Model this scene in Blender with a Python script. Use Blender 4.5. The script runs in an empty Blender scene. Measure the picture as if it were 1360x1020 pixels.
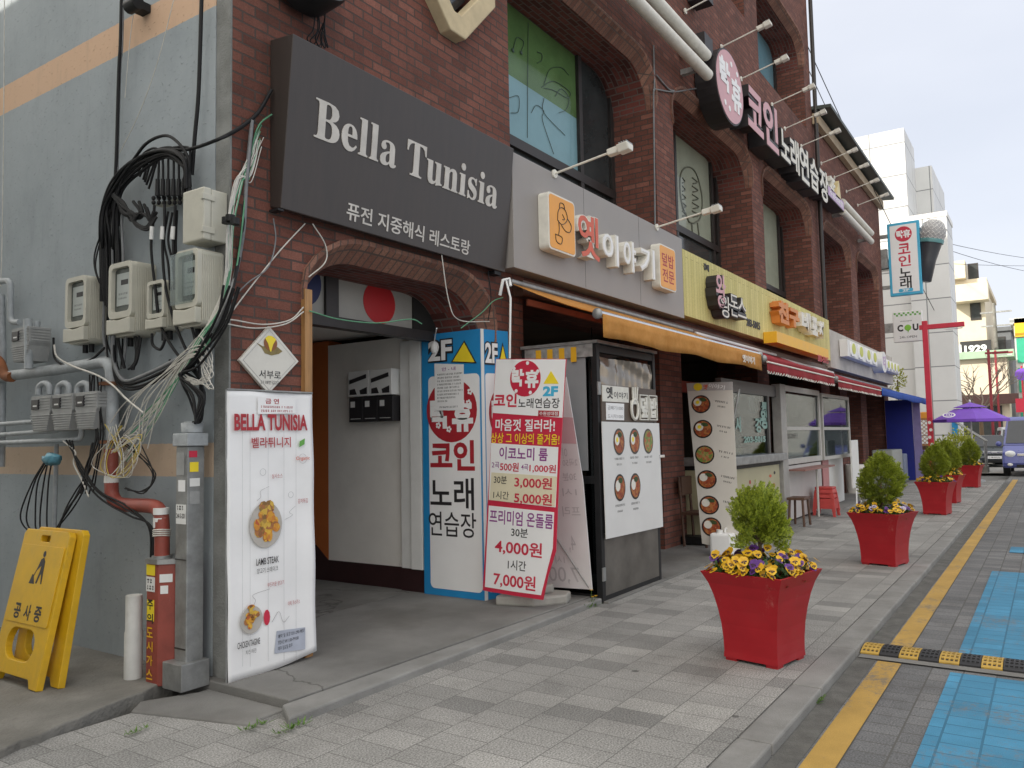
import bpy, math, random
from mathutils import Vector as V
from mathutils.geometry import tessellate_polygon
random.seed(7)
SC = bpy.context.scene
COL = SC.collection
PI = math.pi
# ------------------------------------------------------------------ camera, sky, sun, exposure
# X runs along the street, Y towards the brick building, Z up. Eye height 1.5 m.
RX = (0.55862358, 0.0468775, 0.82809552)
RY = (-0.82919071, 0.05510445, 0.55624299)
RZ = (-0.01955646, -0.99737957, 0.06965303)
FL, EYE = 1059.906, 1.5
cam = bpy.data.objects.new('camera', bpy.data.cameras.new('camera'))
COL.objects.link(cam)
cam.data.sensor_width = 36
cam.data.lens = FL / 1360 * 36
cam.data.clip_start = 0.05
cam.data.clip_end = 3000
from mathutils import Matrix
cam.matrix_world = Matrix(((RX[0], -RX[1], -RX[2], 0), (RY[0], -RY[1], -RY[2], 0), (RZ[0], -RZ[1], -RZ[2], EYE), (0, 0, 0, 1)))
SC.camera = cam

SUN = V((-.66, .54, .50)).normalized()
EL, ROT = math.asin(SUN.z), math.atan2(SUN.x, SUN.y)
W = bpy.data.worlds.new('World'); SC.world = W; W.use_nodes = True
nt = W.node_tree; nt.nodes.clear()
wo = nt.nodes.new('ShaderNodeOutputWorld'); bg = nt.nodes.new('ShaderNodeBackground')
sky = nt.nodes.new('ShaderNodeTexSky'); sky.sky_type = 'NISHITA'; sky.sun_disc = False
sky.sun_elevation = EL; sky.sun_rotation = ROT; sky.air_density = 1.0; sky.dust_density = 2.5; sky.ozone_density = 1.0
# thin high cloud: a milky veil over the blue
tc = nt.nodes.new('ShaderNodeTexCoord'); nz = nt.nodes.new('ShaderNodeTexNoise'); nz.inputs['Scale'].default_value = 1.6; nz.inputs['Detail'].default_value = 5
mp = nt.nodes.new('ShaderNodeMapping'); mp.inputs['Scale'].default_value = (1, 1, 3)
mr = nt.nodes.new('ShaderNodeMapRange'); mr.inputs[1].default_value = .3; mr.inputs[2].default_value = .75; mr.inputs[3].default_value = .72; mr.inputs[4].default_value = .92
mx = nt.nodes.new('ShaderNodeMix'); mx.data_type = 'RGBA'
# the haze is brighter and warmer towards the sun
dt = nt.nodes.new('ShaderNodeVectorMath'); dt.operation = 'DOT_PRODUCT'; dt.inputs[1].default_value = SUN
gr = nt.nodes.new('ShaderNodeMapRange'); gr.interpolation_type = 'SMOOTHSTEP'; gr.inputs[1].default_value = -.35; gr.inputs[2].default_value = .75
hz = nt.nodes.new('ShaderNodeMix'); hz.data_type = 'RGBA'; hz.inputs[6].default_value = (7.4, 7.65, 8.35, 1); hz.inputs[7].default_value = (21, 20, 18.2, 1)
nt.links.new(tc.outputs['Generated'], dt.inputs[0]); nt.links.new(dt.outputs['Value'], gr.inputs[0]); nt.links.new(gr.outputs[0], hz.inputs[0]); nt.links.new(hz.outputs[2], mx.inputs[7])
nt.links.new(tc.outputs['Generated'], mp.inputs[0]); nt.links.new(mp.outputs[0], nz.inputs['Vector']); nt.links.new(nz.outputs['Fac'], mr.inputs[0])
nt.links.new(mr.outputs[0], mx.inputs[0]); nt.links.new(sky.outputs[0], mx.inputs[6]); nt.links.new(mx.outputs[2], bg.inputs['Color'])
bg.inputs['Strength'].default_value = 0.10
nt.links.new(bg.outputs[0], wo.inputs['Surface'])
sl = bpy.data.lights.new('sun', 'SUN'); sl.energy = 4.6; sl.angle = math.radians(.5); sl.color = (1, .93, .82)
so = bpy.data.objects.new('sun', sl); COL.objects.link(so); so.rotation_euler = SUN.to_track_quat('Z', 'Y').to_euler()
SC.view_settings.view_transform = 'Standard'; SC.view_settings.look = 'None'
SC.view_settings.exposure = 0.4; SC.view_settings.gamma = 1
SC.cycles.max_bounces = 8; SC.cycles.transparent_max_bounces = 12

# ------------------------------------------------------------------ surveying: where a sight line of the photo meets a real plane
def _ray(px, py):
    d = (px - 680, py - 510, FL)
    return V([sum(r[i] * d[i] for i in range(3)) for r in (RX, RY, RZ)])
def onY(px, py, Y):
    d = _ray(px, py); d *= Y / d.y; return V((d.x, d.y, d.z + EYE))
def onX(px, py, X):
    d = _ray(px, py); d *= X / d.x; return V((d.x, d.y, d.z + EYE))
def onZ(px, py, Z=0.):
    d = _ray(px, py); d *= (Z - EYE) / d.z; return V((d.x, d.y, Z))

# ------------------------------------------------------------------ frames and mesh builder
class Fr:
    def __init__(s, o, u, v):
        s.o, s.u, s.v = V(o), V(u).normalized(), V(v).normalized(); s.n = s.u.cross(s.v).normalized()
    def at(s, a, b, c=0.): return s.o + s.u * a + s.v * b + s.n * c
WORLD = Fr((0, 0, 0), (1, 0, 0), (0, 1, 0))
def front(Y): return Fr((0, Y, 0), (1, 0, 0), (0, 0, 1))        # u = X, v = Z, outwards = -Y (street side)
def side(X): return Fr((X, 0, 0), (0, -1, 0), (0, 0, 1))        # u = -Y, v = Z, outwards = -X (towards the alley)
def quadframe(bl, br, tl):
    return Fr(bl, V(br) - V(bl), (V(tl) - V(bl)))

_gl = {}
_tc = bpy.data.objects.new('lettering', bpy.data.curves.new('lettering', 'FONT')); _tc.data.resolution_u = 3   # never linked: only shapes glyphs
def glyphs(body, bold):
    k = (body, bold)
    if k not in _gl:
        c = _tc.data; o = _tc; c.body = body; c.offset = bold; m = o.to_mesh()
        vs = [(v.co.x, v.co.y) for v in m.vertices]; fs = [list(p.vertices) for p in m.polygons]
        cnt = {}
        for f in fs:
            for i in range(len(f)):
                e = (f[i], f[(i + 1) % len(f)]); cnt[e] = cnt.get(e, 0) + 1
        rim = [e for e in cnt if (e[1], e[0]) not in cnt]
        o.to_mesh_clear()
        _gl[k] = (vs, fs, rim)
    return _gl[k]

class MB:
    def __init__(s): s.v = []; s.f = []; s.mi = []; s.sm = []; s.cur = 0; s.g = []
    def add(s, vs, fs, smooth=False):
        b = len(s.v); s.v += [V(v) for v in vs]
        for f in fs: s.f.append([b + i for i in f]); s.mi.append(s.cur); s.sm.append(smooth)
        return s
    def mat(s, i): s.cur = i; return s
    def box(s, x0, x1, y0, y1, z0, z1): return s.fbox(WORLD, x0, x1, y0, y1, z0, z1)
    def fbox(s, F, a0, a1, b0, b1, c0, c1):
        p = [F.at(a, b, c) for c in (c0, c1) for b in (b0, b1) for a in (a0, a1)]
        return s.add(p, [(0, 2, 3, 1), (4, 5, 7, 6), (0, 1, 5, 4), (2, 6, 7, 3), (0, 4, 6, 2), (1, 3, 7, 5)])
    def hexa(s, p):   # eight corners, same order as fbox
        return s.add(p, [(0, 2, 3, 1), (4, 5, 7, 6), (0, 1, 5, 4), (2, 6, 7, 3), (0, 4, 6, 2), (1, 3, 7, 5)])
    def poly(s, F, pts, c0, c1=None, holes=()):
        loops = [list(pts)] + [list(h) for h in holes]
        flat = [p for l in loops for p in l]; n = len(flat)
        tri = tessellate_polygon([[V((p[0], p[1], 0)) for p in l] for l in loops]) if holes or len(pts) > 4 else [tuple(range(len(pts)))]
        def ori(t):
            a = sum(flat[t[i]][0] * flat[t[(i + 1) % len(t)]][1] - flat[t[(i + 1) % len(t)]][0] * flat[t[i]][1] for i in range(len(t)))
            return tuple(t) if a > 0 else tuple(reversed(t))
        tri = [ori(t) for t in tri]
        if c1 is None: return s.add([F.at(p[0], p[1], c0) for p in flat], tri)
        vs = [F.at(p[0], p[1], c1) for p in flat] + [F.at(p[0], p[1], c0) for p in flat]
        fs = list(tri) + [tuple(i + n for i in reversed(t)) for t in tri]
        b = 0
        for k, l in enumerate(loops):
            m = len(l); ar = sum(l[i][0] * l[(i + 1) % m][1] - l[(i + 1) % m][0] * l[i][1] for i in range(m))
            for i in range(m):
                i0, i1 = b + i, b + (i + 1) % m
                q = (i0 + n, i1 + n, i1, i0)
                fs.append(q if (ar > 0) == (k == 0) else tuple(reversed(q)))
            b += m
        return s.add(vs, fs)
    def tube(s, pts, r, n=6, cap=True, smooth=True):
        pts = [V(p) for p in pts]; m = len(pts); vs = []; fs = []
        rs = r if isinstance(r, (list, tuple)) else [r] * m
        t = (pts[1] - pts[0]).normalized(); a = t.orthogonal().normalized()
        for i in range(m):
            if i == 0: t = pts[1] - pts[0]
            elif i == m - 1: t = pts[-1] - pts[-2]
            else: t = (pts[i + 1] - pts[i]).normalized() + (pts[i] - pts[i - 1]).normalized()
            if t.length < 1e-9: t = V((0, 0, 1))
            t.normalize(); a = a - t * a.dot(t)
            a = t.orthogonal() if a.length < 1e-6 else a
            a.normalize(); b = t.cross(a)
            for k in range(n):
                an = 2 * PI * k / n; vs.append(pts[i] + (a * math.cos(an) + b * math.sin(an)) * rs[i])
        for i in range(m - 1):
            for k in range(n):
                k1 = (k + 1) % n; fs.append((i * n + k, i * n + k1, (i + 1) * n + k1, (i + 1) * n + k))
        s.add(vs, fs, smooth)
        if cap: s.add(vs[:n], [tuple(reversed(range(n)))]); s.add(vs[-n:], [tuple(range(n))])
        return s
    def lathe(s, F, prof, n=20, smooth=True, ph=0.):
        vs = []; fs = []
        for r, h in prof:
            for k in range(n):
                a = 2 * PI * k / n + ph; vs.append(F.at(r * math.cos(a), r * math.sin(a), h))
        m = len(prof)
        for i in range(m - 1):
            for k in range(n):
                k1 = (k + 1) % n; fs.append((i * n + k, i * n + k1, (i + 1) * n + k1, (i + 1) * n + k))
        s.add(vs, fs, smooth)
        if prof[0][0] > 1e-4: s.add(vs[:n], [tuple(reversed(range(n)))])
        if prof[-1][0] > 1e-4: s.add(vs[-n:], [tuple(range(n))])
        return s
    def ell(s, c, r, n=14, m=8):
        c = V(c); F = Fr(c, (1, 0, 0), (0, 1, 0)); vs = []; fs = []
        for i in range(m + 1):
            t = PI * i / m - PI / 2
            for k in range(n):
                a = 2 * PI * k / n; vs.append(c + V((r[0] * math.cos(t) * math.cos(a), r[1] * math.cos(t) * math.sin(a), r[2] * math.sin(t))))
        for i in range(m):
            for k in range(n):
                k1 = (k + 1) % n; fs.append((i * n + k, i * n + k1, (i + 1) * n + k1, (i + 1) * n + k))
        return s.add(vs, fs, True)
    def disc(s, F, u, v, ru, rv, c0, c1=None, n=24):
        return s.poly(F, [(u + ru * math.cos(2 * PI * k / n), v + rv * math.sin(2 * PI * k / n)) for k in range(n)], c0, c1)
    def text(s, F, body, u, v, w, h, c0, c1=None, bold=0., al='c', fit=True, shear=0.):
        """lettering whose ink box is centred (al c) / left (al l) at u, v; w x h metres (either may be None)"""
        s.g.append((len(s.v), len(s.f)))
        vs, fs, rim = glyphs(body, bold)
        if not vs: return s
        x0 = min(p[0] for p in vs); x1 = max(p[0] for p in vs); y0 = min(p[1] for p in vs); y1 = max(p[1] for p in vs)
        sx = w / (x1 - x0) if w else None; sy = h / (y1 - y0) if h else None
        sx = sx or sy; sy = sy or sx
        ox = u - (x1 - x0) * sx / 2 if al == 'c' else u
        P = [(ox + (p[0] - x0) * sx + shear * (p[1] - y0) * sy, v + (p[1] - (y0 + y1) / 2) * sy) for p in vs]
        n = len(P)
        if c1 is None: return s.add([F.at(a, b, c0) for a, b in P], fs)
        return s.add([F.at(a, b, c1) for a, b in P] + [F.at(a, b, c0) for a, b in P], fs + [(b + 0, a + 0, a + n, b + n) for a, b in rim] )
    def quad(s, a, b, c, d): return s.add([a, b, c, d], [(0, 1, 2, 3)])

LOC = {}
def _mesh(name, mb, mats, L):
    m = bpy.data.meshes.new(name)
    L = V(L)
    m.from_pydata([tuple(v - L) for v in mb.v], [], mb.f)
    for x in (mats if isinstance(mats, (list, tuple)) else [mats]): m.materials.append(x)
    uv = m.uv_layers.new(name='UVMap'); data = [0.] * (2 * len(m.loops))
    for p in m.polygons:
        p.material_index = mb.mi[p.index]; p.use_smooth = mb.sm[p.index]
        n = p.normal; ax, ay, az = abs(n.x), abs(n.y), abs(n.z)
        for li in p.loop_indices:
            c = mb.v[m.loops[li].vertex_index]
            q = (c.x, c.y) if az >= ax and az >= ay else ((c.x, c.z) if ay >= ax else (c.y, c.z))
            data[2 * li] = q[0]; data[2 * li + 1] = q[1]
    uv.data.foreach_set('uv', data); m.update()
    return m
def _bev(o, w, seg=2):
    if w:
        b = o.modifiers.new('bevel', 'BEVEL'); b.width = w; b.segments = seg; b.limit_method = 'ANGLE'; b.angle_limit = math.radians(35); b.harden_normals = False
def part(name, mb, mats, parent, bevel=0, label=None, stuff=False):
    if len(mb.g) > 1 and mb.g[0] == (0, 0) and name in ('lettering', 'notice_print', 'caption', 'print'):   # each line of writing is a piece of its own
        gs_ = mb.g + [(len(mb.v), len(mb.f))]
        for (v0, f0), (v1, f1) in zip(gs_, gs_[1:]):
            q = MB(); q.v = mb.v[v0:v1]; q.f = [[i - v0 for i in f] for f in mb.f[f0:f1]]; q.mi = mb.mi[f0:f1]; q.sm = mb.sm[f0:f1]
            if q.f: o = part(name, q, mats, parent, bevel, label, stuff)
        return o
    L = LOC[parent.name]
    o = bpy.data.objects.new(name, _mesh(name, mb, mats, L)); COL.objects.link(o); o.parent = parent; LOC[o.name] = L
    _bev(o, bevel)
    if label: o['label'] = label
    if stuff: o['kind'] = 'stuff'
    return o
def thing(name, label, cat, loc, group=None):
    o = bpy.data.objects.new(name, None); COL.objects.link(o); o.location = loc; o.empty_display_size = .1
    o['label'] = label; o['category'] = cat
    if group: o['group'] = group
    LOC[o.name] = V(loc); return o
def single(name, mb, mats, label, cat, group=None, bevel=0, loc=None, kind=None):
    if loc is None:
        loc = V((sum(v.x for v in mb.v) / len(mb.v), sum(v.y for v in mb.v) / len(mb.v), min(v.z for v in mb.v)))
    o = bpy.data.objects.new(name, _mesh(name, mb, mats, loc)); COL.objects.link(o); o.location = loc; LOC[o.name] = V(loc)
    if label: o['label'] = label
    if cat: o['category'] = cat
    if group: o['group'] = group
    if kind: o['kind'] = kind
    _bev(o, bevel); return o
def struct(name, mb, mats, bevel=0): return single(name, mb, mats, None, None, kind='structure', loc=(0, 0, 0), bevel=bevel)
def copy_tree(o, loc, label=None, parent=None):
    c = o.copy(); COL.objects.link(c)
    if parent: c.parent = parent
    else:
        c.location = loc; c['label'] = label
    for ch in list(o.children): copy_tree(ch, None, None, c)
    return c
def bez(p0, p1, p2, p3, n=12):
    p0, p1, p2, p3 = V(p0), V(p1), V(p2), V(p3)
    return [p0 * (1 - t) ** 3 + p1 * 3 * t * (1 - t) ** 2 + p2 * 3 * t * t * (1 - t) + p3 * t ** 3 for t in [i / n for i in range(n + 1)]]
def spline(pts, n=6):
    pts = [V(p) for p in pts]; out = []
    q = [pts[0] * 2 - pts[1]] + pts + [pts[-1] * 2 - pts[-2]]
    for i in range(1, len(q) - 2):
        a, b, c, d = q[i - 1:i + 3]
        for k in range(n):
            t = k / n
            out.append(.5 * ((2 * b) + (c - a) * t + (2 * a - 5 * b + 4 * c - d) * t * t + (3 * b - a - 3 * c + d) * t ** 3))
    out.append(pts[-1]); return out
def rrect(u0, u1, v0, v1, r, n=4):
    o = []
    for cx, cy, a0 in ((u1 - r, v0 + r, -90), (u1 - r, v1 - r, 0), (u0 + r, v1 - r, 90), (u0 + r, v0 + r, 180)):
        for k in range(n + 1):
            a = math.radians(a0 + 90 * k / n); o.append((cx + r * math.cos(a), cy + r * math.sin(a)))
    return o

def pieces(name, boxes_, mt, parent, bevel=0):
    for q in boxes_: b = MB(); b.box(*q); part(name, b, mt, parent, bevel)
# ------------------------------------------------------------------ materials
def _new(name):
    m = bpy.data.materials.new(name); m.use_nodes = True
    t = m.node_tree; b = t.nodes['Principled BSDF']; return m, t, b
def _n(t, kind, **kw):
    n = t.nodes.new(kind)
    for k, v in kw.items():
        if hasattr(n, k): setattr(n, k, v)
        else: n.inputs[k.replace('_', ' ')].default_value = v
    return n
def c4(c): return (c[0], c[1], c[2], 1)
def sc(c, f): return tuple(min(1, x * f) for x in c[:3])
def pm(name, col, rough=.6, var=.12, scale=6., bump=0., bscale=40., metal=0., stain=0., spec=.5, stretch=None, cracks=0., scuff=None):
    """plain painted / metal / plastic surface: uneven tone, a little dirt, uneven gloss"""
    m, t, b = _new(name); L = t.links.new
    tc = _n(t, 'ShaderNodeTexCoord'); src = tc.outputs['Object']
    if stretch:
        mpn = _n(t, 'ShaderNodeMapping'); mpn.inputs['Scale'].default_value = stretch; L(src, mpn.inputs[0]); src = mpn.outputs[0]
    nz = _n(t, 'ShaderNodeTexNoise', Scale=scale, Detail=6., Roughness=.6); L(src, nz.inputs['Vector'])
    rp = _n(t, 'ShaderNodeValToRGB'); e = rp.color_ramp.elements
    e[0].position = .3; e[1].position = .7; e[0].color = c4(sc(col, 1 - var)); e[1].color = c4(sc(col, 1 + var)); L(nz.outputs['Fac'], rp.inputs[0])
    out = rp.outputs[0]
    if stain:
        n2 = _n(t, 'ShaderNodeTexNoise', Scale=scale * .45, Detail=8., Roughness=.7); L(src, n2.inputs['Vector'])
        r2 = _n(t, 'ShaderNodeMapRange'); r2.inputs[1].default_value = .5; r2.inputs[2].default_value = .75; r2.inputs[3].default_value = 0; r2.inputs[4].default_value = stain; L(n2.outputs['Fac'], r2.inputs[0])
        mx = _n(t, 'ShaderNodeMix', data_type='RGBA'); mx.inputs[7].default_value = (.09, .08, .065, 1); L(r2.outputs[0], mx.inputs[0]); L(out, mx.inputs[6]); out = mx.outputs[2]
    if cracks:
        dn = _n(t, 'ShaderNodeTexNoise', Scale=2.5, Detail=6.); L(src, dn.inputs['Vector'])
        dm = _n(t, 'ShaderNodeVectorMath', operation='MULTIPLY_ADD'); L(dn.outputs['Color'], dm.inputs[0]); dm.inputs[1].default_value = (.5, .5, .5); L(src, dm.inputs[2])
        vo = _n(t, 'ShaderNodeTexVoronoi', Scale=cracks, feature='DISTANCE_TO_EDGE'); L(dm.outputs[0], vo.inputs['Vector'])
        ck = _n(t, 'ShaderNodeMapRange'); ck.inputs[1].default_value = .0012; ck.inputs[2].default_value = .004; ck.inputs[3].default_value = .6; ck.inputs[4].default_value = 0; L(vo.outputs['Distance'], ck.inputs[0])
        mx = _n(t, 'ShaderNodeMix', data_type='RGBA'); mx.inputs[7].default_value = (.05, .047, .04, 1); L(ck.outputs[0], mx.inputs[0]); L(out, mx.inputs[6]); out = mx.outputs[2]
    if scuff:
        sn = _n(t, 'ShaderNodeTexNoise', Scale=7., Detail=12., Roughness=.82); mp4 = _n(t, 'ShaderNodeMapping'); mp4.inputs['Scale'].default_value = (1, 1, .35); mp4.inputs['Rotation'].default_value = (.5, .3, 0); L(tc.outputs['Object'], mp4.inputs[0]); L(mp4.outputs[0], sn.inputs['Vector'])
        sk_ = _n(t, 'ShaderNodeMapRange'); sk_.inputs[1].default_value = .575; sk_.inputs[2].default_value = .68; sk_.inputs[3].default_value = 0; sk_.inputs[4].default_value = .55; L(sn.outputs['Fac'], sk_.inputs[0])
        mx = _n(t, 'ShaderNodeMix', data_type='RGBA'); mx.inputs[7].default_value = c4(scuff); L(sk_.outputs[0], mx.inputs[0]); L(out, mx.inputs[6]); out = mx.outputs[2]
    L(out, b.inputs['Base Color'])
    r3 = _n(t, 'ShaderNodeMapRange'); r3.inputs[3].default_value = max(.03, rough - .1); r3.inputs[4].default_value = min(1, rough + .12); L(nz.outputs['Fac'], r3.inputs[0]); L(r3.outputs[0], b.inputs['Roughness'])
    b.inputs['Metallic'].default_value = metal; b.inputs['Specular IOR Level'].default_value = spec
    if bump:
        n3 = _n(t, 'ShaderNodeTexNoise', Scale=bscale, Detail=4.); L(tc.outputs['Object'], n3.inputs['Vector'])
        bp = _n(t, 'ShaderNodeBump', Strength=bump, Distance=.01); L(n3.outputs['Fac'], bp.inputs['Height']); L(bp.outputs[0], b.inputs['Normal'])
    return m
def masonry(name, bw, bh, joint, stops, mortar, rough=.85, bump=.5, offset=.5, rot=0, speckle=.12, spk_scale=220., patch=.25, patch_scale=.8, jdist=.006, smooth=.1, grime=0., wob=0., spots=0., gst=None):
    """brick / paver courses in metres from the box-mapped UVs; stops = list of (pos, colour) picked at random for each block"""
    m, t, b = _new(name); L = t.links.new
    uv = _n(t, 'ShaderNodeTexCoord'); src = uv.outputs['UV']
    mpn = _n(t, 'ShaderNodeMapping'); mpn.inputs['Rotation'].default_value = (0, 0, rot); L(src, mpn.inputs[0]); src = mpn.outputs[0]
    if wob:
        wn = _n(t, 'ShaderNodeTexNoise', Scale=9., Detail=3.); L(src, wn.inputs['Vector'])
        va = _n(t, 'ShaderNodeVectorMath', operation='SCALE'); L(wn.outputs['Color'], va.inputs[0]); va.inputs['Scale'].default_value = wob
        vb = _n(t, 'ShaderNodeVectorMath', operation='ADD'); L(src, vb.inputs[0]); L(va.outputs[0], vb.inputs[1]); src = vb.outputs[0]
    bt = _n(t, 'ShaderNodeTexBrick', Scale=1., offset=offset)
    bt.inputs['Color1'].default_value = (0, 0, 0, 1); bt.inputs['Color2'].default_value = (1, 1, 1, 1); bt.inputs['Mortar'].default_value = (.5, .5, .5, 1)
    bt.inputs['Mortar Size'].default_value = joint; bt.inputs['Mortar Smooth'].default_value = smooth
    bt.inputs['Brick Width'].default_value = bw; bt.inputs['Row Height'].default_value = bh; L(src, bt.inputs['Vector'])
    rp = _n(t, 'ShaderNodeValToRGB'); rp.color_ramp.interpolation = 'LINEAR'
    el = rp.color_ramp.elements
    while len(el) < len(stops): el.new(.5)
    for e, (p, c) in zip(el, stops): e.position = p; e.color = c4(c)
    L(bt.outputs['Color'], rp.inputs[0]); out = rp.outputs[0]
    sp = _n(t, 'ShaderNodeTexNoise', Scale=spk_scale, Detail=2.); L(src, sp.inputs['Vector'])
    pa = _n(t, 'ShaderNodeTexNoise', Scale=patch_scale, Detail=7., Roughness=.65); L(src, pa.inputs['Vector'])
    f1 = _n(t, 'ShaderNodeMapRange'); f1.inputs[1].default_value = .3; f1.inputs[2].default_value = .7; f1.inputs[3].default_value = 1 - speckle; f1.inputs[4].default_value = 1 + speckle; L(sp.outputs['Fac'], f1.inputs[0])
    f2 = _n(t, 'ShaderNodeMapRange'); f2.inputs[1].default_value = .3; f2.inputs[2].default_value = .7; f2.inputs[3].default_value = 1 - patch; f2.inputs[4].default_value = 1 + patch; L(pa.outputs['Fac'], f2.inputs[0])
    mu = _n(t, 'ShaderNodeMath', operation='MULTIPLY'); L(f1.outputs[0], mu.inputs[0]); L(f2.outputs[0], mu.inputs[1])
    vm = _n(t, 'ShaderNodeVectorMath', operation='SCALE'); L(out, vm.inputs[0]); L(mu.outputs[0], vm.inputs['Scale'])
    mx = _n(t, 'ShaderNodeMix', data_type='RGBA'); mx.inputs[7].default_value = c4(mortar); L(bt.outputs['Fac'], mx.inputs[0]); L(vm.outputs[0], mx.inputs[6]); out = mx.outputs[2]
    if grime:
        g = _n(t, 'ShaderNodeTexNoise', Scale=1.7, Detail=9., Roughness=.7)
        if gst: gm = _n(t, 'ShaderNodeMapping'); gm.inputs['Scale'].default_value = gst; L(src, gm.inputs[0]); L(gm.outputs[0], g.inputs['Vector'])
        else: L(src, g.inputs['Vector'])
        gr = _n(t, 'ShaderNodeMapRange'); gr.inputs[1].default_value = .52; gr.inputs[2].default_value = .8; gr.inputs[3].default_value = 0; gr.inputs[4].default_value = grime; L(g.outputs['Fac'], gr.inputs[0])
        m2 = _n(t, 'ShaderNodeMix', data_type='RGBA'); m2.inputs[7].default_value = (.035, .03, .027, 1); L(gr.outputs[0], m2.inputs[0]); L(out, m2.inputs[6]); out = m2.outputs[2]
    if spots:
        v = _n(t, 'ShaderNodeTexVoronoi', Scale=spots); L(src, v.inputs['Vector'])
        sx = _n(t, 'ShaderNodeSeparateColor'); L(v.outputs['Color'], sx.inputs[0])
        th = _n(t, 'ShaderNodeMath', operation='MULTIPLY_ADD'); L(sx.outputs[0], th.inputs[0]); th.inputs[1].default_value = .12; th.inputs[2].default_value = -.045
        lt = _n(t, 'ShaderNodeMath', operation='LESS_THAN'); L(v.outputs['Distance'], lt.inputs[0]); L(th.outputs[0], lt.inputs[1])
        s2 = _n(t, 'ShaderNodeMath', operation='MULTIPLY'); L(lt.outputs[0], s2.inputs[0]); s2.inputs[1].default_value = .72
        m3 = _n(t, 'ShaderNodeMix', data_type='RGBA'); m3.inputs[7].default_value = (.06, .058, .055, 1); L(s2.outputs[0], m3.inputs[0]); L(out, m3.inputs[6]); out = m3.outputs[2]
    L(out, b.inputs['Base Color']); b.inputs['Roughness'].default_value = rough; b.inputs['Specular IOR Level'].default_value = .3
    iv = _n(t, 'ShaderNodeMath', operation='MULTIPLY_ADD'); L(bt.outputs['Fac'], iv.inputs[0]); iv.inputs[1].default_value = -1; 
    sm_ = _n(t, 'ShaderNodeMath', operation='MULTIPLY'); L(sp.outputs['Fac'], sm_.inputs[0]); sm_.inputs[1].default_value = .25; L(sm_.outputs[0], iv.inputs[2])
    bp = _n(t, 'ShaderNodeBump', Strength=bump, Distance=jdist); L(iv.outputs[0], bp.inputs['Height']); L(bp.outputs[0], b.inputs['Normal'])
    m['socket'] = ''; del m['socket']
    return m
def worn_paint(name, col, under, wear, bw, bh, joint, rough=.75, rot=0, offset=.5):
    """road paint rubbed thin over the pavers below"""
    m = masonry(name, bw, bh, joint, [(0, sc(col, .86)), (1, sc(col, 1.1))], sc(col, .62), rough=rough, bump=.35, speckle=.2, patch=.2, patch_scale=2.2, rot=rot, offset=offset)
    t = m.node_tree; b = t.nodes['Principled BSDF']; L = t.links.new
    src = b.inputs['Base Color'].links[0].from_socket
    uv = _n(t, 'ShaderNodeTexCoord')
    mpn = _n(t, 'ShaderNodeMapping'); mpn.inputs['Scale'].default_value = (1, 1.0, 1); L(uv.outputs['UV'], mpn.inputs[0])
    a = _n(t, 'ShaderNodeTexNoise', Scale=26., Detail=10., Roughness=.8); L(mpn.outputs[0], a.inputs['Vector'])
    c = _n(t, 'ShaderNodeTexNoise', Scale=1.6, Detail=6., Roughness=.7); L(mpn.outputs[0], c.inputs['Vector'])
    ad = _n(t, 'ShaderNodeMath', operation='ADD'); L(a.outputs['Fac'], ad.inputs[0]); L(c.outputs['Fac'], ad.inputs[1])
    mr = _n(t, 'ShaderNodeMapRange'); mr.inputs[1].default_value = 1.26 - wear; mr.inputs[2].default_value = 1.36 - wear * .8; mr.inputs[4].default_value = .85; L(ad.outputs[0], mr.inputs[0])
    mx = _n(t, 'ShaderNodeMix', data_type='RGBA'); mx.inputs[7].default_value = c4(under); L(mr.outputs[0], mx.inputs[0]); L(src, mx.inputs[6]); L(mx.outputs[2], b.inputs['Base Color'])
    return m
def glass(name, tint=(.8, .85, .85), clear=.75, rough=.03):
    m, t, b = _new(name); L = t.links.new
    t.nodes.remove(b)
    o = t.nodes['Material Output']
    tr = _n(t, 'ShaderNodeBsdfTransparent'); tr.inputs[0].default_value = c4(sc(tint, clear))
    gl = _n(t, 'ShaderNodeBsdfGlossy'); gl.inputs['Roughness'].default_value = rough; gl.inputs[0].default_value = (.9, .95, 1, 1)
    fr = _n(t, 'ShaderNodeFresnel', IOR=1.22); ms = _n(t, 'ShaderNodeMixShader')
    fm = _n(t, 'ShaderNodeMath', operation='MULTIPLY'); L(fr.outputs[0], fm.inputs[0]); fm.inputs[1].default_value = .6
    L(fm.outputs[0], ms.inputs[0]); L(tr.outputs[0], ms.inputs[1]); L(gl.outputs[0], ms.inputs[2]); L(ms.outputs[0], o.inputs[0])
    return m
def leafmat(name, c0, c1, rough=.55, trans=.25, scale=55.):
    m, t, b = _new(name); L = t.links.new
    tc = _n(t, 'ShaderNodeTexCoord'); nz = _n(t, 'ShaderNodeTexNoise', Scale=scale, Detail=4., Roughness=.75); L(tc.outputs['Object'], nz.inputs['Vector'])
    rp = _n(t, 'ShaderNodeValToRGB'); e = rp.color_ramp.elements; e[0].position = .33; e[1].position = .68; e[0].color = c4(c0); e[1].color = c4(c1); L(nz.outputs['Fac'], rp.inputs[0])
    L(rp.outputs[0], b.inputs['Base Color']); b.inputs['Roughness'].default_value = rough
    tb = _n(t, 'ShaderNodeBsdfTranslucent'); L(rp.outputs[0], tb.inputs[0]); ms = _n(t, 'ShaderNodeMixShader'); ms.inputs[0].default_value = trans
    o = t.nodes['Material Output']; L(b.outputs[0], ms.inputs[1]); L(tb.outputs[0], ms.inputs[2]); L(ms.outputs[0], o.inputs[0])
    return m
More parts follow.
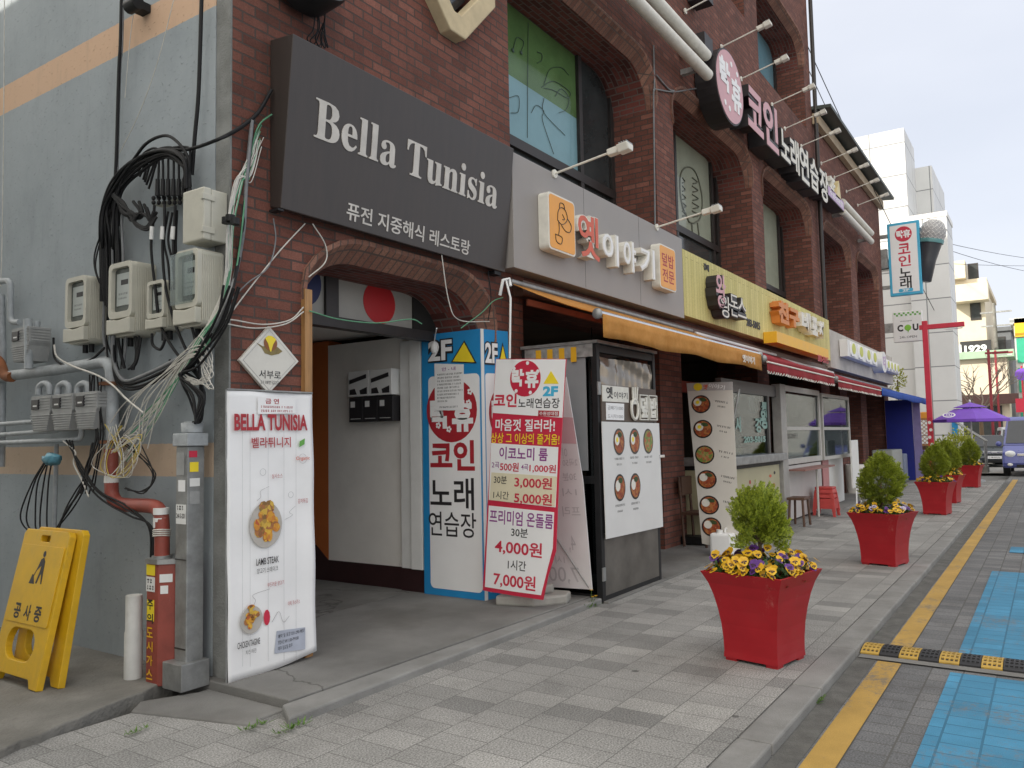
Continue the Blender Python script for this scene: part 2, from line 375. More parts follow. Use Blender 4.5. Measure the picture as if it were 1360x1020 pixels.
def food(name, a, b2, c):
    m, t, b = _new(name); L = t.links.new
    tc = _n(t, 'ShaderNodeTexCoord'); vo = _n(t, 'ShaderNodeTexVoronoi', Scale=38.); L(tc.outputs['Object'], vo.inputs['Vector'])
    rp = _n(t, 'ShaderNodeValToRGB'); e = rp.color_ramp.elements; e.new(.5)
    for q, (p, cc) in zip(e, ((.2, a), (.5, b2), (.8, c))): q.position = p; q.color = c4(cc)
    sx = _n(t, 'ShaderNodeSeparateColor'); L(vo.outputs['Color'], sx.inputs[0]); L(sx.outputs[0], rp.inputs[0]); L(rp.outputs[0], b.inputs['Base Color']); b.inputs['Roughness'].default_value = .5
    return m
M = {}
# brick of the facade: dark red-brown, and lighter tan brick in the arch bands
M['brick'] = masonry('brick', .205, .073, .007, [(0, (.128, .050, .037)), (.4, (.162, .062, .045)), (.8, (.185, .072, .052)), (1, (.23, .096, .070))], (.085, .060, .052), bump=.9, speckle=.16, spk_scale=90., patch=.24, grime=.55, jdist=.012, wob=.006, gst=(1.5, .22, 1))
M['arch'] = masonry('arch_brick', .075, .24, .007, [(0, (.18, .085, .062)), (.5, (.235, .115, .082)), (1, (.29, .15, .105))], (.12, .085, .07), bump=.7, speckle=.2, spk_scale=70., patch=.3, grime=.4, offset=0)
M['brickin'] = masonry('reveal_brick', .205, .072, .008, [(0, (.10, .034, .028)), (.5, (.16, .05, .04)), (1, (.21, .066, .052))], (.16, .12, .105), bump=.9, speckle=.16, spk_scale=90., patch=.25, grime=.35, jdist=.012)
M['side'] = None
m, t, b = _new('stucco'); L = t.links.new      # rough sprayed render, blue-grey, with a beige dado band and an orange stripe painted higher up
tc = _n(t, 'ShaderNodeTexCoord'); gx = _n(t, 'ShaderNodeSeparateXYZ'); L(tc.outputs['UV'], gx.inputs[0])
nz = _n(t, 'ShaderNodeTexNoise', Scale=1.3, Detail=9., Roughness=.68); L(tc.outputs['UV'], nz.inputs['Vector'])
rp = _n(t, 'ShaderNodeValToRGB'); e = rp.color_ramp.elements; e[0].position = .3; e[1].position = .72; e[0].color = (.285, .322, .342, 1); e[1].color = (.365, .402, .424, 1); L(nz.outputs['Fac'], rp.inputs[0])
out = rp.outputs[0]
def _band(out, z0, z1, col, slope=0.):
    w = _n(t, 'ShaderNodeTexNoise', Scale=30., Detail=3.); L(tc.outputs['UV'], w.inputs['Vector'])
    zz = _n(t, 'ShaderNodeMath', operation='MULTIPLY_ADD'); L(w.outputs['Fac'], zz.inputs[0]); zz.inputs[1].default_value = .012; L(gx.outputs[1], zz.inputs[2])
    zt = _n(t, 'ShaderNodeMath', operation='MULTIPLY_ADD'); L(gx.outputs[0], zt.inputs[0]); zt.inputs[1].default_value = slope; L(zz.outputs[0], zt.inputs[2])
    a = _n(t, 'ShaderNodeMath', operation='GREATER_THAN'); L(zt.outputs[0], a.inputs[0]); a.inputs[1].default_value = z0
    c = _n(t, 'ShaderNodeMath', operation='LESS_THAN'); L(zt.outputs[0], c.inputs[0]); c.inputs[1].default_value = z1
    mu = _n(t, 'ShaderNodeMath', operation='MULTIPLY'); L(a.outputs[0], mu.inputs[0]); L(c.outputs[0], mu.inputs[1])
    sc_ = _n(t, 'ShaderNodeMath', operation='MULTIPLY'); L(mu.outputs[0], sc_.inputs[0]); sc_.inputs[1].default_value = .93
    mx = _n(t, 'ShaderNodeMix', data_type='RGBA'); mx.inputs[7].default_value = c4(col); L(sc_.outputs[0], mx.inputs[0]); L(out, mx.inputs[6]); return mx.outputs[2]
out = _band(out, 1.305, 1.525, (.56, .42, .30)); out = _band(out, 4.43, 4.68, (.64, .42, .27))
st = _n(t, 'ShaderNodeTexNoise', Scale=2.2, Detail=10., Roughness=.75); mpn = _n(t, 'ShaderNodeMapping'); mpn.inputs['Scale'].default_value = (2.5, .5, 1); L(tc.outputs['UV'], mpn.inputs[0]); L(mpn.outputs[0], st.inputs['Vector'])
sr = _n(t, 'ShaderNodeMapRange'); sr.inputs[1].default_value = .52; sr.inputs[2].default_value = .8; sr.inputs[3].default_value = 0; sr.inputs[4].default_value = .3; L(st.outputs['Fac'], sr.inputs[0])
mx = _n(t, 'ShaderNodeMix', data_type='RGBA'); mx.inputs[7].default_value = (.10, .115, .12, 1); L(sr.outputs[0], mx.inputs[0]); L(out, mx.inputs[6]); L(mx.outputs[2], b.inputs['Base Color'])
b.inputs['Roughness'].default_value = .85
n1 = _n(t, 'ShaderNodeTexNoise', Scale=24., Detail=3., Roughness=.55); mp2 = _n(t, 'ShaderNodeMapping'); mp2.inputs['Scale'].default_value = (1, 2.4, 1); mp2.inputs['Rotation'].default_value = (0, 0, .5); L(tc.outputs['UV'], mp2.inputs[0]); L(mp2.outputs[0], n1.inputs['Vector'])
cr = _n(t, 'ShaderNodeMapRange'); cr.inputs[1].default_value = .64; cr.inputs[2].default_value = .74; L(n1.outputs['Fac'], cr.inputs[0])
bp = _n(t, 'ShaderNodeBump', Strength=.7, Distance=.018); L(cr.outputs[0], bp.inputs['Height']); L(bp.outputs[0], b.inputs['Normal'])
M['side'] = m
M['concrete'] = pm('concrete', (.185, .178, .16), .9, .32, 2., .9, 45., stain=.7, cracks=.4)
M['apron'] = pm('apron_concrete', (.18, .176, .166), .9, .25, 1.6, .5, 90., stain=.6, cracks=.3)
M['corner'] = pm('corner_concrete', (.21, .215, .205), .9, .25, 5., .6, 70., stain=.5)
M['kerb'] = pm('granite_kerb', (.225, .222, .212), .85, .2, 3., .5, 120., stain=.45)
M['paver'] = masonry('sidewalk_pavers', .20, .30, .0028, [(0, (.20, .197, .188)), (.10, (.208, .205, .196)), (.15, (.248, .244, .232)), (.55, (.268, .263, .25)), (.86, (.286, .28, .266)), (1, (.325, .318, .30))], (.135, .132, .125), rough=.88, bump=.45, speckle=.5, spk_scale=110., patch=.24, patch_scale=.7, grime=.4, jdist=.004, spots=2.3)
M['road'] = masonry('road_pavers', .15, .183, .005, [(0, (.125, .127, .13)), (.5, (.15, .152, .155)), (1, (.18, .18, .18))], (.10, .098, .093), rough=.88, bump=.4, speckle=.4, spk_scale=110., patch=.3, patch_scale=.7, grime=.5, jdist=.005, spots=1.7)
M['gutter'] = pm('gutter_asphalt', (.11, .108, .10), .95, .3, 9., .8, 130., stain=.35)
M['asphalt'] = pm('asphalt', (.13, .13, .13), .9, .2, 2., .5, 150.)
M['blue'] = worn_paint('blue_paint', (.06, .235, .385), (.15, .165, .175), .22, .15, .183, .006)
M['yline'] = worn_paint('yellow_paint', (.46, .29, .075), (.15, .14, .12), .19, 40., 40., .0001)
M['glass'] = glass('window_glass'); M['clear'] = glass('clear_glazing', (.97, .98, .98), 1.); M['dglass'] = glass('dark_glass', (.55, .6, .6), .5)
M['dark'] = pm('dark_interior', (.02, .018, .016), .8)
M['frame'] = pm('bronze_frame', (.045, .040, .038), .45, .2, 8, metal=.3)
M['black'] = pm('black_plastic', (.014, .014, .015), .5, .2, 12, spec=.3)
M['wire'] = pm('black_cable', (.012, .012, .013), .6, .3, 20, spec=.25)
M['wirew'] = pm('white_cable', (.55, .53, .48), .5, .2, 15)
M['wireg'] = pm('green_cable', (.09, .27, .15), .5, .2, 15)
M['grey'] = pm('grey_cable', (.17, .175, .18), .55, .25, 15)
M['white'] = pm('white_paint', (.74, .74, .72), .5, .05, 4, stain=.12)
M['whitev'] = pm('white_vinyl', (.82, .82, .82), .4, .03, 3)
M['steel'] = pm('galvanised_steel', (.30, .305, .30), .45, .25, 9, metal=.5, stain=.35, scuff=(.2, .19, .17))
M['zinc'] = pm('painted_pipe', (.36, .385, .40), .5, .18, 12, stain=.4)
M['chrome'] = pm('chrome', (.62, .62, .62), .2, .1, 10, metal=.9)
M['ivory'] = pm('meter_ivory', (.50, .485, .41), .45, .09, 6, stain=.25)
M['gasgrey'] = pm('gas_meter_grey', (.31, .315, .31), .55, .15, 9, stain=.3)
M['redpipe'] = pm('red_iron_pipe', (.27, .055, .038), .55, .25, 6, stain=.5, scuff=(.30, .20, .17))
M['pot'] = pm('red_pot', (.34, .012, .018), .42, .1, 5, stain=.2, spec=.35, scuff=(.45, .16, .14))
M['soil'] = pm('soil', (.045, .032, .022), .95, .4, 30, .8, 60)
M['yplastic'] = pm('yellow_plastic', (.66, .39, .010), .45, .1, 5, stain=.3, scuff=(.30, .22, .06))
M['signdark'] = pm('dark_sign_sheet', (.046, .037, .033), .42, .14, 3, stretch=(6, 6, .4))
M['signletter'] = pm('weathered_letters', (.56, .53, .49), .6, .12, 8)
M['taupe'] = pm('taupe_panel', (.285, .262, .245), .45, .06, 2)
M['orange'] = pm('orange_acrylic', (.78, .34, .05), .4, .06, 4)
M['letterwhite'] = pm('channel_letter_white', (.70, .68, .61), .5, .1, 9)
M['letterred'] = pm('letter_red', (.62, .11, .055), .45, .1, 8)
M['ink'] = pm('black_ink', (.022, .02, .022), .5, .1, 8)
M['inkred'] = pm('crimson_ink', (.55, .025, .06), .45, .06, 6)
M['inkmar'] = pm('maroon_ink', (.38, .02, .03), .5, .1, 6)
M['inkpur'] = pm('purple_ink', (.25, .045, .24), .5, .06, 6)
M['inkyel'] = pm('yellow_ink', (.85, .66, .03), .45, .05, 6)
M['inkblue'] = pm('blue_ink', (.02, .25, .55), .42, .06, 6)
M['inkcyan'] = pm('cyan_ink', (.06, .42, .65), .45, .06, 6)
M['inkgrn'] = pm('green_ink', (.12, .36, .06), .5, .1, 6)
M['inkgry'] = pm('grey_ink', (.33, .32, .33), .6, .06, 6)
M['beigepan'] = pm('pale_beige_print', (.72, .66, .48), .45, .04, 5)
M['pink'] = pm('pink_face', (.60, .33, .36), .45, .06, 6)
M['lilac'] = pm('lilac_strip', (.50, .36, .55), .5, .06, 6)
M['canvas'] = leafmat('orange_canvas', (.66, .31, .06), (.80, .43, .12), .8, .45, 5.)
M['canvasd'] = pm('rust_frame', (.33, .10, .055), .6, .2, 8)
M['redcan'] = leafmat('red_canvas', (.36, .022, .03), (.46, .035, .045), .75, .35, 5.)
M['bluecan'] = leafmat('blue_canvas', (.015, .085, .42), (.025, .12, .55), .7, .35, 5.)
M['bluepan'] = pm('blue_panel', (.006, .016, .24), .55, .1, 4)
M['purple'] = pm('purple_canvas', (.19, .075, .50), .7, .1, 5)
M['ypanel'] = None
M['ybox'] = pm('golden_box', (.78, .43, .02), .45, .06, 5)
M['wood'] = pm('varnished_wood', (.36, .19, .07), .5, .3, 3, stretch=(12, 12, 1))
M['dwood'] = pm('dark_wood', (.09, .045, .028), .55, .3, 3, stretch=(1, 14, 14))
M['lattice'] = pm('lattice_wood', (.36, .17, .06), .6, .2, 8)
M['lampred'] = pm('red_lamp_post', (.55, .02, .05), .4, .1, 5)
M['stoolred'] = pm('red_plastic', (.46, .05, .045), .45, .1, 6)
M['cream'] = pm('cream_stone', (.56, .46, .29), .8, .12, 6, .3, 90, stain=.15)
M['lobby'] = pm('lobby_wall', (.80, .77, .72), .8, .06, 2, stain=.12)
M['orangewall'] = pm('orange_wall', (.52, .14, .03), .75, .1, 2)
M['base'] = pm('maroon_skirting', (.035, .012, .013), .5, .2, 6)
M['bluedot'] = pm('navy_dot', (.01, .02, .10), .5); M['reddot'] = pm('red_dot', (.46, .012, .015), .5, .05)
M['frost'] = pm('frosted_panel', (.36, .345, .31), .5, .1, 3, stain=.1)
M['trunk'] = pm('bark', (.13, .085, .05), .9, .3, 25, .6, 60)
M['leafA'] = leafmat('thuja_leaf', (.06, .11, .010), (.46, .52, .05))
M['leafB'] = leafmat('thuja_dense_leaf', (.05, .095, .010), (.42, .47, .04))
M['leafC'] = leafmat('golden_leaf', (.16, .24, .03), (.50, .47, .05))
M['pleaf'] = leafmat('pansy_leaf', (.03, .075, .02), (.075, .15, .03))
M['petY'] = leafmat('yellow_petal', (.66, .34, .008), (.88, .58, .03), .5, .2, 25.)
M['petP'] = leafmat('purple_petal', (.07, .018, .17), (.17, .05, .30), .5, .2)
M['petW'] = leafmat('pale_violet_petal', (.45, .40, .60), (.65, .60, .72), .5, .2)
M['petD'] = pm('pansy_heart', (.035, .010, .022), .6)
M['weed'] = leafmat('weed_leaf', (.06, .14, .02), (.16, .28, .05))
# ------------------------------------------------------------------ the setting
b = MB()
b.quad((-60, -120, -.16), (900, -120, -.16), (900, 250, -.16), (-60, 250, -.16)); struct('ground', b, M['asphalt'])
b = MB(); b.box(-8, 34, -5.5, 1.21, -.15, -.055); struct('road', b, M['road'])
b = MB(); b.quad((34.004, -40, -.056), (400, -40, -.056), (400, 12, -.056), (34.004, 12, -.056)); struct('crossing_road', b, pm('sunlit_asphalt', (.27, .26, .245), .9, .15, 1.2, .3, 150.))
b = MB(); b.box(-8, 27.6, 1.38, 4.4, -.15, 0); struct('sidewalk', b, M['paver'])
b = MB()                                                     # kerb stones, one metre each, with open joints
for i in range(-8, 28):
    b.box(i + .003, i + .997, 1.205 + random.uniform(-.004, .004), 1.377, -.15, .004 + random.uniform(-.003, .003))
struct('kerb', b, M['kerb'], bevel=.012)
Zr = -.055
b = MB(); b.box(-8, 27.6, 1.075, 1.2, -.15, Zr + .004); struct('gutter', b, M['gutter'])
b = MB()
b.quad((-8, .915, Zr + .006), (5.98, .915, Zr + .006), (5.98, 1.06, Zr + .006), (-8, 1.06, Zr + .006))
b.quad((6.44, .915, Zr + .006), (29.5, .915, Zr + .006), (29.5, 1.06, Zr + .006), (6.44, 1.06, Zr + .006)); struct('yellow_line', b, M['yline'])
b = MB()
for x0, x1 in ((-3, 5.92), (6.46, 10.35), (12.0, 12.6)):
    b.quad((x0, -1.6, Zr + .008), (x1, -1.6, Zr + .008), (x1, .62 if x0 < 10 else .52, Zr + .008), (x0, .62 if x0 < 10 else .52, Zr + .008))
struct('blue_marking', b, M['blue'])
# raised concrete in front of the entrance, with a kerb strip along it, cut slabs at its corner
AP = .055
b = MB(); b.poly(WORLD, [(3.12, 3.66), (6.55, 3.58), (6.55, 5.2), (3.12, 5.2)], -.1, AP); struct('entrance_apron', b, M['apron'], bevel=.008)
b = MB(); b.poly(WORLD, [(2.93, 3.44), (6.55, 3.46), (6.55, 3.572), (3.06, 3.645)], -.1, .05); struct('apron_kerb', b, M['kerb'], bevel=.012)
b = MB(); b.poly(WORLD, [(2.86, 3.52), (2.92, 3.66), (3.10, 3.665), (3.10, 4.34), (2.75, 4.52), (2.62, 4.40)], -.1, .012); struct('corner_slab', b, M['apron'], bevel=.01)
b = MB(); b.poly(WORLD, [(6.56, 3.40), (27.6, 3.62), (27.6, 5.2), (6.56, 5.2)], -.1, .018); struct('shop_threshold', b, M['apron'], bevel=.006)
b = MB()                                                      # alley concrete with a ragged, chipped edge
edge = []
for i in range(25):
    f = i / 24; edge.append((1.0 + 2.05 * f + random.uniform(-.015, .015), 4.06 + .60 * f + random.uniform(-.018, .018)))
b.poly(WORLD, edge + [(3.19, 4.75), (3.19, 20), (-6, 20), (-6, 3.4)], -.1, .045); struct('alley_ground', b, M['concrete'], bevel=.01)

# ------------------------------------------------------------------ brick building
FY, BY = 4.3, 5.05
B = thing('brick_building', 'tall red brown brick building with arched windows and grey rendered side wall', 'building', (11, 9, 0))
def arch(x0, x1, z0, zt, r, e=0., n=8):
    """outline of an opening with rounded top corners (counter-clockwise seen from the street); e widens the arch, not the jambs"""
    o = [(x0, z0), (x1, z0)]
    for k in range(n + 1):
        a = PI / 2 * k / n; g = e * min(1, k / 3.); o.append((x1 - r + (r + g) * math.cos(a), zt - r + (r + g) * math.sin(a)))
    for k in range(n + 1):
        a = PI / 2 + PI / 2 * k / n; g = e * min(1, (n - k) / 3.); o.append((x0 + r + (r + g) * math.cos(a), zt - r + (r + g) * math.sin(a)))
    return o
ZS = 3.7
def rect(x0, x1, z0, z1): return [(x0, z0), (x1, z0), (x1, z1), (x0, z1)]
hexo = lambda e: [(x - .10, z + .15) for x, z in [(5.07 - e, 5.62), (5.07 - e, 5.50 - e * .2), (5.50 - e * .3, 5.06 - e), (5.66 + e * .3, 5.06 - e), (6.07 + e, 5.50 - e * .2), (6.07 + e, 6.30 + e * .2), (5.66 + e * .3, 6.74 + e), (5.50 - e * .3, 6.74 + e), (5.07 - e, 6.30 + e * .2)]]
A2 = [(6.45, 10.06), (10.72, 14.40), (15.09, 18.80)]
A3 = [(10.72, 14.40, 9.25), (15.20, 18.83, 8.55)]
E2 = [(19.95, 23.20), (24.05, 27.45)]
SH = [(6.62, 9.95), (10.72, 14.3), (15.0, 19.1)]
F4 = front(FY)
TR = .13
Aen = (3.84, 6.06, .0, 2.88, .55)
holesF = [arch(*Aen, e=TR)] + [arch(a, c, ZS, 6.58, .55, TR) for a, c in A2] + [arch(a, c, z, 10.58, .55, TR) for a, c, z in A3] + [hexo(0)] + [rect(a, c, .0, 2.9) for a, c in SH] + [arch(6.6, 10.0, 8.6, 10.58, .55)]
wall = MB(); wall.poly(F4, rect(3.2, 19.4, -.1, 21), -.75, 0, holesF)
part('wall', wall, M['brick'], B)
def archwork(mb_trim, mb_rev, outl, outl_e):
    n = len(outl)
    for i in range(1, n - 1):   # bevelled brick band under the arch
        p, q, pe, qe = outl[i], outl[i + 1], outl_e[i], outl_e[i + 1]
        if abs(p[0] - pe[0]) + abs(p[1] - pe[1]) + abs(q[0] - qe[0]) + abs(q[1] - qe[1]) < 1e-5: continue
        mb_trim.quad(F4.at(*pe, .028), F4.at(*qe, .028), F4.at(*q, -.13), F4.at(*p, -.13))
        d = V((pe[0] - p[0], pe[1] - p[1])); d2 = V((qe[0] - q[0], qe[1] - q[1]))
        d = d.normalized() * .035 if d.length > 1e-5 else V((0, 0)); d2 = d2.normalized() * .035 if d2.length > 1e-5 else V((0, 0))
        po, qo = (pe[0] + d.x, pe[1] + d.y), (qe[0] + d2.x, qe[1] + d2.y)
        mb_trim.quad(F4.at(*po, .030), F4.at(*qo, .030), F4.at(*qe, .028), F4.at(*pe, .028))
        mb_trim.quad(F4.at(*po, -.01), F4.at(*qo, -.01), F4.at(*qo, .030), F4.at(*po, .030))
        mb_rev.quad(F4.at(*p, -.13), F4.at(*q, -.13), F4.at(*q, -.745), F4.at(*p, -.745))
        mb_rev.quad(F4.at(*p, -.13), F4.at(*q, -.13), F4.at(*qe, -.13), F4.at(*pe, -.13))
for a in [Aen] + [(a, c, ZS, 6.58, .55) for a, c in A2] + [(a, c, z, 10.58, .55) for a, c, z in A3]:
    t_, r_ = MB(), MB(); archwork(t_, r_, arch(*a), arch(*a, e=TR))
    tp = part('arch', t_, M['arch'], B); part('soffit', r_, M['brickin'], tp)
b = MB(); b.fbox(side(3.2), -20, -4.452, -.1, 21, -.3, .018); part('side_wall', b, M['side'], B)
b = MB(); b.fbox(side(3.2), -4.45, -4.302, -.1, 21, -.1, .014); part('corner_strip', b, M['corner'], B)
b = MB(); b.box(3.2, 19.4, 4.3, 20, 21, 21.3); b.box(19.1, 19.4, 5.06, 20, 9, 21); b.box(3.3, 19.3, 19.7, 20, 0, 21); part('roof', b, M['concrete'], B)
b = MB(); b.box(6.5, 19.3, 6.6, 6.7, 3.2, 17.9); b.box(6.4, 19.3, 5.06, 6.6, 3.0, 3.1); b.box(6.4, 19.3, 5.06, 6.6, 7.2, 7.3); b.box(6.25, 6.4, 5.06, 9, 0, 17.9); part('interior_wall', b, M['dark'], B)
# hexagonal window in a cream stone surround
b = MB(); b.poly(F4, hexo(.10), -.02, .12, [hexo(-.10)]); part('stone_surround', b, M['cream'], B, bevel=.012)
b = MB(); b.poly(F4, hexo(-.10), -.16, -.10, [hexo(-.17)]); b.fbox(F4, 5.43, 5.48, 5.36, 6.7, -.15, -.11); w = part('window', b, M['frame'], B)
b = MB(); b.poly(F4, hexo(-.15), -.135, -.132); part('pane', b, pm('reflecting_glass', (.12, .14, .17), .05, .1, 3), w)
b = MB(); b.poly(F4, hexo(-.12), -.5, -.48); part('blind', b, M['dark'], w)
# wall of letter boxes in the lobby
L_ = thing('letter_boxes', 'bank of white and black letter boxes on the white lobby wall', 'letter boxes', (5.9, 5.66, 1.7)); F = side(5.998)
for k in range(2):
    u = -5.97 + .305 * k; b = MB(); b.fbox(F, u + .004, u + .298, 1.97, 2.23, .001, .14); o = part('white_box', b, M['white'], L_, bevel=.006)
    b = MB(); b.poly(F, [(u + .03, 2.10), (u + .26, 2.15), (u + .26, 2.19), (u + .03, 2.14)], .142, .15); part('slot', b, M['ink'], o)
    b = MB(); b.poly(F, [(u + .03, 1.99), (u + .13, 1.99), (u + .10, 2.05), (u + .03, 2.04)], .142, .146); b.poly(F, [(u + .17, 2.03), (u + .27, 2.06), (u + .27, 1.99), (u + .18, 1.99)], .142, .146); part('flap_print', b, M['ink'], o)
for k in range(3):
    u = -5.97 + .203 * k; b = MB(); b.fbox(F, u + .004, u + .197, 1.71, 1.96, .001, .13); o = part('black_box', b, M['ink'], L_, bevel=.006)
    b = MB(); b.fbox(F, u + .03, u + .09, 1.86, 1.92, .131, .133); b.fbox(F, u + .03, u + .17, 1.74, 1.745, .131, .133); part('label_print', b, M['white'], o)
# second-floor windows
FYw = front(4.97)
def window(x0, x1, z0, z1, muls, fills, sillz=None, w=.06):
    b = MB()
    b.fbox(FYw, x0, x1, z1 - w, z1, -.04, .04); b.fbox(FYw, x0, x1, z0, z0 + w, -.04, .04)
    for x in [x0 + w / 2] + muls + [x1 - w / 2]: b.fbox(FYw, x - w / 2, x + w / 2, z0 + w, z1 - w, -.045, .045)
    if sillz: b.fbox(FYw, x0, x1, sillz - w * .7, sillz + w * .7, -.05, .05)
    o = part('window', b, M['frame'], B)
    for (a, c, d, e, mt) in fills:
        q = MB(); q.fbox(FYw, a, c, d, e, -.012, -.004); part('pane', q, mt, o)
    q = MB(); q.poly(FYw, rect(x0 + w, x1 - w, (sillz or z0) + w, z1 - w), .034); part('glazing', q, M['clear'], o)
    return o
green = pm('green_window_film', (.12, .21, .075), .12, .2, 2.5); cyan = pm('painted_sky_reflection', (.25, .42, .46), .12, .08, 2); ivory = pm('ivory_window_film', (.42, .43, .33), .2, .1, 2)  # the pale blue pane carries the sky's reflection as painted colour
dg = pm('dim_window_glass', (.045, .05, .05), .06, .3, 2); bgl = pm('sky_blue_glass', (.20, .36, .42), .06, .12, 1.5)
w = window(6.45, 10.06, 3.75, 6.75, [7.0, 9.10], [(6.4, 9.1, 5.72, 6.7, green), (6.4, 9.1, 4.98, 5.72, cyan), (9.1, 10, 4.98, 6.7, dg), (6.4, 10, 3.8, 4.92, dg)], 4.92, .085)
b = MB(); ink = M['wire']
pp = lambda l: [FYw.at(*onY(x, y, 4.97).xz, .006) for x, y in l]
for l in ([(681, 66), (686, 50), (695, 56), (692, 68)], [(713, 84), (719, 80), (719, 72), (713, 69)], [(701, 30), (700, 183)],
          [(722, 112), (730, 92), (745, 90), (755, 100)], [(719, 116), (735, 108), (756, 122), (753, 130), (735, 120), (722, 117)],
          [(737, 128), (745, 118), (755, 130), (752, 145), (742, 150)], [(705, 150), (712, 140), (722, 148), (720, 160), (735, 205)], [(722, 130), (722, 150), (750, 180)],
          [(676, 130), (688, 128), (688, 148), (678, 150)]):
    b.tube(spline(pp(l), 5), .0042, 4)
for px, py in ((681, 67), (692, 70)): b.ell(pp([(px, py)])[0], (.03, .006, .025), 8, 5)
part('window_drawing', b, pm('dim_line', (.05, .09, .06), .5), w)
w = window(10.72, 14.40, 3.75, 6.85, [12.35, 14.1], [(12.4, 14.05, 5.0, 6.8, ivory), (10.8, 12.35, 5.0, 6.8, dg), (10.8, 14.3, 3.8, 4.95, dg)], 4.95, .085)
b = MB()
qq = lambda l: [FYw.at(*onY(x, y, 4.97).xz, .006) for x, y in l]
for l in ([(915, 295), (905, 270), (903, 235), (912, 222), (924, 230), (932, 262), (930, 288), (922, 296), (915, 295)], [(918, 296), (921, 318), (928, 318), (926, 296)]) : b.tube(spline(qq(l), 5), .014, 5)
for k in range(5):
    y = 236 + k * 11; b.tube(spline(qq([(906, y), (909 + k * .6, y + 5), (906, y + 7)]), 4), .011, 4); b.tube(spline(qq([(919, y), (926 + k * .6, y + 6), (920, y + 8)]), 4), .011, 4)
part('window_drawing', b, pm('olive_line', (.17, .17, .12), .5), w)
window(15.09, 18.80, 3.75, 6.85, [17.2, 18.5], [(17.2, 18.5, 4.75, 6.8, ivory), (15.2, 17.2, 4.75, 6.8, dg), (15.2, 18.7, 3.8, 4.7, dg)], 4.72, .085)
window(15.20, 18.83, 8.55, 10.75, [17.05], [(15.3, 17.0, 8.6, 10.7, dg), (17.1, 18.75, 8.6, 10.7, bgl)], None, .09)
window(10.72, 14.40, 9.25, 10.75, [12.5], [(10.8, 12.5, 9.3, 10.7, dg), (12.5, 14.3, 9.3, 10.7, dg)], None, .09)
window(6.6, 10.0, 8.6, 10.75, [8.3], [(6.7, 8.3, 8.7, 10.7, dg), (8.3, 9.9, 8.7, 10.7, dg)], None, .09)
# entrance lobby: white side wall, orange stair wall, fanlight with coloured dots over a beam
b = MB(); b.fbox(side(6.0), -6.41, -5.34, AP, 2.55, -.2, 0); b.box(3.3, 6.2, 9.3, 9.4, 0, 4); b.box(3.3, 3.4, 5.06, 9.3, 0, 4); b.box(3.3, 6.2, 5.06, 9.3, 2.62, 2.7); part('lobby_wall', b, M['lobby'], B)
b = MB(); b.fbox(side(6.0), -9.3, -6.412, AP, 2.6, -.2, .002); part('stair_wall', b, M['orangewall'], B)
b = MB(); b.fbox(side(6.0), -6.41, -5.342, AP, .27, 0, .012)
b.poly(side(6.0), [(-6.41, AP), (-6.41, .27), (-9.0, 2.3), (-9.0, 1.9), (-6.8, AP)], .003, .014); b.fbox(side(5.96), -5.342, -5.0, AP, .27, -.14, .012); part('skirting', b, M['base'], B)
b = MB(); b.fbox(side(5.97), -5.34, -5.20, .27, 2.5, -.1, .02); b.fbox(side(5.97), -5.196, -5.05, .27, 2.5, -.1, .045); part('door_post', b, M['white'], B, bevel=.006)
b = MB()
for k in range(9): b.box(3.6, 5.985, 6.6 + .28 * k, 9.29, AP + .17 * k, AP + .17 * (k + 1))
part('stairs', b, M['concrete'], B)
b = MB(); b.box(3.42, 5.985, 5.203, 6.598, -.1, AP); part('lobby_floor', b, M['apron'], B)
FT = front(4.92)
b = MB(); b.fbox(FT, 3.84, 6.06, 2.46, 2.55, -.06, .05); b.fbox(FT, 4.56, 4.70, 2.55, 2.98, -.04, .03); b.fbox(FT, 3.84, 6.06, 2.93, 3.02, -.05, .03); tr = part('transom', b, M['frame'], B)
b = MB(); b.fbox(FT, 3.85, 4.56, 2.55, 2.93, -.01, 0); b.fbox(FT, 4.70, 5.66, 2.55, 2.93, -.01, 0); part('pane', b, M['frost'], tr)
b = MB(); b.fbox(FT, 5.66, 6.05, 2.55, 2.93, -.02, .02); part('infill', b, M['dark'], tr)
b = MB(); b.disc(FT, 5.22, 2.745, .205, .19, .001, .004, 32); part('red_dot', b, M['reddot'], tr); b = MB(); b.disc(FT, 4.33, 2.80, .2, .2, .001, .004, 32); part('navy_dot', b, M['bluedot'], tr)
b = MB(); b.box(3.772, 3.838, 4.258, 4.298, AP, 2.58); part('jamb_board', b, M['wood'], B)
b = MB(); b.box(6.45, 19.35, 4.18, 4.297, 2.9, 3.05); part('fascia', b, M['dwood'], B)
# shop interiors of the ground floor
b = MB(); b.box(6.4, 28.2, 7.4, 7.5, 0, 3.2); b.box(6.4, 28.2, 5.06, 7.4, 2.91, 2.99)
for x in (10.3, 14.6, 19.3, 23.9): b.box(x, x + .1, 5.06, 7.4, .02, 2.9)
part('shop_backwall', b, pm('shop_wall', (.11, .085, .06), .8, .3, 1.5), B)

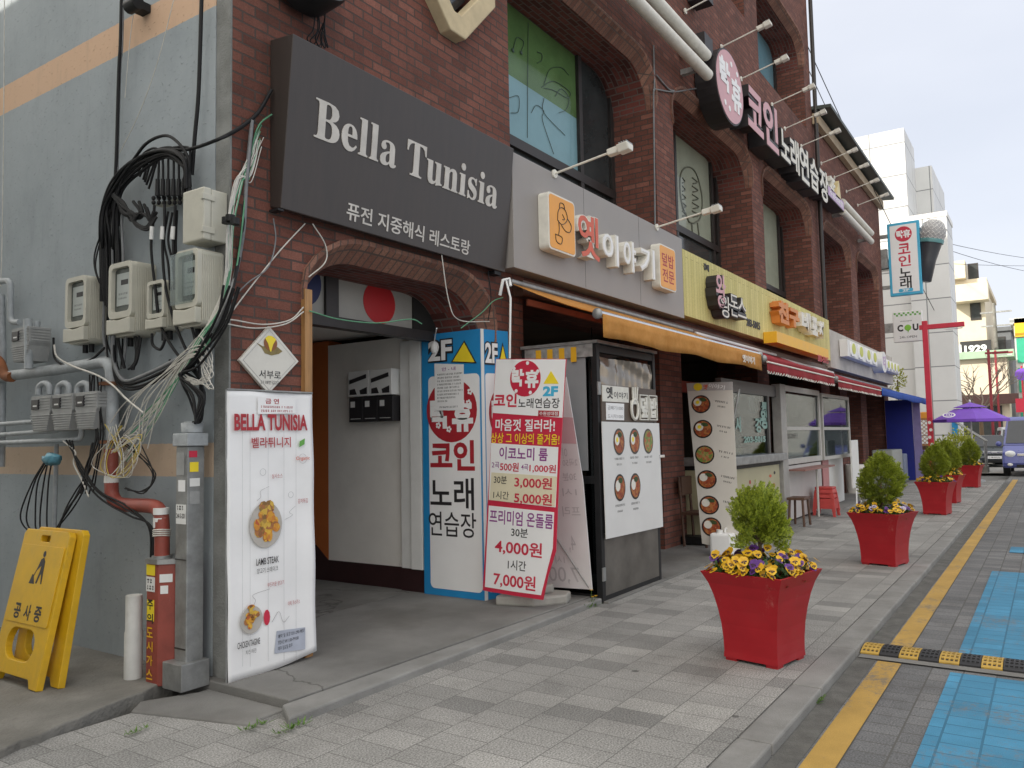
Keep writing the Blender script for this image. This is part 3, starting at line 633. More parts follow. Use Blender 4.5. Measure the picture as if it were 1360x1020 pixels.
# lower wing
N = thing('brick_annex', 'lower two storey brick wing with dark metal eaves beyond the brick building', 'building', (24, 9, 0))
hs = [arch(a, c, ZS, 6.58, .55, TR) for a, c in E2] + [rect(19.95, 21.1, 0, 2.9), rect(21.9, 23.7, 0, 2.9), rect(24.5, 27.5, 0, 2.9)]
wall = MB(); wall.poly(F4, rect(19.405, 28.3, -.1, 9.2), -.75, -.006, hs); part('wall', wall, M['brick'], N)
for a, c in E2:
    t_, r_ = MB(), MB(); archwork(t_, r_, arch(a, c, ZS, 6.58, .55), arch(a, c, ZS, 6.58, .55, TR)); tp = part('arch', t_, M['arch'], N); part('soffit', r_, M['brickin'], tp)
    b = MB(); b.fbox(FYw, a, c, 3.75, 3.82, -.04, .04); b.fbox(FYw, (a + c) / 2 - .04, (a + c) / 2 + .04, 3.82, 6.7, -.04, .04); w = part('window', b, M['frame'], N)
    b = MB(); b.fbox(FYw, a, c, 3.8, 6.7, -.012, -.004); part('pane', b, dg, w)
b = MB(); b.fbox(side(28.3), -14, -5.06, -.1, 9.2, .0, .3); b.box(19.41, 28.3, 14, 14.3, 0, 9.2); part('end_wall', b, M['brick'], N)
b = MB(); b.hexa([(19.42, 3.86, 9.16), (28.6, 3.86, 9.16), (19.42, 14.5, 10.2), (28.6, 14.5, 10.2), (19.42, 3.86, 9.24), (28.6, 3.86, 9.24), (19.42, 14.5, 10.28), (28.6, 14.5, 10.28)])
part('roof', b, pm('dark_green_roof', (.055, .068, .06), .5, .2, 3), N)
b = MB(); b.box(19.42, 28.4, 4.16, 4.29, 8.85, 9.10); part('eaves_board', b, pm('tan_eaves', (.42, .33, .22), .7, .15, 3), N)
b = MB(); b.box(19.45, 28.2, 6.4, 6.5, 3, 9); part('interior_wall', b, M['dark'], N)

# unseen house added to keep the low sun off the side wall and pavement
A = thing('sun_blocking_house', 'unseen pale house added across the alley to shade the side wall and pavement', 'building', (-6, 9, 0))
b = MB(); b.box(-14, -.8, 3.3, 17, -.1, 8); part('wall', b, M['white'], A)  # out of view; pale walls bounce light back at the side wall
b = MB(); b.box(-14.2, -.65, 3.15, 17.2, 8.01, 8.3); part('roof', b, M['concrete'], A)
for k in range(2):
    for j in range(3):
        b = MB(); b.box(-.798, -.74, 5 + 3.6 * j, 6.4 + 3.6 * j, 2.2 + 4 * k, 3.7 + 4 * k); w = part('window', b, M['frame'], A)
        b = MB(); b.box(-.739, -.732, 5.08 + 3.6 * j, 6.32 + 3.6 * j, 2.28 + 4 * k, 3.62 + 4 * k); part('pane', b, dg, w)
# ------------------------------------------------------------------ signs
def hit(F, px, py):
    d = _ray(px, py); o = V((0, 0, EYE)); t = (F.o - o).dot(F.n) / d.dot(F.n); p = o + d * t - F.o
    return (p.dot(F.u), p.dot(F.v))
def tx(mb, F, body, L, R, hpx, c0, c1=None, bold=0., hm=None):
    """ink from sight line L (left, mid height) to R (right, mid height); hpx = ink height there in photo pixels"""
    a, b_ = hit(F, *L), hit(F, *R)
    if hm is None:
        mx_, my_ = (L[0] + R[0]) / 2, (L[1] + R[1]) / 2
        hm = abs(hit(F, mx_, my_ - hpx / 2)[1] - hit(F, mx_, my_ + hpx / 2)[1])
    mb.text(F, body, (a[0] + b_[0]) / 2, (a[1] + b_[1]) / 2, abs(b_[0] - a[0]), hm, c0, c1, bold)
    return mb
def pl(F, pts): return [hit(F, *p) for p in pts]
def dots(mb, F, u0, u1, v, h, c0, seed=1):
    """a line of print too small to read"""
    r = random.Random(seed); u = u0
    while u < u1 - h * .4:
        w = h * r.uniform(.5, .95)
        for k in range(2):
            a = r.uniform(0, .5); mb.poly(F, rect(u + w * a * .5, min(u1, u + w * r.uniform(.6, .95)), v - h / 2 + h * .5 * k + h * .1, v - h / 2 + h * .5 * k + h * .34), c0)
        mb.poly(F, rect(u + w * .3, u + w * .45, v - h / 2, v + h / 2), c0)
        u += w * (1.12 if r.random() > .2 else 1.7)

# --- large dark sign over the entrance, leaning out at the top
S = thing('shop_sign', 'large dark brown wedge sign reading Bella Tunisia above the entrance', 'sign', (4.8, 4.2, 3.05))
BS = quadframe((3.5, 4.185, 3.075), (6.155, 4.185, 3.075), (3.5, 4.06, 4.245)); w_, h_ = 2.655, (V((3.5, 4.06, 4.245)) - V((3.5, 4.185, 3.075))).length
b = MB(); b.hexa([(3.5, 4.185, 3.075), (6.155, 4.185, 3.075), (3.5, 4.295, 3.10), (6.155, 4.295, 3.10), (3.5, 4.06, 4.245), (6.155, 4.06, 4.245), (3.5, 4.295, 4.27), (6.155, 4.295, 4.27)])
part('sign_box', b, M['signdark'], S, bevel=.006)
b = MB(); tl = hit(BS, 475, 155); bl = hit(BS, 416, 182); br = hit(BS, 659, 279)
h1 = abs(hit(BS, 473, 155)[1] - hit(BS, 474, 208)[1])
b.text(BS, '𝐁𝐞𝐥𝐥𝐚 𝐓𝐮𝐧𝐢𝐬𝐢𝐚', (bl[0] + br[0]) / 2, (bl[1] + br[1]) / 2 + h1 / 2, br[0] - bl[0], h1, .001, .006, .003); part('lettering', b, M['signletter'], S)
b = MB(); tx(b, BS, '퓨전 지중해식 레스토랑', (460, 283), (624, 327), 22, .001, .004, .012); part('lettering', b, M['signletter'], S)
pieces('bracket', [(3.48, 3.53, 4.19, 4.28, 3.06, 3.074), (6.0, 6.1, 4.2, 4.28, 3.04, 3.074)], M['black'], S)

# --- taupe fascia sign with channel letters
S = thing('shop_sign', 'taupe panel sign with orange picture tile and white and red channel letters', 'sign', (8.3, 4.1, 3.1))
FG = front(4.1); b = MB(); b.fbox(FG, 6.18, 10.40, 3.12, 4.235, -.19, 0); part('panel', b, M['taupe'], S, bevel=.004)
b = MB()
for x in (7.58, 8.99): b.fbox(FG, x - .002, x + .002, 3.13, 4.23, .0002, .0012)
part('panel_seam', b, M['frame'], S)
FL_ = front(3.98)
def tile(pts, orn, deco):
    q = pl(FL_, pts); u0, u1 = q[0][0], q[1][0]; v0, v1 = min(p[1] for p in q), max(p[1] for p in q)
    b = MB(); b.poly(FL_, rrect(u0 - .02, u1 + .02, v0 - .02, v1 + .02, .05), -.118, -.001); t_ = part('picture_tile', b, M['letterwhite'], S, bevel=.006)
    b = MB(); b.poly(FL_, rrect(u0, u1, v0, v1, .04), 0, .003); part('tile_face', b, M['orange'], t_)
    b = MB(); deco(b, u0, u1, v0, v1); part('tile_print', b, M['inkmar'] if orn else M['ink'], t_)
def jug(b, u0, u1, v0, v1):
    f = lambda a, c: FL_.at(u0 + (u1 - u0) * a, v0 + (v1 - v0) * c, .005)
    for l in ([(.30, .55), (.33, .72), (.45, .82), (.62, .80), (.70, .66), (.60, .55), (.45, .50), (.30, .55)], [(.38, .80), (.42, .90), (.56, .90), (.60, .80)], [(.70, .66), (.85, .55), (.80, .42), (.62, .40), (.45, .48)],
              [(.34, .55), (.36, .40), (.33, .28)], [(.20, .27), (.24, .14), (.42, .12), (.46, .25), (.20, .27)], [(.5, .7), (.58, .62), (.5, .6)]):
        b.tube(spline([f(*p) for p in l], 5), .0045, 4)
tile([(729, 256), (762, 272), (727, 326), (761, 334)], False, jug)
tile([(876, 325), (896, 334), (875, 377), (895, 386)], True, lambda b, u0, u1, v0, v1: (b.text(FL_, '덮밥', (u0 + u1) / 2, v0 + (v1 - v0) * .68, (u1 - u0) * .78, (v1 - v0) * .32, .004, None, .015), b.text(FL_, '전문', (u0 + u1) / 2, v0 + (v1 - v0) * .30, (u1 - u0) * .78, (v1 - v0) * .32, .004, None, .015)))
b = MB(); tx(b, FL_, '옛', (767, 309), (797, 320), 60, -.118, 0, .05); o = part('channel_letter', b, M['letterwhite'], S); b = MB(); tx(b, FL_, '옛', (768, 309), (796, 320), 58, .001, .004, .015); part('letter_face', b, M['letterred'], o)
for ch, l, r_, hp in (('이', (800, 325), (822, 335), 42), ('야', (828, 336), (845, 344), 41), ('기', (850, 345), (870, 352), 40)):
    b = MB(); tx(b, FL_, ch, l, r_, hp, -.118, 0, .05); o = part('channel_letter', b, M['letterwhite'], S)
    b = MB(); tx(b, FL_, ch, (l[0] + .6, l[1]), (r_[0] - .6, r_[1]), hp - 2, .001, .003, .0); part('letter_face', b, M['whitev'], o)

# --- yellow plank sign
m = masonry('yellow_planks', 8., .105, .0025, [(0, (.55, .49, .19)), (1, (.64, .575, .25))], (.20, .17, .05), rough=.7, bump=.5, speckle=.1, spk_scale=40., patch=.1, rot=PI / 2, grime=.12); M['ypanel'] = m
S = thing('shop_sign', 'pale yellow plank sign with black brush lettering and a golden box', 'sign', (14.8, 4.1, 3.1))
b = MB(); b.fbox(FG, 10.41, 19.25, 3.17, 4.10, -.19, 0); part('panel', b, m, S)
FB = front(3.93)
b = MB(); tx(b, FB, '왕', (951, 385), (964, 390), 46, -.165, -.002, .09); o = part('letter_block', b, M['ink'], S); b = MB(); tx(b, FB, '왕', (951, 384), (964, 389), 44, 0, .004, .015); part('letter_face', b, M['pink'], o)
for ch, l, r_, hp in (('왕', (957, 405), (970, 410), 30), ('돈', (970, 404), (980, 408), 30), ('스', (980, 407), (991, 411), 27)):
    b = MB(); tx(b, FB, ch, l, r_, hp, -.165, -.002, .09); o = part('letter_block', b, M['ink'], S); b = MB(); tx(b, FB, ch, l, r_, hp - 2, 0, .004, .0); part('letter_face', b, M['letterwhite'], o)
b = MB(); tx(b, FG, '경애', (934, 353), (941, 357), 9, .002, .01, .03); tx(b, FG, '203-5015', (991, 428), (1009, 433), 10, .002, .01, .03); part('lettering', b, M['ink'], S)
for ch, l, r_, hp, mt in (('친', (1034, 412), (1048, 418), 29, 'o'), ('구', (1049, 420), (1062, 425), 24, 'o'), ('네', (1065, 425), (1077, 430), 26, 'w'), ('포', (1079, 432), (1086, 435), 24, 'w'), ('차', (1088, 436), (1096, 440), 22, 'w')):
    b = MB(); tx(b, FB, ch, l, r_, hp, -.165, 0, .06); part('channel_letter', b, M['letterwhite'] if mt == 'w' else pm('orange_letter', (.62, .22, .05), .5, .1, 8), S)
q = pl(front(3.86), [(1032, 450), (1101, 481)])
b = MB(); b.fbox(front(3.86), q[0][0], q[1][0], 3.10, 3.30, -.235, 0); o = part('golden_box', b, M['ybox'], S, bevel=.006)
b = MB(); tx(b, front(3.86), '203-5015', (1086, 474), (1100, 480), 9, .002, None, .02); part('lettering', b, M['inkred'], o)
# --- pale sign at the far end of the row
S = thing('shop_sign', 'low grey fascia sign with a row of small white lightboxes at the far end', 'sign', (23.5, 4.1, 3.0))
b = MB(); b.fbox(FG, 19.27, 28.1, 3.02, 3.90, -.19, 0); part('panel', b, pm('dusty_fascia', (.46, .43, .39), .7, .15, 2, stain=.3), S)
b = MB(); b.fbox(front(3.9), 20.2, 24.1, 3.33, 3.74, -.19, 0); b.fbox(front(3.9), 25.4, 28.0, 3.33, 3.66, -.19, 0); part('lightbox', b, M['white'], S, bevel=.01)
FV = front(3.9); yg = pm('lime_letter', (.55, .58, .10), .5, .1, 6)
for k, u in enumerate((20.75, 21.7, 22.7, 23.6, 25.8, 26.4, 27.0, 27.6)):
    w = .3 if k < 4 else .2
    b = MB(); b.poly(FV, rrect(u - w, u + w, 3.36, 3.70 if k < 4 else 3.63, .08), .002, .03); part('letter_tile', b, M['whitev'], S)
    b = MB(); b.disc(FV, u, 3.55 if k < 4 else 3.50, w * .68, .13 if k < 4 else .11, .032, .04); part('letter_face', b, yg, S)
b = MB(); b.disc(FV, 24.75, 3.5, .42, .30, -.19, .08); part('round_lightbox', b, M['white'], S)
b = MB(); b.text(FV, '더', 24.75, 3.5, .4, .36, .082, .09, .02); part('lettering', b, M['lilac'], S)

# --- karaoke sign high on the facade: round disc, pink and white block letters on black returns
S = thing('karaoke_sign', 'long karaoke sign of pink disc and raised pink and white letters high on brick', 'sign', (17, 4.2, 7))
FK = front(3.95)
cu, cv = hit(FK, 969.5, 116); hl, hr = hit(FK, 952, 100), hit(FK, 987, 132); ht = hit(FK, 969, 66)[1]
b = MB(); b.disc(FK, cu, cv, (hr[0] - hl[0]) / 2 + .03, .60, -.33, -.002, 36); b.fbox(FK, cu - .85, cu - .5, 8.2, 8.6, -.33, -.05); b.fbox(FK, cu - .95, cu - .6, 7.35, 7.6, -.33, -.05); o = part('disc_box', b, M['ink'], S)
b = MB(); b.disc(FK, cu, cv, (hr[0] - hl[0]) / 2, .57, 0, .006, 36); part('disc_face', b, M['pink'], o)
b = MB(); b.text(FK, '락', cu - .26, cv + .10, .48, .5, .008, .014, .05); b.text(FK, '휴', cu + .28, cv - .05, .48, .56, .008, .014, .05); part('lettering', b, M['whitev'], o)
b = MB()
for du, dv in ((-.45, .38), (.1, .45), (-.35, -.38), (-.1, -.42), (.45, .38)): b.disc(FK, cu + du * .8, cv + dv * .9, .05, .05, .008, .012, 6)
part('petal_print', b, M['whitev'], o)
for ch, l, r_, hp, mt, bl_ in (('코', (993, 141), (1013, 156), 52, M['pink'], .03), ('인', (1014, 160), (1033, 174), 58, M['pink'], .03),
                         ('노', (1037, 190), (1049, 198), 36, M['letterwhite'], .02), ('래', (1050, 202), (1061, 211), 42, M['letterwhite'], .02), ('연', (1062, 214), (1074, 224), 44, M['letterwhite'], .02), ('습', (1076, 228), (1087, 237), 40, M['letterwhite'], .02), ('장', (1089, 243), (1100, 251), 40, M['letterwhite'], .02)):
    b = MB(); tx(b, FK, ch, l, r_, hp + 2, -.33, -.004, bl_ + .05); o = part('letter_block', b, M['ink'], S)
    b = MB(); tx(b, FK, ch, l, r_, hp, 0, .006, bl_); part('letter_face', b, mt, o)
b = MB(); tx(b, FK, '2F', (1103, 243), (1109, 248), 19, -.2, .004, .03); part('lettering', b, M['letterwhite'], S)
b = MB(); b.poly(FK, pl(FK, [(1110, 261), (1117, 266), (1114, 240)]), -.2, .004); part('triangle', b, pm('cream_arrow', (.62, .52, .28), .5), S)
q = pl(FK, [(1100, 262), (1121, 278)]); b = MB(); b.fbox(FK, q[0][0], q[1][0], 6.98, 7.24, -.3, -.002); o = part('strip_box', b, M['ink'], S)
b = MB(); b.fbox(FK, q[0][0] + .02, q[1][0] - .02, 7.0, 7.22, 0, .004); part('strip_face', b, M['lilac'], o)
b = MB(); b.text(FK, '수원성대점', (q[0][0] + q[1][0]) / 2, 7.11, (q[1][0] - q[0][0]) * .8, .13, .006, None, .02); part('lettering', b, M['whitev'], o)

# --- blade signs at the corner of the annex
SB = side(28.4)
S = thing('blade_sign', 'tall white and blue vertical karaoke sign beside a big microphone model', 'sign', (28.5, 3.65, 5.9))
b = MB(); b.fbox(SB, -4.10, -3.15, 5.93, 8.33, -.22, 0); part('sign_box', b, M['inkcyan'], S, bevel=.02)
b = MB(); b.fbox(SB, -4.02, -3.23, 6.02, 8.24, .001, .006); part('panel', b, M['whitev'], S)
b = MB(); b.disc(SB, -3.62, 7.93, .25, .25, .008, .012, 28); part('disc', b, M['inkred'], S)
b = MB(); b.text(SB, '락휴', -3.62, 7.93, .42, .26, .014, None, .05); part('lettering', b, M['whitev'], S)
b = MB(); b.text(SB, '코', -3.62, 7.45, .36, .34, .008, None, .02); b.text(SB, '인', -3.62, 7.05, .36, .36, .008, None, .02); part('lettering', b, M['inkred'], S)
b = MB(); b.text(SB, '노', -3.62, 6.66, .36, .32, .008, None, .02); b.text(SB, '래', -3.62, 6.32, .34, .36, .008, None, .02); part('lettering', b, M['ink'], S)
b = MB(); b.poly(SB, rrect(-3.84, -3.42, 6.03, 6.14, .04), .008, .010); part('floor_plate', b, M['inkcyan'], S); b = MB(); b.text(SB, '2F', -3.63, 6.085, .2, .08, .012, None, .03); part('lettering', b, M['whitev'], S)
pieces('bracket', [(28.42, 28.6, 4.1, 4.35, 7.9, 8.0), (28.42, 28.6, 4.1, 4.35, 6.2, 6.3), (28.31, 28.5, 4.12, 4.6, 6.9, 7.5)], M['steel'], S)
Mi = thing('microphone_model', 'giant grey microphone model with mesh head beside the karaoke blade sign', 'sign', (28.7, 2.95, 6.6))
mc = onX(1236, 312, 28.6)
ax = Fr(onX(1229, 372, 28.6), onX(1229, 372, 28.6) - onX(1229, 372, 28.9), (0, .97, .25)); 
base_p = onX(1227, 374, 28.65); head_p = onX(1238, 311, 28.65); axd = (head_p - base_p).normalized()
FM = Fr(base_p, axd.orthogonal(), axd.cross(axd.orthogonal())); Lh = (head_p - base_p).length
b = MB(); b.lathe(FM, [(.19, 0), (.22, .02), (.25, Lh * .45), (.33, Lh * .78), (.345, Lh * .82)], 20); part('handle', b, pm('graphite', (.05, .055, .065), .4, .1, 6), Mi)
b = MB(); b.lathe(FM, [(.37, Lh * .80), (.38, Lh * .86), (.37, Lh * .88)], 20); part('collar', b, pm('teal_rim', (.10, .26, .27), .4), Mi)
m = pm('mesh_grille', (.33, .33, .34), .5, .1, 20); b = MB(); b.lathe(FM, [(.36, Lh * .88), (.40, Lh * .98), (.385, Lh * 1.1), (.30, Lh * 1.22), (.17, Lh * 1.29), (.0, Lh * 1.31)], 24); part('grille', b, m, Mi)
b = MB()
for k in range(16):
    a = 2 * PI * k / 16
    for sgn in (1, -1):
        b.tube([FM.at((r + .004) * math.cos(a + sgn * .5 * i), (r + .004) * math.sin(a + sgn * .5 * i), h) for i, (r, h) in enumerate(((.36, Lh * .88), (.40, Lh * .98), (.385, Lh * 1.1), (.30, Lh * 1.22), (.17, Lh * 1.29)))], .008, 4, False)
part('grille_wire', b, M['white'], Mi)
S = thing('blade_sign', 'square white convenience store sign with green leaf dot below the karaoke blade', 'sign', (28.5, 3.65, 4.4))
b = MB(); b.fbox(SB, -4.07, -3.21, 4.41, 5.40, -.2, 0); part('sign_box', b, M['white'], S, bevel=.02)
b = MB()
for k in range(6):
    b.poly(SB, rect(-4.03 + k * .133, -3.97 + k * .133, 5.31, 5.37), .002); b.poly(SB, rect(-3.965 + k * .133, -3.905 + k * .133, 5.25, 5.31), .002)
part('check_print', b, M['inkgrn'], S)
b = MB(); b.text(SB, 'C', -3.86, 4.86, .17, .22, .002, None, .05); b.text(SB, 'U', -3.41, 4.86, .17, .22, .002, None, .05); b.text(SB, '24h OPEN', -3.64, 4.56, .5, .07, .002, None, .0); dots(b, SB, -3.85, -3.5, 5.08, .035, .002); part('lettering', b, M['ink'], S)
b = MB(); b.disc(SB, -3.635, 4.86, .10, .10, .002, .004); b.poly(SB, [(-3.66, 4.78), (-3.60, 4.78), (-3.63, 4.70)], .002, .004); part('leaf_dot', b, pm('leaf_green', (.22, .5, .05), .5), S)
b = MB(); b.box(28.42, 28.55, 4.07, 4.35, 4.75, 5.05); part('bracket', b, M['steel'], S)

# --- diamond street plate on the brick pier
S = thing('street_plate', 'white diamond street name plate with a leaf and chestnut emblem on brick pier', 'sign', (3.5, 4.27, 1.9))
FD = front(4.27); q = pl(FD, [(318, 478), (357, 523), (397, 480), (358, 433)])
b = MB(); b.poly(FD, q, -.028, 0); part('plate', b, pm('enamel_white', (.66, .64, .58), .35, .05, 8, stain=.1), S, bevel=.004)
cx_, cy_ = hit(FD, 357.5, 478); 
b = MB(); b.tube([FD.at(cx_ + (p[0] - cx_) * .88, cy_ + (p[1] - cy_) * .88, .001) for p in q + q[:1]], .0012, 4); part('border_print', b, M['inkgry'], S)
uu, vv = hit(FD, 359, 463)
b = MB(); b.poly(FD, [(uu - .115, vv + .03), (uu - .07, vv), (uu - .045, vv - .035), (uu + .01, vv - .045), (uu + .07, vv - .03), (uu + .10, vv - .01), (uu + .06, vv + .015), (uu, vv + .02), (uu - .06, vv + .01)], .001, .002); part('leaf_print', b, pm('olive_leaf', (.22, .17, .06), .6, .2, 20), S)
b = MB(); b.disc(FD, uu + .0, vv + .035, .055, .05, .003, .0035); part('nut_print', b, pm('chestnut', (.25, .09, .025), .5, .15, 20), S)
b = MB(); b.poly(FD, [(uu - .045, vv + .065), (uu - .02, vv + .03), (uu - .004, vv - .02), (uu + .004, vv - .02), (uu + .02, vv + .03), (uu + .045, vv + .065), (uu + .01, vv + .085), (uu - .02, vv + .085)], .004, .0045); part('nut_cap_print', b, M['inkyel'], S)
b = MB(); tx(b, FD, '서부로', (344, 497), (373, 498), 11, .001, None, .012); tx(b, FD, '2118번길27', (346, 507.5), (370, 508), 5, .001, None, .0); part('lettering', b, M['ink'], S)

# --- tall vinyl banner against the pier
S = thing('menu_banner', 'tall white vinyl banner headed BELLA TUNISIA with two food pictures', 'banner', (3.52, 4.25, AP))
NB = 22
def banner_pt(i, j):
    f, g = i / NB, j / 40; x = 3.145 + .675 * f
    y = 4.235 + .03 * g - .02 * f + .006 * math.sin(9 * f + 2.1 * g) * (1 - .4 * g) + .004 * math.sin(17 * g + 5 * f) - .012 * f * (1 - g)
    z = AP + .0 + 1.775 * g + .012 * math.sin(PI * f) * (g - .5) + (.045 * f * f - .02) * (1 - g) + .02
    return V((x, y, z))
b = MB(); b.add([banner_pt(i, j) for j in range(41) for i in range(NB + 1)], [(j * (NB + 1) + i, j * (NB + 1) + i + 1, (j + 1) * (NB + 1) + i + 1, (j + 1) * (NB + 1) + i) for j in range(40) for i in range(NB)], True)
sh = part('sheet', b, pm('banner_vinyl', (.82, .82, .82), .38, .05, 3, .12, 9.), S); sm_ = sh.modifiers.new('thickness', 'SOLIDIFY'); sm_.thickness = .003; sm_.offset = -1
b = MB(); b.tube([banner_pt(0, 40), banner_pt(NB, 40)], .008, 6); b.tube([banner_pt(0, 0) + V((.0, .02, 0)), banner_pt(0, 40) + V((0, .01, 0))], .007, 6); b.tube([banner_pt(NB, 0) + V((0, .02, 0)), banner_pt(NB, 40) + V((0, .01, 0))], .007, 6); part('stand_rod', b, M['steel'], S)
FN = quadframe((3.145, 4.222, AP + .02), (3.79, 4.20, AP + .02), (3.145, 4.252, AP + 1.795))
b = MB(); tx(b, FN, 'BELLA TUNISIA', (311, 562), (408, 560), 22, .003, None, .035); part('lettering', b, M['inkmar'], S)
b = MB(); tx(b, FN, '벨라튀니지', (334, 588), (386, 587), 14, .003, None, .012); part('lettering', b, M['inkmar'], S)
b = MB(); b.poly(FN, pl(FN, [(342, 550), (392, 549), (392, 529), (342, 527)]), .004, .005); n = part('notice', b, M['whitev'], S)
b = MB(); tx(b, FN, '금 연', (352, 533), (370, 533), 7, .006, None, .02); u0, v0 = hit(FN, 346, 540); u1, v1 = hit(FN, 389, 541); dots(b, FN, u0, u1, v0, .016, .006, 3); dots(b, FN, u0, u1, v0 - .026, .016, .006, 4); part('notice_print', b, M['inkmar'], n)
b = MB(); tx(b, FN, 'LAMB STEAK', (340, 746), (370, 743), 9, .003, None, .01); tx(b, FN, '양고기 스테이크', (341, 758), (369, 755), 7, .003); tx(b, FN, 'CHICKEN TAGINE', (315, 857), (345, 852), 8.5, .003, None, .01); tx(b, FN, '치킨 타진', (326, 866), (340, 864), 6, .003); part('lettering', b, M['ink'], S)
b = MB()
for i, (x, y, w_) in enumerate(((368, 632, 14), (402, 665, 13), (366, 775, 22), (390, 800, 16), (387, 807, 20))):
    tx(b, FN, ('살사소스', '감자튀김', '부드러운 양고기', '야채 쿠스쿠스', '')[i] or ' ', (x - w_ / 2, y), (x + w_ / 2, y), 6, .003) if i < 4 else None
part('caption', b, M['inkmar'], S)
b = MB()
for i, l in enumerate(([(341, 665), (346, 660), (346, 652), (357, 646)], [(378, 690), (388, 684), (384, 680), (392, 672)], [(333, 810), (339, 798), (336, 790), (358, 782)], [(361, 826), (370, 812), (376, 826), (384, 818)])):
    b.tube(spline([FN.at(*hit(FN, *p), .003) for p in l], 5), .0012, 4)
for x in (322, 332, 356, 377, 393): b.tube([FN.at(*hit(FN, x, 551 if x < 340 else 550), .002), FN.at(*hit(FN, x, 885 if x < 340 else 878), .002)], .0006, 4)
for px, py, r in ((349, 627, .022), (402, 609, .032), (386, 657, .02)):
    u, v = hit(FN, px, py); b.tube([FN.at(u + r * math.cos(a / 10 * PI), v + r * math.sin(a / 10 * PI), .003) for a in range(21)], .001, 4)
part('line_print', b, M['inkgry'], S)
b = MB(); u, v = hit(FN, 401, 588); b.poly(FN, [(u - .025, v - .03), (u + .02, v - .01), (u + .025, v + .03), (u - .02, v + .01)], .003); part('leaf_print', b, M['inkgrn'], S)
b = MB(); tx(b, FN, 'Organic', (393, 610), (411, 608), 6, .004, None, .01); part('lettering', b, M['letterred'], S)
fd1 = food('stew_print', (.40, .16, .05), (.16, .07, .03), (.62, .40, .06)); fd2 = food('fries_print', (.62, .30, .03), (.45, .09, .03), (.70, .42, .05))
def plate(px, py, ru, rv, seedv):
    u, v = hit(FN, px, py); b = MB(); b.disc(FN, u, v, ru, rv, .003, .004); p_ = part('plate_print', b, pm('dish_grey', (.45, .42, .38), .5, .1, 12), S)
    r = random.Random(seedv)
    for mt in (fd1, fd2):
        b = MB()
        for k in range(11):
            a, q = r.uniform(0, 6.28), r.uniform(.1, .72); b.disc(FN, u + ru * q * math.cos(a), v + .02 + rv * q * math.sin(a), ru * r.uniform(.18, .36), rv * r.uniform(.15, .3), .005 + .0004 * k, None, 9)
        part('food_print', b, mt, p_)
plate(353, 697, .125, .145, 5); plate(334, 823, .08, .085, 9)
b = MB(); q = hit(FN, 354, 820); b.disc(FN, q[0], q[1], .025, .05, .004, None, 10); part('pepper_print', b, M['inkred'], S)
b = MB(); b.poly(FN, pl(FN, [(364, 868), (405, 862), (405, 833), (367, 838)]), .003); n = part('info_panel', b, pm('pale_blue_print', (.42, .45, .53), .5), S)
b = MB()
for k, t_ in enumerate(('예약 및 포장 031-290-9837', '영업시간 AM 11:00~PM10:00', '매주 일요일 휴무')):
    l, r_ = (369, 843 + 9 * k), ((404, 396, 388)[k], 839 + 9 * k); tx(b, FN, t_, l, r_, 5.5, .004)
part('notice_print', b, M['ink'], n)

# --- blue karaoke light-box by the entrance
S = thing('lightbox_sign', 'tall blue and white karaoke box standing in the entrance, yellow arrow and 2F', 'sign', (5.98, 4.65, AP))
FX = side(5.90); b = MB(); b.poly(WORLD, [(5.92, 4.32), (6.255, 4.235), (6.255, 4.293), (6.05, 4.293), (6.05, 5.03), (5.92, 5.03)], AP, 2.53)
FX = side(5.92)
part('box', b, M['inkblue'], S, bevel=.004)
b = MB(); q0, q1 = hit(FX, 568, 495), hit(FX, 636, 792); b.poly(FX, rrect(q0[0] + .01, -4.335, .12, 2.12, .05), .002, .005); part('panel', b, M['whitev'], S)
b = MB(); tx(b, FX, '2F', (570, 466), (601, 465), 27, .012, .016, .03); part('lettering', b, M['whitev'], S)
b = MB(); tx(b, FX, '2F', (569, 466), (602, 465), 31, .004, .008, .11); part('lettering', b, M['ink'], S)
tri = lambda F, a, b2, c, o, i: (MB().poly(F, pl(F, [a, b2, c]), o), )
def triangle(F, a, b2, c, w0):
    b = MB(); ctr = ((a[0] + b2[0] + c[0]) / 3, (a[1] + b2[1] + c[1]) / 3); g = lambda p, s: (ctr[0] + (p[0] - ctr[0]) * s, ctr[1] + (p[1] - ctr[1]) * s)
    b.poly(F, pl(F, [g(a, 1.18), g(b2, 1.18), g(c, 1.18)]), w0, w0 + .002); t_ = part('arrow_edge', b, M['ink'], S)
    b = MB(); b.poly(F, pl(F, [a, b2, c]), w0 + .003, w0 + .005); part('arrow', b, M['inkyel'], S)
triangle(FX, (602, 480), (631, 481), (617, 455), .004)
u, v = hit(FX, 600, 545); b = MB(); b.disc(FX, u, v, .30, .30, .006, .008, 32); part('disc', b, M['inkmar'], S)
b = MB(); tx(b, FX, '락', (572, 550), (598, 549), 40, .009, None, .06); tx(b, FX, '휴', (601, 553), (629, 552), 42, .009, None, .06)
for px, py in ((579, 512), (625, 520), (583, 565), (597, 570), (623, 535)):
    c_ = hit(FX, px, py)
    for k in range(5): b.disc(FX, c_[0] + .02 * math.cos(k * 1.257), c_[1] + .02 * math.sin(k * 1.257), .013, .013, .0095, None, 8)
part('lettering', b, M['whitev'], S)
b = MB(); tx(b, FX, '코인', (572, 605), (631, 605), 40, .006, None, .035); part('lettering', b, M['inkmar'], S)
b = MB(); tx(b, FX, '노래', (572, 656), (630, 655), 42, .006, None, .015); tx(b, FX, '연습장', (570, 697), (633, 696), 33, .006, None, .005); part('lettering', b, M['ink'], S)
b = MB(); b.poly(FX, pl(FX, [(579, 545), (617, 545), (617, 484), (578, 483)]), .012, .013); n = part('notice', b, M['whitev'], S)
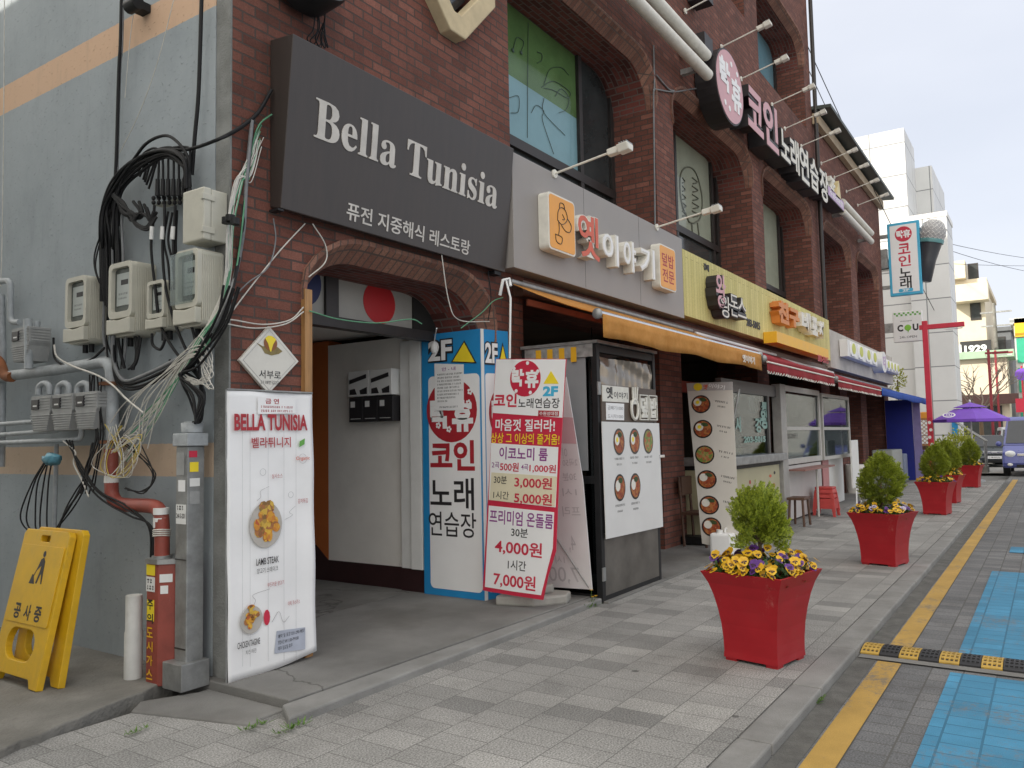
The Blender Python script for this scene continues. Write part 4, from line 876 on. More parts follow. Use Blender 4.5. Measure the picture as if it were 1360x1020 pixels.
b = MB(); tx(b, FX, '안 - 내', (588, 490), (606, 490), 5, .014, None, .01); part('notice_print', b, M['inkpur'], n)
b = MB()
for k in range(9): u0, v0 = hit(FX, 582, 498 + 4.4 * k); u1, _ = hit(FX, 582 + (33, 30, 32, 31, 29, 33, 30, 24, 14)[k], 500); dots(b, FX, u0, u1, v0, .018, .014, k)
u0, v0 = hit(FX, 585, 541); u1, _ = hit(FX, 610, 541); dots(b, FX, u0, u1, v0, .018, .014, 40); part('notice_print', b, M['ink'], n)
FY2 = Fr((5.92, 4.32, 0), (.335, -.085, 0), (0, 0, 1))
b = MB(); b.fbox(FY2, 0.001, .035, AP, 2.53, .001, .008); part('corner_trim', b, M['white'], S)
b = MB(); b.poly(FY2, rrect(.05, .335, .12, 2.12, .03), .002, .004); part('panel', b, M['whitev'], S)
b = MB(); b.text(FY2, '2F', .125, 2.31, .15, .19, .008, .012, .03); part('lettering', b, M['whitev'], S)
b = MB(); b.text(FY2, '2F', .125, 2.31, .16, .22, .003, .006, .10); part('lettering', b, M['ink'], S)
b = MB(); b.poly(FY2, [(.205, 2.20), (.335, 2.20), (.27, 2.42)], .003, .005); part('arrow_edge', b, M['ink'], S); b = MB(); b.poly(FY2, [(.222, 2.212), (.318, 2.212), (.27, 2.385)], .006, .008); part('arrow', b, M['inkyel'], S)
b = MB(); b.poly(FY2, [(.335 + min(0, .25 * math.cos(a)), 1.75 + .29 * math.sin(a)) for a in [PI / 2 + PI * k / 16 for k in range(17)]], .006, .007); part('disc', b, M['inkmar'], S)
b = MB(); b.text(FY2, '락', .215, 1.74, .20, .28, .009, None, .05); part('lettering', b, M['whitev'], S)
b = MB(); b.text(FY2, '코', .20, 1.27, .24, .28, .006, None, .03); part('lettering', b, M['inkmar'], S)

# --- leaning price board on a plastic base, second board behind it
S = thing('price_board', 'white and pink karaoke price board on a grey plastic foot beside blue box', 'sign', (6.3, 4.1, .05))
PB = Fr(onX(641, 784, 5.79), onX(722, 797, 5.79) - onX(641, 784, 5.79), onX(658.7, 476.5, 5.87) - onX(641, 784, 5.79)); PB = Fr(PB.o, PB.u, PB.n.cross(PB.u))
def PL(c): return (560 + c[0] / 2.685, 430 + c[1] / 2.685)
def ppl(l): return pl(PB, [PL(p) for p in l])
outline = [(218, 950), (240, 955), (330, 970), (432, 985), (450, 900), (478, 810), (488, 560), (502, 330), (515, 125), (265, 125), (262, 160), (240, 560)]
b = MB(); b.poly(PB, ppl(outline), -.012, 0); part('board', b, M['inkred'], S)
def area(l, mt, w0, nm='panel'): b = MB(); b.poly(PB, ppl(l), w0, w0 + .0015); return part(nm, b, mt, S)
area([(254, 318), (502, 335), (514, 127), (266, 127)], M['whitev'], .001)
area([(240, 628), (478, 655), (488, 440), (248, 425)], M['whitev'], .001); area([(243, 628), (476, 652), (483, 545), (250, 530)], M['beigepan'], .003)
area([(226, 938), (330, 955), (426, 968), (443, 900), (468, 800), (473, 672), (240, 648)], M['whitev'], .001)
area([(416, 329), (490, 331), (491, 311), (417, 309)], M['inkmar'], .003)
def ptx(body, l, r_, h, mt, bold=.01, w=.004):
    b = MB(); tx(b, PB, body, PL(l), PL(r_), h / 2.685, w, None, bold); part('lettering', b, mt, S)
u, v = hit(PB, *PL((370, 195))); b = MB(); b.disc(PB, u, v, .16, .16, .003, .0045, 28); part('disc', b, M['inkred'], S)
b = MB(); tx(b, PB, '락', PL((322, 192)), PL((366, 194)), 62 / 2.685, .006, None, .05); tx(b, PB, '휴', PL((370, 196)), PL((418, 198)), 64 / 2.685, .006, None, .05)
for du, dv in ((-.12, .09), (.02, .135), (-.09, -.11), (.06, -.125), (.13, .06)): b.disc(PB, u + du, v + dv, .018, .018, .006, None, 6)
part('lettering', b, M['whitev'], S)
tt = pl(PB, [PL((435, 214)), PL((490, 214)), PL((462, 168))]); b = MB(); b.poly(PB, tt, .003, .005); part('arrow', b, M['inkyel'], S)
ptx('2F', (433, 240), (487, 241), 36, M['inkcyan'], .05); ptx('코인', (259, 272), (340, 274), 48, M['inkred'], .03); ptx('노래연습장', (345, 281), (493, 285), 36, M['ink']); ptx('수원성대점', (421, 319), (486, 321), 14, M['whitev'], .01, .006)
ptx('마음껏 질러라!', (264, 356), (476, 368), 44, M['whitev'], .02); ptx('상상 그 이상의 즐거움!', (248, 402), (492, 418), 38, M['inkyel'], .012)
ptx('이코노미 룸', (278, 458), (450, 470), 46, M['inkpur'], .02); ptx('2곡', (251, 503), (278, 504), 22, M['inkpur']); ptx('500원', (280, 508), (347, 512), 32, M['inkred'], .02); ptx('4곡', (356, 510), (381, 512), 22, M['inkpur']); ptx('1,000원', (385, 515), (480, 519), 32, M['inkred'], .02)
ptx('30분', (259, 555), (305, 557), 28, M['ink'], .005, .006); ptx('3,000원', (332, 565), (466, 572), 44, M['inkred'], .02, .006); ptx('1시간', (257, 610), (312, 612), 28, M['ink'], .005, .006); ptx('5,000원', (331, 622), (466, 628), 44, M['inkred'], .02, .006)
ptx('프리미엄 온돌룸', (243, 690), (470, 702), 52, M['inkpur'], .015); ptx('30분', (320, 744), (380, 746), 32, M['ink']); ptx('4,000원', (262, 795), (430, 808), 56, M['inkred'], .02); ptx('1시간', (308, 860), (373, 863), 36, M['ink']); ptx('7,000원', (257, 912), (407, 926), 56, M['inkred'], .02)
# rear board, printed side away, a rod across it
BKo = [onX(*PL(p), x) for p, x in (((470, 940), 6.40), ((608, 948), 6.40), ((512, 200), 6.27), ((430, 200), 6.27))]
BK = Fr(BKo[0], BKo[1] - BKo[0], BKo[2] - BKo[0]); BK = Fr(BK.o, BK.u, BK.n.cross(BK.u))
b = MB(); b.poly(BK, pl(BK, [PL(p) for p in ((400, 935), (608, 948), (575, 560), (515, 190), (400, 190))]), -.01, 0); part('rear_board', b, pm('rear_board_white', (.66, .65, .65), .5, .05, 3), S)
b = MB(); b.poly(BK, pl(BK, [PL(p) for p in ((470, 425), (553, 428), (540, 335), (470, 330))]), .001, .002); part('rear_print', b, pm('faded_pink', (.58, .38, .40), .5, .06, 5), S)
fg = pm('faded_grey_print', (.46, .45, .46), .6)
def mtx(body, l, r_, h):
    b = MB(); G = Fr(BK.o, -BK.u, BK.v); a, c = hit(BK, *PL(l)), hit(BK, *PL(r_)); hm = abs(hit(BK, *PL((l[0], l[1] - h / 2)))[1] - hit(BK, *PL((l[0], l[1] + h / 2)))[1])
    b.text(G, body, -(a[0] + c[0]) / 2, (a[1] + c[1]) / 2, abs(c[0] - a[0]), hm, -.003); part('rear_print', b, fg, S)
mtx('이', (503, 462), (520, 462), 40); mtx('2곡50', (503, 495), (556, 495), 26); mtx('30분', (503, 545), (552, 545), 28); mtx('1시', (503, 600), (553, 600), 28); mtx('프리', (503, 670), (566, 668), 36); mtx('4,', (526, 785), (550, 785), 60); mtx('1시', (478, 840), (510, 840), 30); mtx('7,00', (455, 895), (562, 900), 60)
b = MB(); b.tube([BK.at(*hit(BK, *PL((480, 760))), .012), BK.at(*hit(BK, *PL((598, 940))), .012)], .006, 6); part('stay_rod', b, M['steel'], S)
b = MB(); b.poly(Fr((0, 0, .05), (1, 0, 0), (0, 1, 0)), [(5.80, 4.12), (5.90, 3.78), (6.16, 3.60), (6.34, 3.66), (6.30, 4.02), (6.05, 4.16)], 0.001, .085); b.poly(Fr((0, 0, .05), (1, 0, 0), (0, 1, 0)), [(5.92, 4.04), (5.98, 3.84), (6.16, 3.74), (6.24, 3.78), (6.2, 3.96), (6.04, 4.08)], 0.084, .16); part('plastic_foot', b, pm('grey_plastic', (.33, .32, .29), .6, .15, 8, stain=.2), S, bevel=.02)
# ------------------------------------------------------------------ things on and by the rendered side wall (wall face at X = 3.18)
SW = side(3.18)
def meter(y, z0, z1, w, d, label, cover=False, n_r=11):
    T_ = thing('electricity_meter', label, 'meter', (3.18, y, z0), 'electricity meters on the side wall'); F = Fr((3.18, y, z0), (0, -1, 0), (0, 0, 1)); h = z1 - z0; hw = w / 2
    b = MB(); b.poly(F, rrect(-hw, hw, 0, h, w * .13), 0, d * .82)
    for k in range(n_r): b.fbox(F, hw - .001, hw + .0045, h * .06, h * .93, .012 + k * d * .8 / n_r, .012 + (k + .5) * d * .8 / n_r)
    part('case', b, M['ivory'], T_, bevel=.004)
    b = MB(); b.poly(F, rrect(-hw, hw, h * .24, h, w * .15), d * .82 + .0005, d, [rrect(-hw * .76, hw * .76, h * .33, h * .93, w * .10)]); part('bezel', b, M['ivory'], T_, bevel=.003)
    b = MB(); b.poly(F, [(-hw * .98, h * .03), (hw * .98, h * .03), (hw * .98, h * .235), (0, h * .205), (-hw * .98, h * .235)], d * .82 + .0005, d * 1.08); part('terminal_cover', b, M['ivory'], T_, bevel=.006)
    b = MB(); b.poly(F, rrect(-hw * .76, hw * .76, h * .33, h * .93, w * .10), d * .83); p_ = part('window_recess', b, pm('smoky_meter_glass', (.10, .11, .10), .15, .2, 9), T_)
    b = MB(); b.fbox(F, -hw * .55, hw * .55, h * .42, h * .86, d * .832, d * .86); o = part('dial_plate', b, pm('dial_plate', (.42, .45, .43), .45, .08, 9), p_)
    b = MB(); b.fbox(F, -hw * .2, hw * .4, h * .70, h * .77, d * .861, d * .866); part('display', b, M['ink'], T_)
    b = MB(); dots(b, F, -hw * .4, hw * .4, h * .58, h * .03, d * .861, 5); dots(b, F, -hw * .4, hw * .3, h * .52, h * .025, d * .861, 6); part('dial_print', b, M['ink'], T_)
    if cover:
        b = MB(); b.fbox(F, -hw * 1.35, -hw * .1, h * .30, h * .97, d * 1.02, d * 1.035); b.fbox(F, -hw * .1, hw * .62, h * .30, h * .97, d * 1.02, d * 1.035); part('open_cover', b, glass('clear_cover', (.9, .92, .9), 1., .12), T_)
    b = MB(); b.tube([F.at(-hw * .3, 0, d * .4), F.at(-hw * .3, -.06, d * .4)], .02, 8); b.tube([F.at(hw * .3, 0, d * .4), F.at(hw * .3, -.06, d * .4)], .02, 8); part('cable_gland', b, M['black'], T_)
meter(5.84, 2.26, 2.75, .29, .17, 'leftmost ivory electricity meter on the grey side wall')
meter(5.24, 2.26, 2.77, .29, .18, 'large ivory electricity meter right of the leftmost, dark cables crossing above it')
meter(4.87, 2.27, 2.60, .20, .15, 'smallest ivory electricity meter, squeezed between the two larger ones')
meter(4.47, 2.25, 2.74, .24, .19, 'ivory electricity meter nearest the brick corner with clear flap swung open', True)
T_ = thing('junction_box', 'ivory junction box with two hinges above the rightmost electricity meter', 'electrical box', (3.18, 4.42, 2.79)); F = Fr((3.18, 4.42, 2.79), (0, -1, 0), (0, 0, 1))
b = MB(); b.fbox(F, -.105, .105, 0, .33, 0, .12); part('case', b, M['ivory'], T_, bevel=.008)
b = MB(); b.fbox(F, -.11, .11, -.003, .333, .121, .18); part('lid', b, M['ivory'], T_, bevel=.01)
for k in (.04, .25): b = MB(); b.fbox(F, .09, .116, k, k + .04, .10, .19); part('hinge', b, M['ivory'], T_, bevel=.004)
# gas meters
def gasmeter(y, z0, label, d=.16, w=.28, h=.26):
    T_ = thing('gas_meter', label, 'meter', (3.1, y, z0), 'gas meters'); F = Fr((3.10, y, z0), (0, -1, 0), (0, 0, 1)); hw = w / 2
    b = MB(); b.poly(F, [(-hw * .72, 0), (hw * .72, 0), (hw * .9, h * .45), (hw, h * .55), (hw, h), (-hw, h), (-hw, h * .55), (-hw * .9, h * .45)], 0, d)
    for k in range(7): b.fbox(F, -hw * .74 - .02 * k * .35, hw * .74 + .02 * k * .35, h * .04 + k * h * .065, h * .07 + k * h * .065, d - .001, d + .005)
    for k in range(5): b.fbox(F, hw - .001, hw + .005, h * .58 + k * h * .085, h * .62 + k * h * .085, .01, d - .01); b.fbox(F, -hw * .2, hw * .97, h * .60 + k * h * .08, h * .63 + k * h * .08, d - .001, d + .004)
    part('case', b, M['gasgrey'], T_, bevel=.006)
    b = MB(); b.fbox(F, -hw * .82, -hw * .1, h * .62, h * .9, d - .002, d + .012); o = part('counter', b, M['ink'], T_, bevel=.002)
    b = MB(); b.fbox(F, -hw * .6, -hw * .2, h * .70, h * .74, d + .013, d + .014); part('digits', b, M['white'], o)
    for s in (-.5, .5): b = MB(); b.tube([F.at(s * w * .6, h, d * .5), F.at(s * w * .6, h + .05, d * .5)], .024, 8); part('pipe_union', b, M['zinc'], T_)
gasmeter(6.5, 2.17, 'lone grey gas meter high at the left edge of the side wall')
gasmeter(6.17, 1.63, 'left one of three grey gas meters in a row, figures painted on it')
gasmeter(5.86, 1.63, 'middle one of three grey gas meters in a row')
gasmeter(5.54, 1.63, 'right one of three grey gas meters in a row, beside the red pipe')
def wp(px, py, X=3.02): return onX(px, py, X)
def pipe(name, label, cat, pts, r, mt, X=3.04, n=10, group=None, smooth=True, sub=4):
    P = [wp(*p, X) if len(p) == 2 else wp(*p) for p in pts]; Q = []
    for i, p in enumerate(P):            # bend with a short radius
        if 0 < i < len(P) - 1 and smooth:
            a = (P[i - 1] - p); c = (P[i + 1] - p); k = min(.07, a.length * .45, c.length * .45); a = p + a.normalized() * k; c = p + c.normalized() * k
            Q += [a * (1 - t) ** 2 + p * 2 * t * (1 - t) + c * t * t for t in [j / sub for j in range(sub + 1)]]
        else: Q.append(p)
    b = MB(); b.tube(Q, r, n); return single(name, b, mt, label, cat, group)
pipe('gas_pipe', 'thick grey gas main running along the wall above three meters', 'pipe', [(-20, 503), (14, 499), (60, 493), (100, 487), (140, 480), (148, 488), (149, 540), (149, 596)], .042, M['zinc'], 3.05)
pipe('gas_pipe', 'pale upright pipe at the left edge of the side wall', 'pipe', [(2, 392), (3, 430), (4, 470), (3, 560), (2, 620)], .026, M['zinc'], 3.1)
pipe('gas_pipe', 'bent pale pipe dropping from the left edge onto the lone gas meter', 'pipe', [(-20, 376), (14, 372), (14, 428), (26, 428)], .024, M['zinc'], 3.08)
pipe('gas_pipe', 'short capped upright pipe over the lone gas meter', 'pipe', [(37, 424), (38, 455), (38, 490)], .03, M['zinc'], 2.96)
pipe('gas_pipe', 'topmost of three thin level pipes left under the gas meters', 'pipe', [(-20, 565), (44, 560)], .018, M['zinc'], 3.02)
pipe('gas_pipe', 'middle one of three thin level pipes under the gas meters', 'pipe', [(-20, 579), (44, 574), (76, 572), (76, 562)], .018, M['zinc'], 3.02)
pipe('gas_pipe', 'lowest of three thin level pipes under the gas meters', 'pipe', [(-20, 589), (50, 586), (108, 583), (109, 566)], .020, M['zinc'], 3.02)
pipe('gas_pipe', 'rusty brown pipe elbow at the left edge of the gas main', 'pipe', [(-16, 470), (0, 480), (6, 500), (16, 501)], .04, pm('rust', (.24, .085, .03), .8, .3, 12), 3.02)
pipe('drop_pipe', 'thin grey pole going down behind the blue rag to the yellow board', 'pipe', [(75, 590), (74, 640), (72, 706)], .016, M['zinc'], 3.1)
for k, (y0, y1) in enumerate(((500, 522), (500, 520), (498, 519))):
    x = 57 + 26 * k; pipe('meter_riser', ('left', 'middle', 'right')[k] + ' looped inlet pipe on the three gas meters', 'pipe', [(x - 6, 524), (x - 5, 512), (x + 3, 508), (x + 9, 512), (x + 9, 524)], .021, M['zinc'], 2.98, group='looped inlet pipes of the gas meters')
T_ = thing('red_pipe', 'bent red brown gas riser with white stickers entering the red guard', 'pipe', wp(147, 600))
b = MB(); P = [wp(148, 596, 3.02), wp(148, 640, 3.02), wp(150, 660, 3.02), wp(162, 670, 3.02), wp(200, 672, 3.0), wp(211, 678, 3.0), wp(215, 694, 2.99), wp(215, 760, 2.99)]; b.tube(spline(P, 5), .046, 12); part('pipe', b, M['redpipe'], T_)
for py, h in ((641, .05), (700, .06), (683, .04)):
    b = MB(); p = wp(148 if py < 650 else 214, py, 3.02 if py < 650 else 2.99); b.lathe(Fr(p, (1, 0, 0), (0, 1, 0)), [(.0475, 0), (.0475, h)], 12); part('sticker', b, M['white'], T_)
b = MB(); b.lathe(Fr(wp(215, 748, 2.99), (1, 0, 0), (0, 1, 0)), [(.06, 0), (.06, .05)], 12); part('clamp', b, M['steel'], T_)
b = MB()
for k in range(4): b.tube([wp(215, 703, 2.99) + V((.052 * math.cos(a), .052 * math.sin(a), -.012 * k + .004 * math.sin(a * 2))) for a in [i / 12 * 2 * PI for i in range(13)]], .0045, 5)
part('wire_wrap', b, M['wirew'], T_)
for py in (510, 587):
    b = MB(); b.lathe(Fr(wp(149, py, 3.05), (1, 0, 0), (0, 1, 0)), [(.085, -.012), (.085, .012)], 14); single('pipe_flange', b, pm('rusty_flange', (.18, .075, .035), .8, .3, 15), ('upper' if py < 550 else 'lower') + ' rusty flange on the upright gas pipe right of the meters', 'pipe fitting')
# red guard post with yellow stripe
T_ = thing('pipe_guard', 'red steel pipe guard with yellow lettered stripe standing at wall foot', 'guard', (3.0, 4.69, .03))
oc = [(3.18, 4.815), (3.02, 4.815), (2.925, 4.755), (2.925, 4.635), (3.0, 4.565), (3.18, 4.565)]
b = MB(); b.poly(WORLD, oc, .03, .77); part('casing', b, M['redpipe'], T_, bevel=.006)
G = Fr((2.925, 4.755, .0), (0, -1, 0), (0, 0, 1)); gw = .09
for q in ((.0, gw, .70, .765), (.01, gw - .005, .42, .55)): b = MB(); b.fbox(G, *q, .001, .003); part('stripe', b, M['inkyel'], T_)
b = MB(); b.fbox(G, .0, gw, .60, .69, .001, .003); o = part('sticker', b, M['white'], T_); b = MB(); dots(b, G, .01, gw - .01, .665, .03, .004, 2); dots(b, G, .01, gw - .01, .625, .03, .004, 9); part('print', b, M['ink'], o)
for k, ch in enumerate('주의도시가스'):
    b = MB(); b.text(G, ch, gw / 2, .52 - .085 * k, .065, .062, .004, None, .02); part('lettering', b, M['ink'] if k < 2 else M['ybox'], T_)
G2 = Fr((2.925, 4.635, 0), (.075, -.07, 0), (0, 0, 1))
for q in ((.01, .085, .66, .71), (.015, .06, .59, .64)): b = MB(); b.fbox(G2, *q, .001, .003); part('sticker', b, M['white'], T_)
b = MB(); b.poly(WORLD, [(3.18, 4.825), (3.01, 4.825), (2.915, 4.76), (2.915, 4.63), (2.995, 4.555), (3.18, 4.555)], .771, .80, [[(3.03, 4.74), (3.03, 4.65), (2.955, 4.65), (2.955, 4.74)]]); part('collar', b, M['steel'], T_)
b = MB(); Fp = Fr((2.93, 4.90, .03), (1, 0, 0), (0, 1, 0)); b.lathe(Fp, [(.055, 0), (.055, .30), (.05, .31), (.05, .53)], 14); b.lathe(Fp, [(.043, .531), (.043, .2)], 14); single('plastic_pipe', b, pm('grubby_pvc', (.58, .58, .55), .5, .12, 5, stain=.3), 'open topped white plastic pipe standing left of the red guard', 'pipe')
# steel conduit column
T_ = thing('conduit_column', 'square galvanised steel conduit column at the corner by the banner', 'conduit', (3.06, 4.46, .03))
b = MB(); b.box(2.985, 3.105, 4.43, 4.55, .03, 1.50); part('column', b, M['steel'], T_, bevel=.006)
b = MB(); b.box(2.97, 3.12, 4.412, 4.568, 1.50, 1.58); part('cap', b, M['zinc'], T_, bevel=.006)
b = MB(); b.lathe(Fr((3.055, 4.485, 1.585), (1, 0, 0), (0, 1, 0)), [(.065, 0), (.07, .06), (.05, .03), (.05, .07)], 16); part('spigot', b, M['zinc'], T_)
b = MB(); b.box(2.925, 3.12, 4.385, 4.58, .03, .19); part('foot_box', b, M['steel'], T_, bevel=.005)
b = MB(); b.fbox(side(2.985), -4.545, -4.435, .26, .268, 0, .004); b.fbox(side(2.985), -4.545, -4.435, .80, .806, 0, .004); part('joint', b, M['frame'], T_)
G = side(2.985)
for (a, c, d, e, mt) in ((-4.54, -4.46, 1.32, 1.46, 'gasgrey'), (-4.54, -4.44, 1.02, 1.14, 'white'), (-4.52, -4.45, 1.22, 1.29, 'whitev')):
    b = MB(); b.fbox(G, a, c, d, e, .001, .003); o = part('sticker', b, M[mt], T_)
    if mt == 'white': b = MB(); dots(b, G, a + .01, c - .01, 1.12, .03, .004, 8); b.text(G, '24-5-201', -4.49, 1.07, .09, .03, .004, None, .02); part('print', b, M['ink'], o)
G = Fr((0, 4.43, 0), (1, 0, 0), (0, 0, 1))
for (a, c, d, e, mt) in ((2.995, 3.05, 1.43, 1.47, 'inkred'), (3.0, 3.06, 1.34, 1.40, 'inkyel'), (3.0, 3.07, 1.25, 1.30, 'white'), (3.0, 3.07, 1.14, 1.22, 'gasgrey')):
    b = MB(); b.fbox(G, a, c, d, e, .001, .003); part('sticker', b, M[mt], T_)
# yellow folding works board
BR = onZ(47, 919, .05); BX = BR.x
T_ = thing('caution_board', 'yellow folding roadworks board with digging figure leaning at the wall foot', 'caution sign', (BX, BR.y + .3, .05))
TRp = onX(95.5, 707, BX + .20); G = Fr(BR, (0, -1, 0), TRp - BR); G = Fr(BR, G.n.cross(G.v) * -1, TRp - BR)
Hh = (TRp - BR).length; Wb = .60
G = Fr(BR + V((0, Wb, 0)), (0, -1, 0), (TRp.x - BR.x, 0, TRp.z - BR.z)); Hh = G.v.dot(TRp - BR)
sk = (BR.y - TRp.y)   # the board leans a little along the wall
def gs(u, v): return (u + sk * v / Hh, v)
def leaf(F, name, holes=True):
    b = MB(); out = [gs(.0, .0), gs(.09, 0), gs(.12, .05), gs(Wb - .12, .05), gs(Wb - .09, 0), gs(Wb, 0), gs(Wb - .01, Hh - .03), gs(Wb - .04, Hh), gs(.04, Hh), gs(.01, Hh - .03)]
    hl = [[gs(*p) for p in rrect(.11, Wb - .14, .14, .33, .09, 5)], [gs(*p) for p in rrect(Wb * .40, Wb * .60, Hh - .075, Hh - .035, .018)]]
    b.poly(F, out, -.045, 0, hl); return part(name, b, M['yplastic'], T_, bevel=.008)
leaf(G, 'front_leaf')
G2 = Fr(G.o + V((.10, -.06, 0)), (0, -1, 0), (TRp.x - BR.x - .05, 0, TRp.z - BR.z)); leaf(G2, 'rear_leaf')
b = MB(); b.poly(G, [gs(*p) for p in rrect(.03, Wb - .03, .36, Hh - .10, .02)], .0005, .006); part('raised_panel', b, M['yplastic'], T_, bevel=.003)
b = MB()
for k, ch in enumerate('공사중'): u_, v_ = gs(.17 + .13 * k, .43); b.text(G, ch, u_, v_, .085, .095, .007, None, .03)
part('lettering', b, M['ink'], T_)
b = MB(); c_ = gs(.33, .66)
man = [(-.01, .10), (.02, .115), (.045, .09), (.05, .03), (.06, -.05), (.045, -.05), (.03, .01), (.02, .0), (.0, -.05), (-.02, -.05), (.005, .02), (.01, .06), (-.03, .03), (-.055, -.01), (-.062, -.005), (-.03, .05)]
b.poly(G, [(c_[0] + p[0], c_[1] + p[1]) for p in man], .007); b.disc(G, c_[0] + .018, c_[1] + .135, .018, .02, .007, None, 12); b.poly(G, [(c_[0] - .10, c_[1] - .055), (c_[0] - .03, c_[1] - .055), (c_[0] - .06, c_[1] - .0), (c_[0] - .075, c_[1] + .005)], .007); part('pictogram', b, M['ink'], T_)

# ------------------------------------------------------------------ cables
CG = 'cables on the side wall and corner'
def cable(pts, r, mt, label, X=3.08, jit=0, name='cable', n=5, sub=6):
    P = []
    for p in pts:
        x = p[2] if len(p) > 2 else X; P.append(onX(p[0] + random.uniform(-jit, jit), p[1] + random.uniform(-jit, jit), x) if x < 3.3 else onY(p[0] + random.uniform(-jit, jit), p[1] + random.uniform(-jit, jit), x))
    b = MB(); b.tube(spline(P, sub), r, n); return single(name, b, mt, label, 'cable', CG)
LB = 'black cable in the dense tangle over and between the electricity meters'
LW = 'thin white wire in the tangle from the meters to the brick corner'
LG = 'green wire in the tangle along the brick corner'
cable([(161.5, -5), (160, 60), (158, 94), (155, 200), (153.7, 248), (160, 300)], .013, M['wire'], 'long thick upright black cable left of the big cable loop', 3.12)
cable([(164, -5), (162.5, 60), (160, 94), (157, 200), (156, 240)], .008, M['grey'], 'grey cable clipped beside the long thick upright black one', 3.13)
cable([(268, -5), (264, 120), (259, 180), (255, 232)], .014, M['wire'], 'upright black cable dropping near the concrete corner from the top', 3.1)
cable([(6, -5), (5, 150), (3, 313), (1, 380)], .004, M['wirew'], 'thin pale line hanging at the far left edge of wall', 3.14)
cable([(232, -5), (210, 80), (185, 150), (157, 207)], .003, M['wirew'], 'thin pale line slanting down the bare wall', 3.14)
cable([(178, 12), (172, 60), (166, 130)], .003, M['wirew'], 'thin pale line below the small wall bracket', 3.14)
C1 = [(361, 119, 4.25), (345, 148, 4.25), (327, 165, 4.26), (306, 178, 4.27), (285, 187), (251, 198), (216, 199), (185, 210), (165, 226), (150, 246), (140, 272), (137, 300), (137, 340), (139, 400)]
for k in range(4): cable([tuple([p[0] + (k - 1.5) * (2.2 if i > 5 else .6), p[1] + (k * 2.4 if 5 < i < 9 else 0)] + list(p[2:])) for i, p in enumerate(C1[(0 if k < 2 else 5):])], .012 - .002 * (k % 2), M['wire'], LB if k else 'thick black cable sweeping from the dark sign down to the meters', 3.06, .8)
cable([(176, 214), (195, 190), (219, 180), (237, 190), (250, 210), (250, 230), (246, 250)], .011, M['wire'], 'black cable arching highest over the big loop on the wall', 3.05)
for k in range(7):    # splices hanging into the terminal block
    x = 206 + 7 * k; y0 = 196 + (k % 3) * 4
    cable([(180 + 3 * k, 226 + 4 * k), (190 + 4 * k, y0 + 8), (x, y0), (x + 4, y0 + 14), (x + 3, 262)], .008, M['wire'], LB, 3.06, 1)
    b = MB(); b.tube([onX(x + 3.4, 238, 3.05), onX(x + 3, 260, 3.05)], [.014, .017], 8); single('cable_splice', b, M['black'], 'taped black splice in the row above the terminal block', 'cable splice', 'splices above the terminal block')
T_ = thing('terminal_block', 'pale terminal block with black screw heads below the row of splices', 'terminal block', onX(222, 272, 3.1))
q0, q1 = onX(201, 272, 3.08), onX(243, 259, 3.08); b = MB(); b.fbox(side(3.18), -q0.y, -q1.y, q0.z, q1.z, 0, .09); part('block', b, M['ivory'], T_, bevel=.006)
for k in range(12): b = MB(); p = onX(204 + (k % 6) * 7, 263 + (k // 6) * 6, 3.085); b.ell(p, (.014, .017, .017), 8, 6); part('screw', b, M['black'], T_)
for k in range(3):
    x = 205 + 14 * k; cable([(x, 272), (x - 1, 300), (x - 3, 330), (x + 1, 380), (x + 8 + 6 * k, 430), (x + 30, 470), (262 + 2 * k, 500), (268, 520), (262 + 2 * k, 556)], .010, M['wire'], LB, 3.04, 1.2)
    b = MB(); b.tube([onX(x - 3, 301, 3.03), onX(x - 4, 318, 3.03)], .014, 8); single('cable_tag', b, M['white'], 'white tube tag on a black cable below the terminal block', 'cable tag', 'tags below the terminal block')
for k in range(9):   # the vertical bundle left of the second meter
    x = 139 + 3.2 * k; cable([(147 + 2.5 * k, 250 + 3 * k), (x - 2, 290), (x - 1, 340), (x, 400), (x + random.uniform(-3, 3), 450), (x + random.uniform(-2, 12), 490)], random.choice((.007, .009, .011)), M['wire'] if k % 4 else M['grey'], LB, random.uniform(3.03, 3.1), 1.4)
for k in range(6):
    cable([(150, 258), (165, 268 + 3 * k), (172 + 2 * k, 285), (180, 300 - k), (196, 303), (206, 290 - 2 * k)], .009, M['wire'], LB, 3.03, 2.5)
    cable([(146, 280), (128 + k, 330 + 4 * k), (127, 360), (140, 386), (152, 392)], .006, M['wire'], LB, 3.06, 1.5) if k < 2 else None
for k, (dy, r) in enumerate(((0, .014), (6, .012), (11, .010), (15, .009))):
    cable([(150, 440), (152, 478 + dy), (163, 505 + dy * .6), (190, 500 + dy), (232, 478 + dy), (268, 455 + dy * .6), (290, 425), (306, 395), (316, 350, 4.27), (323, 300, 4.26), (327, 240, 4.25), (335, 160, 4.25)], r, M['wire'] if k else M['grey'], LB, 3.02, 1.2)
for k in range(5): cable([(70 + 2 * k, 450), (74, 475 + 2 * k), (92, 487 + k), (120, 478), (139, 462)], .008, M['wire'], 'black cable looping under the leftmost electricity meter', 3.02, 1.5) if k < 2 else None
for k in range(4): cable([(178 + 3 * k, 447), (182, 470 + 4 * k), (178 - 3 * k, 490)], .008, M['wire'], LB, 3.06, 1.5)
cable([(202, 443), (203, 458), (213, 464), (219, 452), (219, 442)], .010, M['wire'], 'black cable making a small loop under the smallest meter', 3.04)
for k in range(6):   # black drop into the conduit column
    cable([(226 + 3 * k, 478), (243, 492 + 3 * k), (262 + k, 506), (272 - k, 526), (264 + k, 556), (257, 562)], .009, M['wire'], LB, 3.03, 1.4)
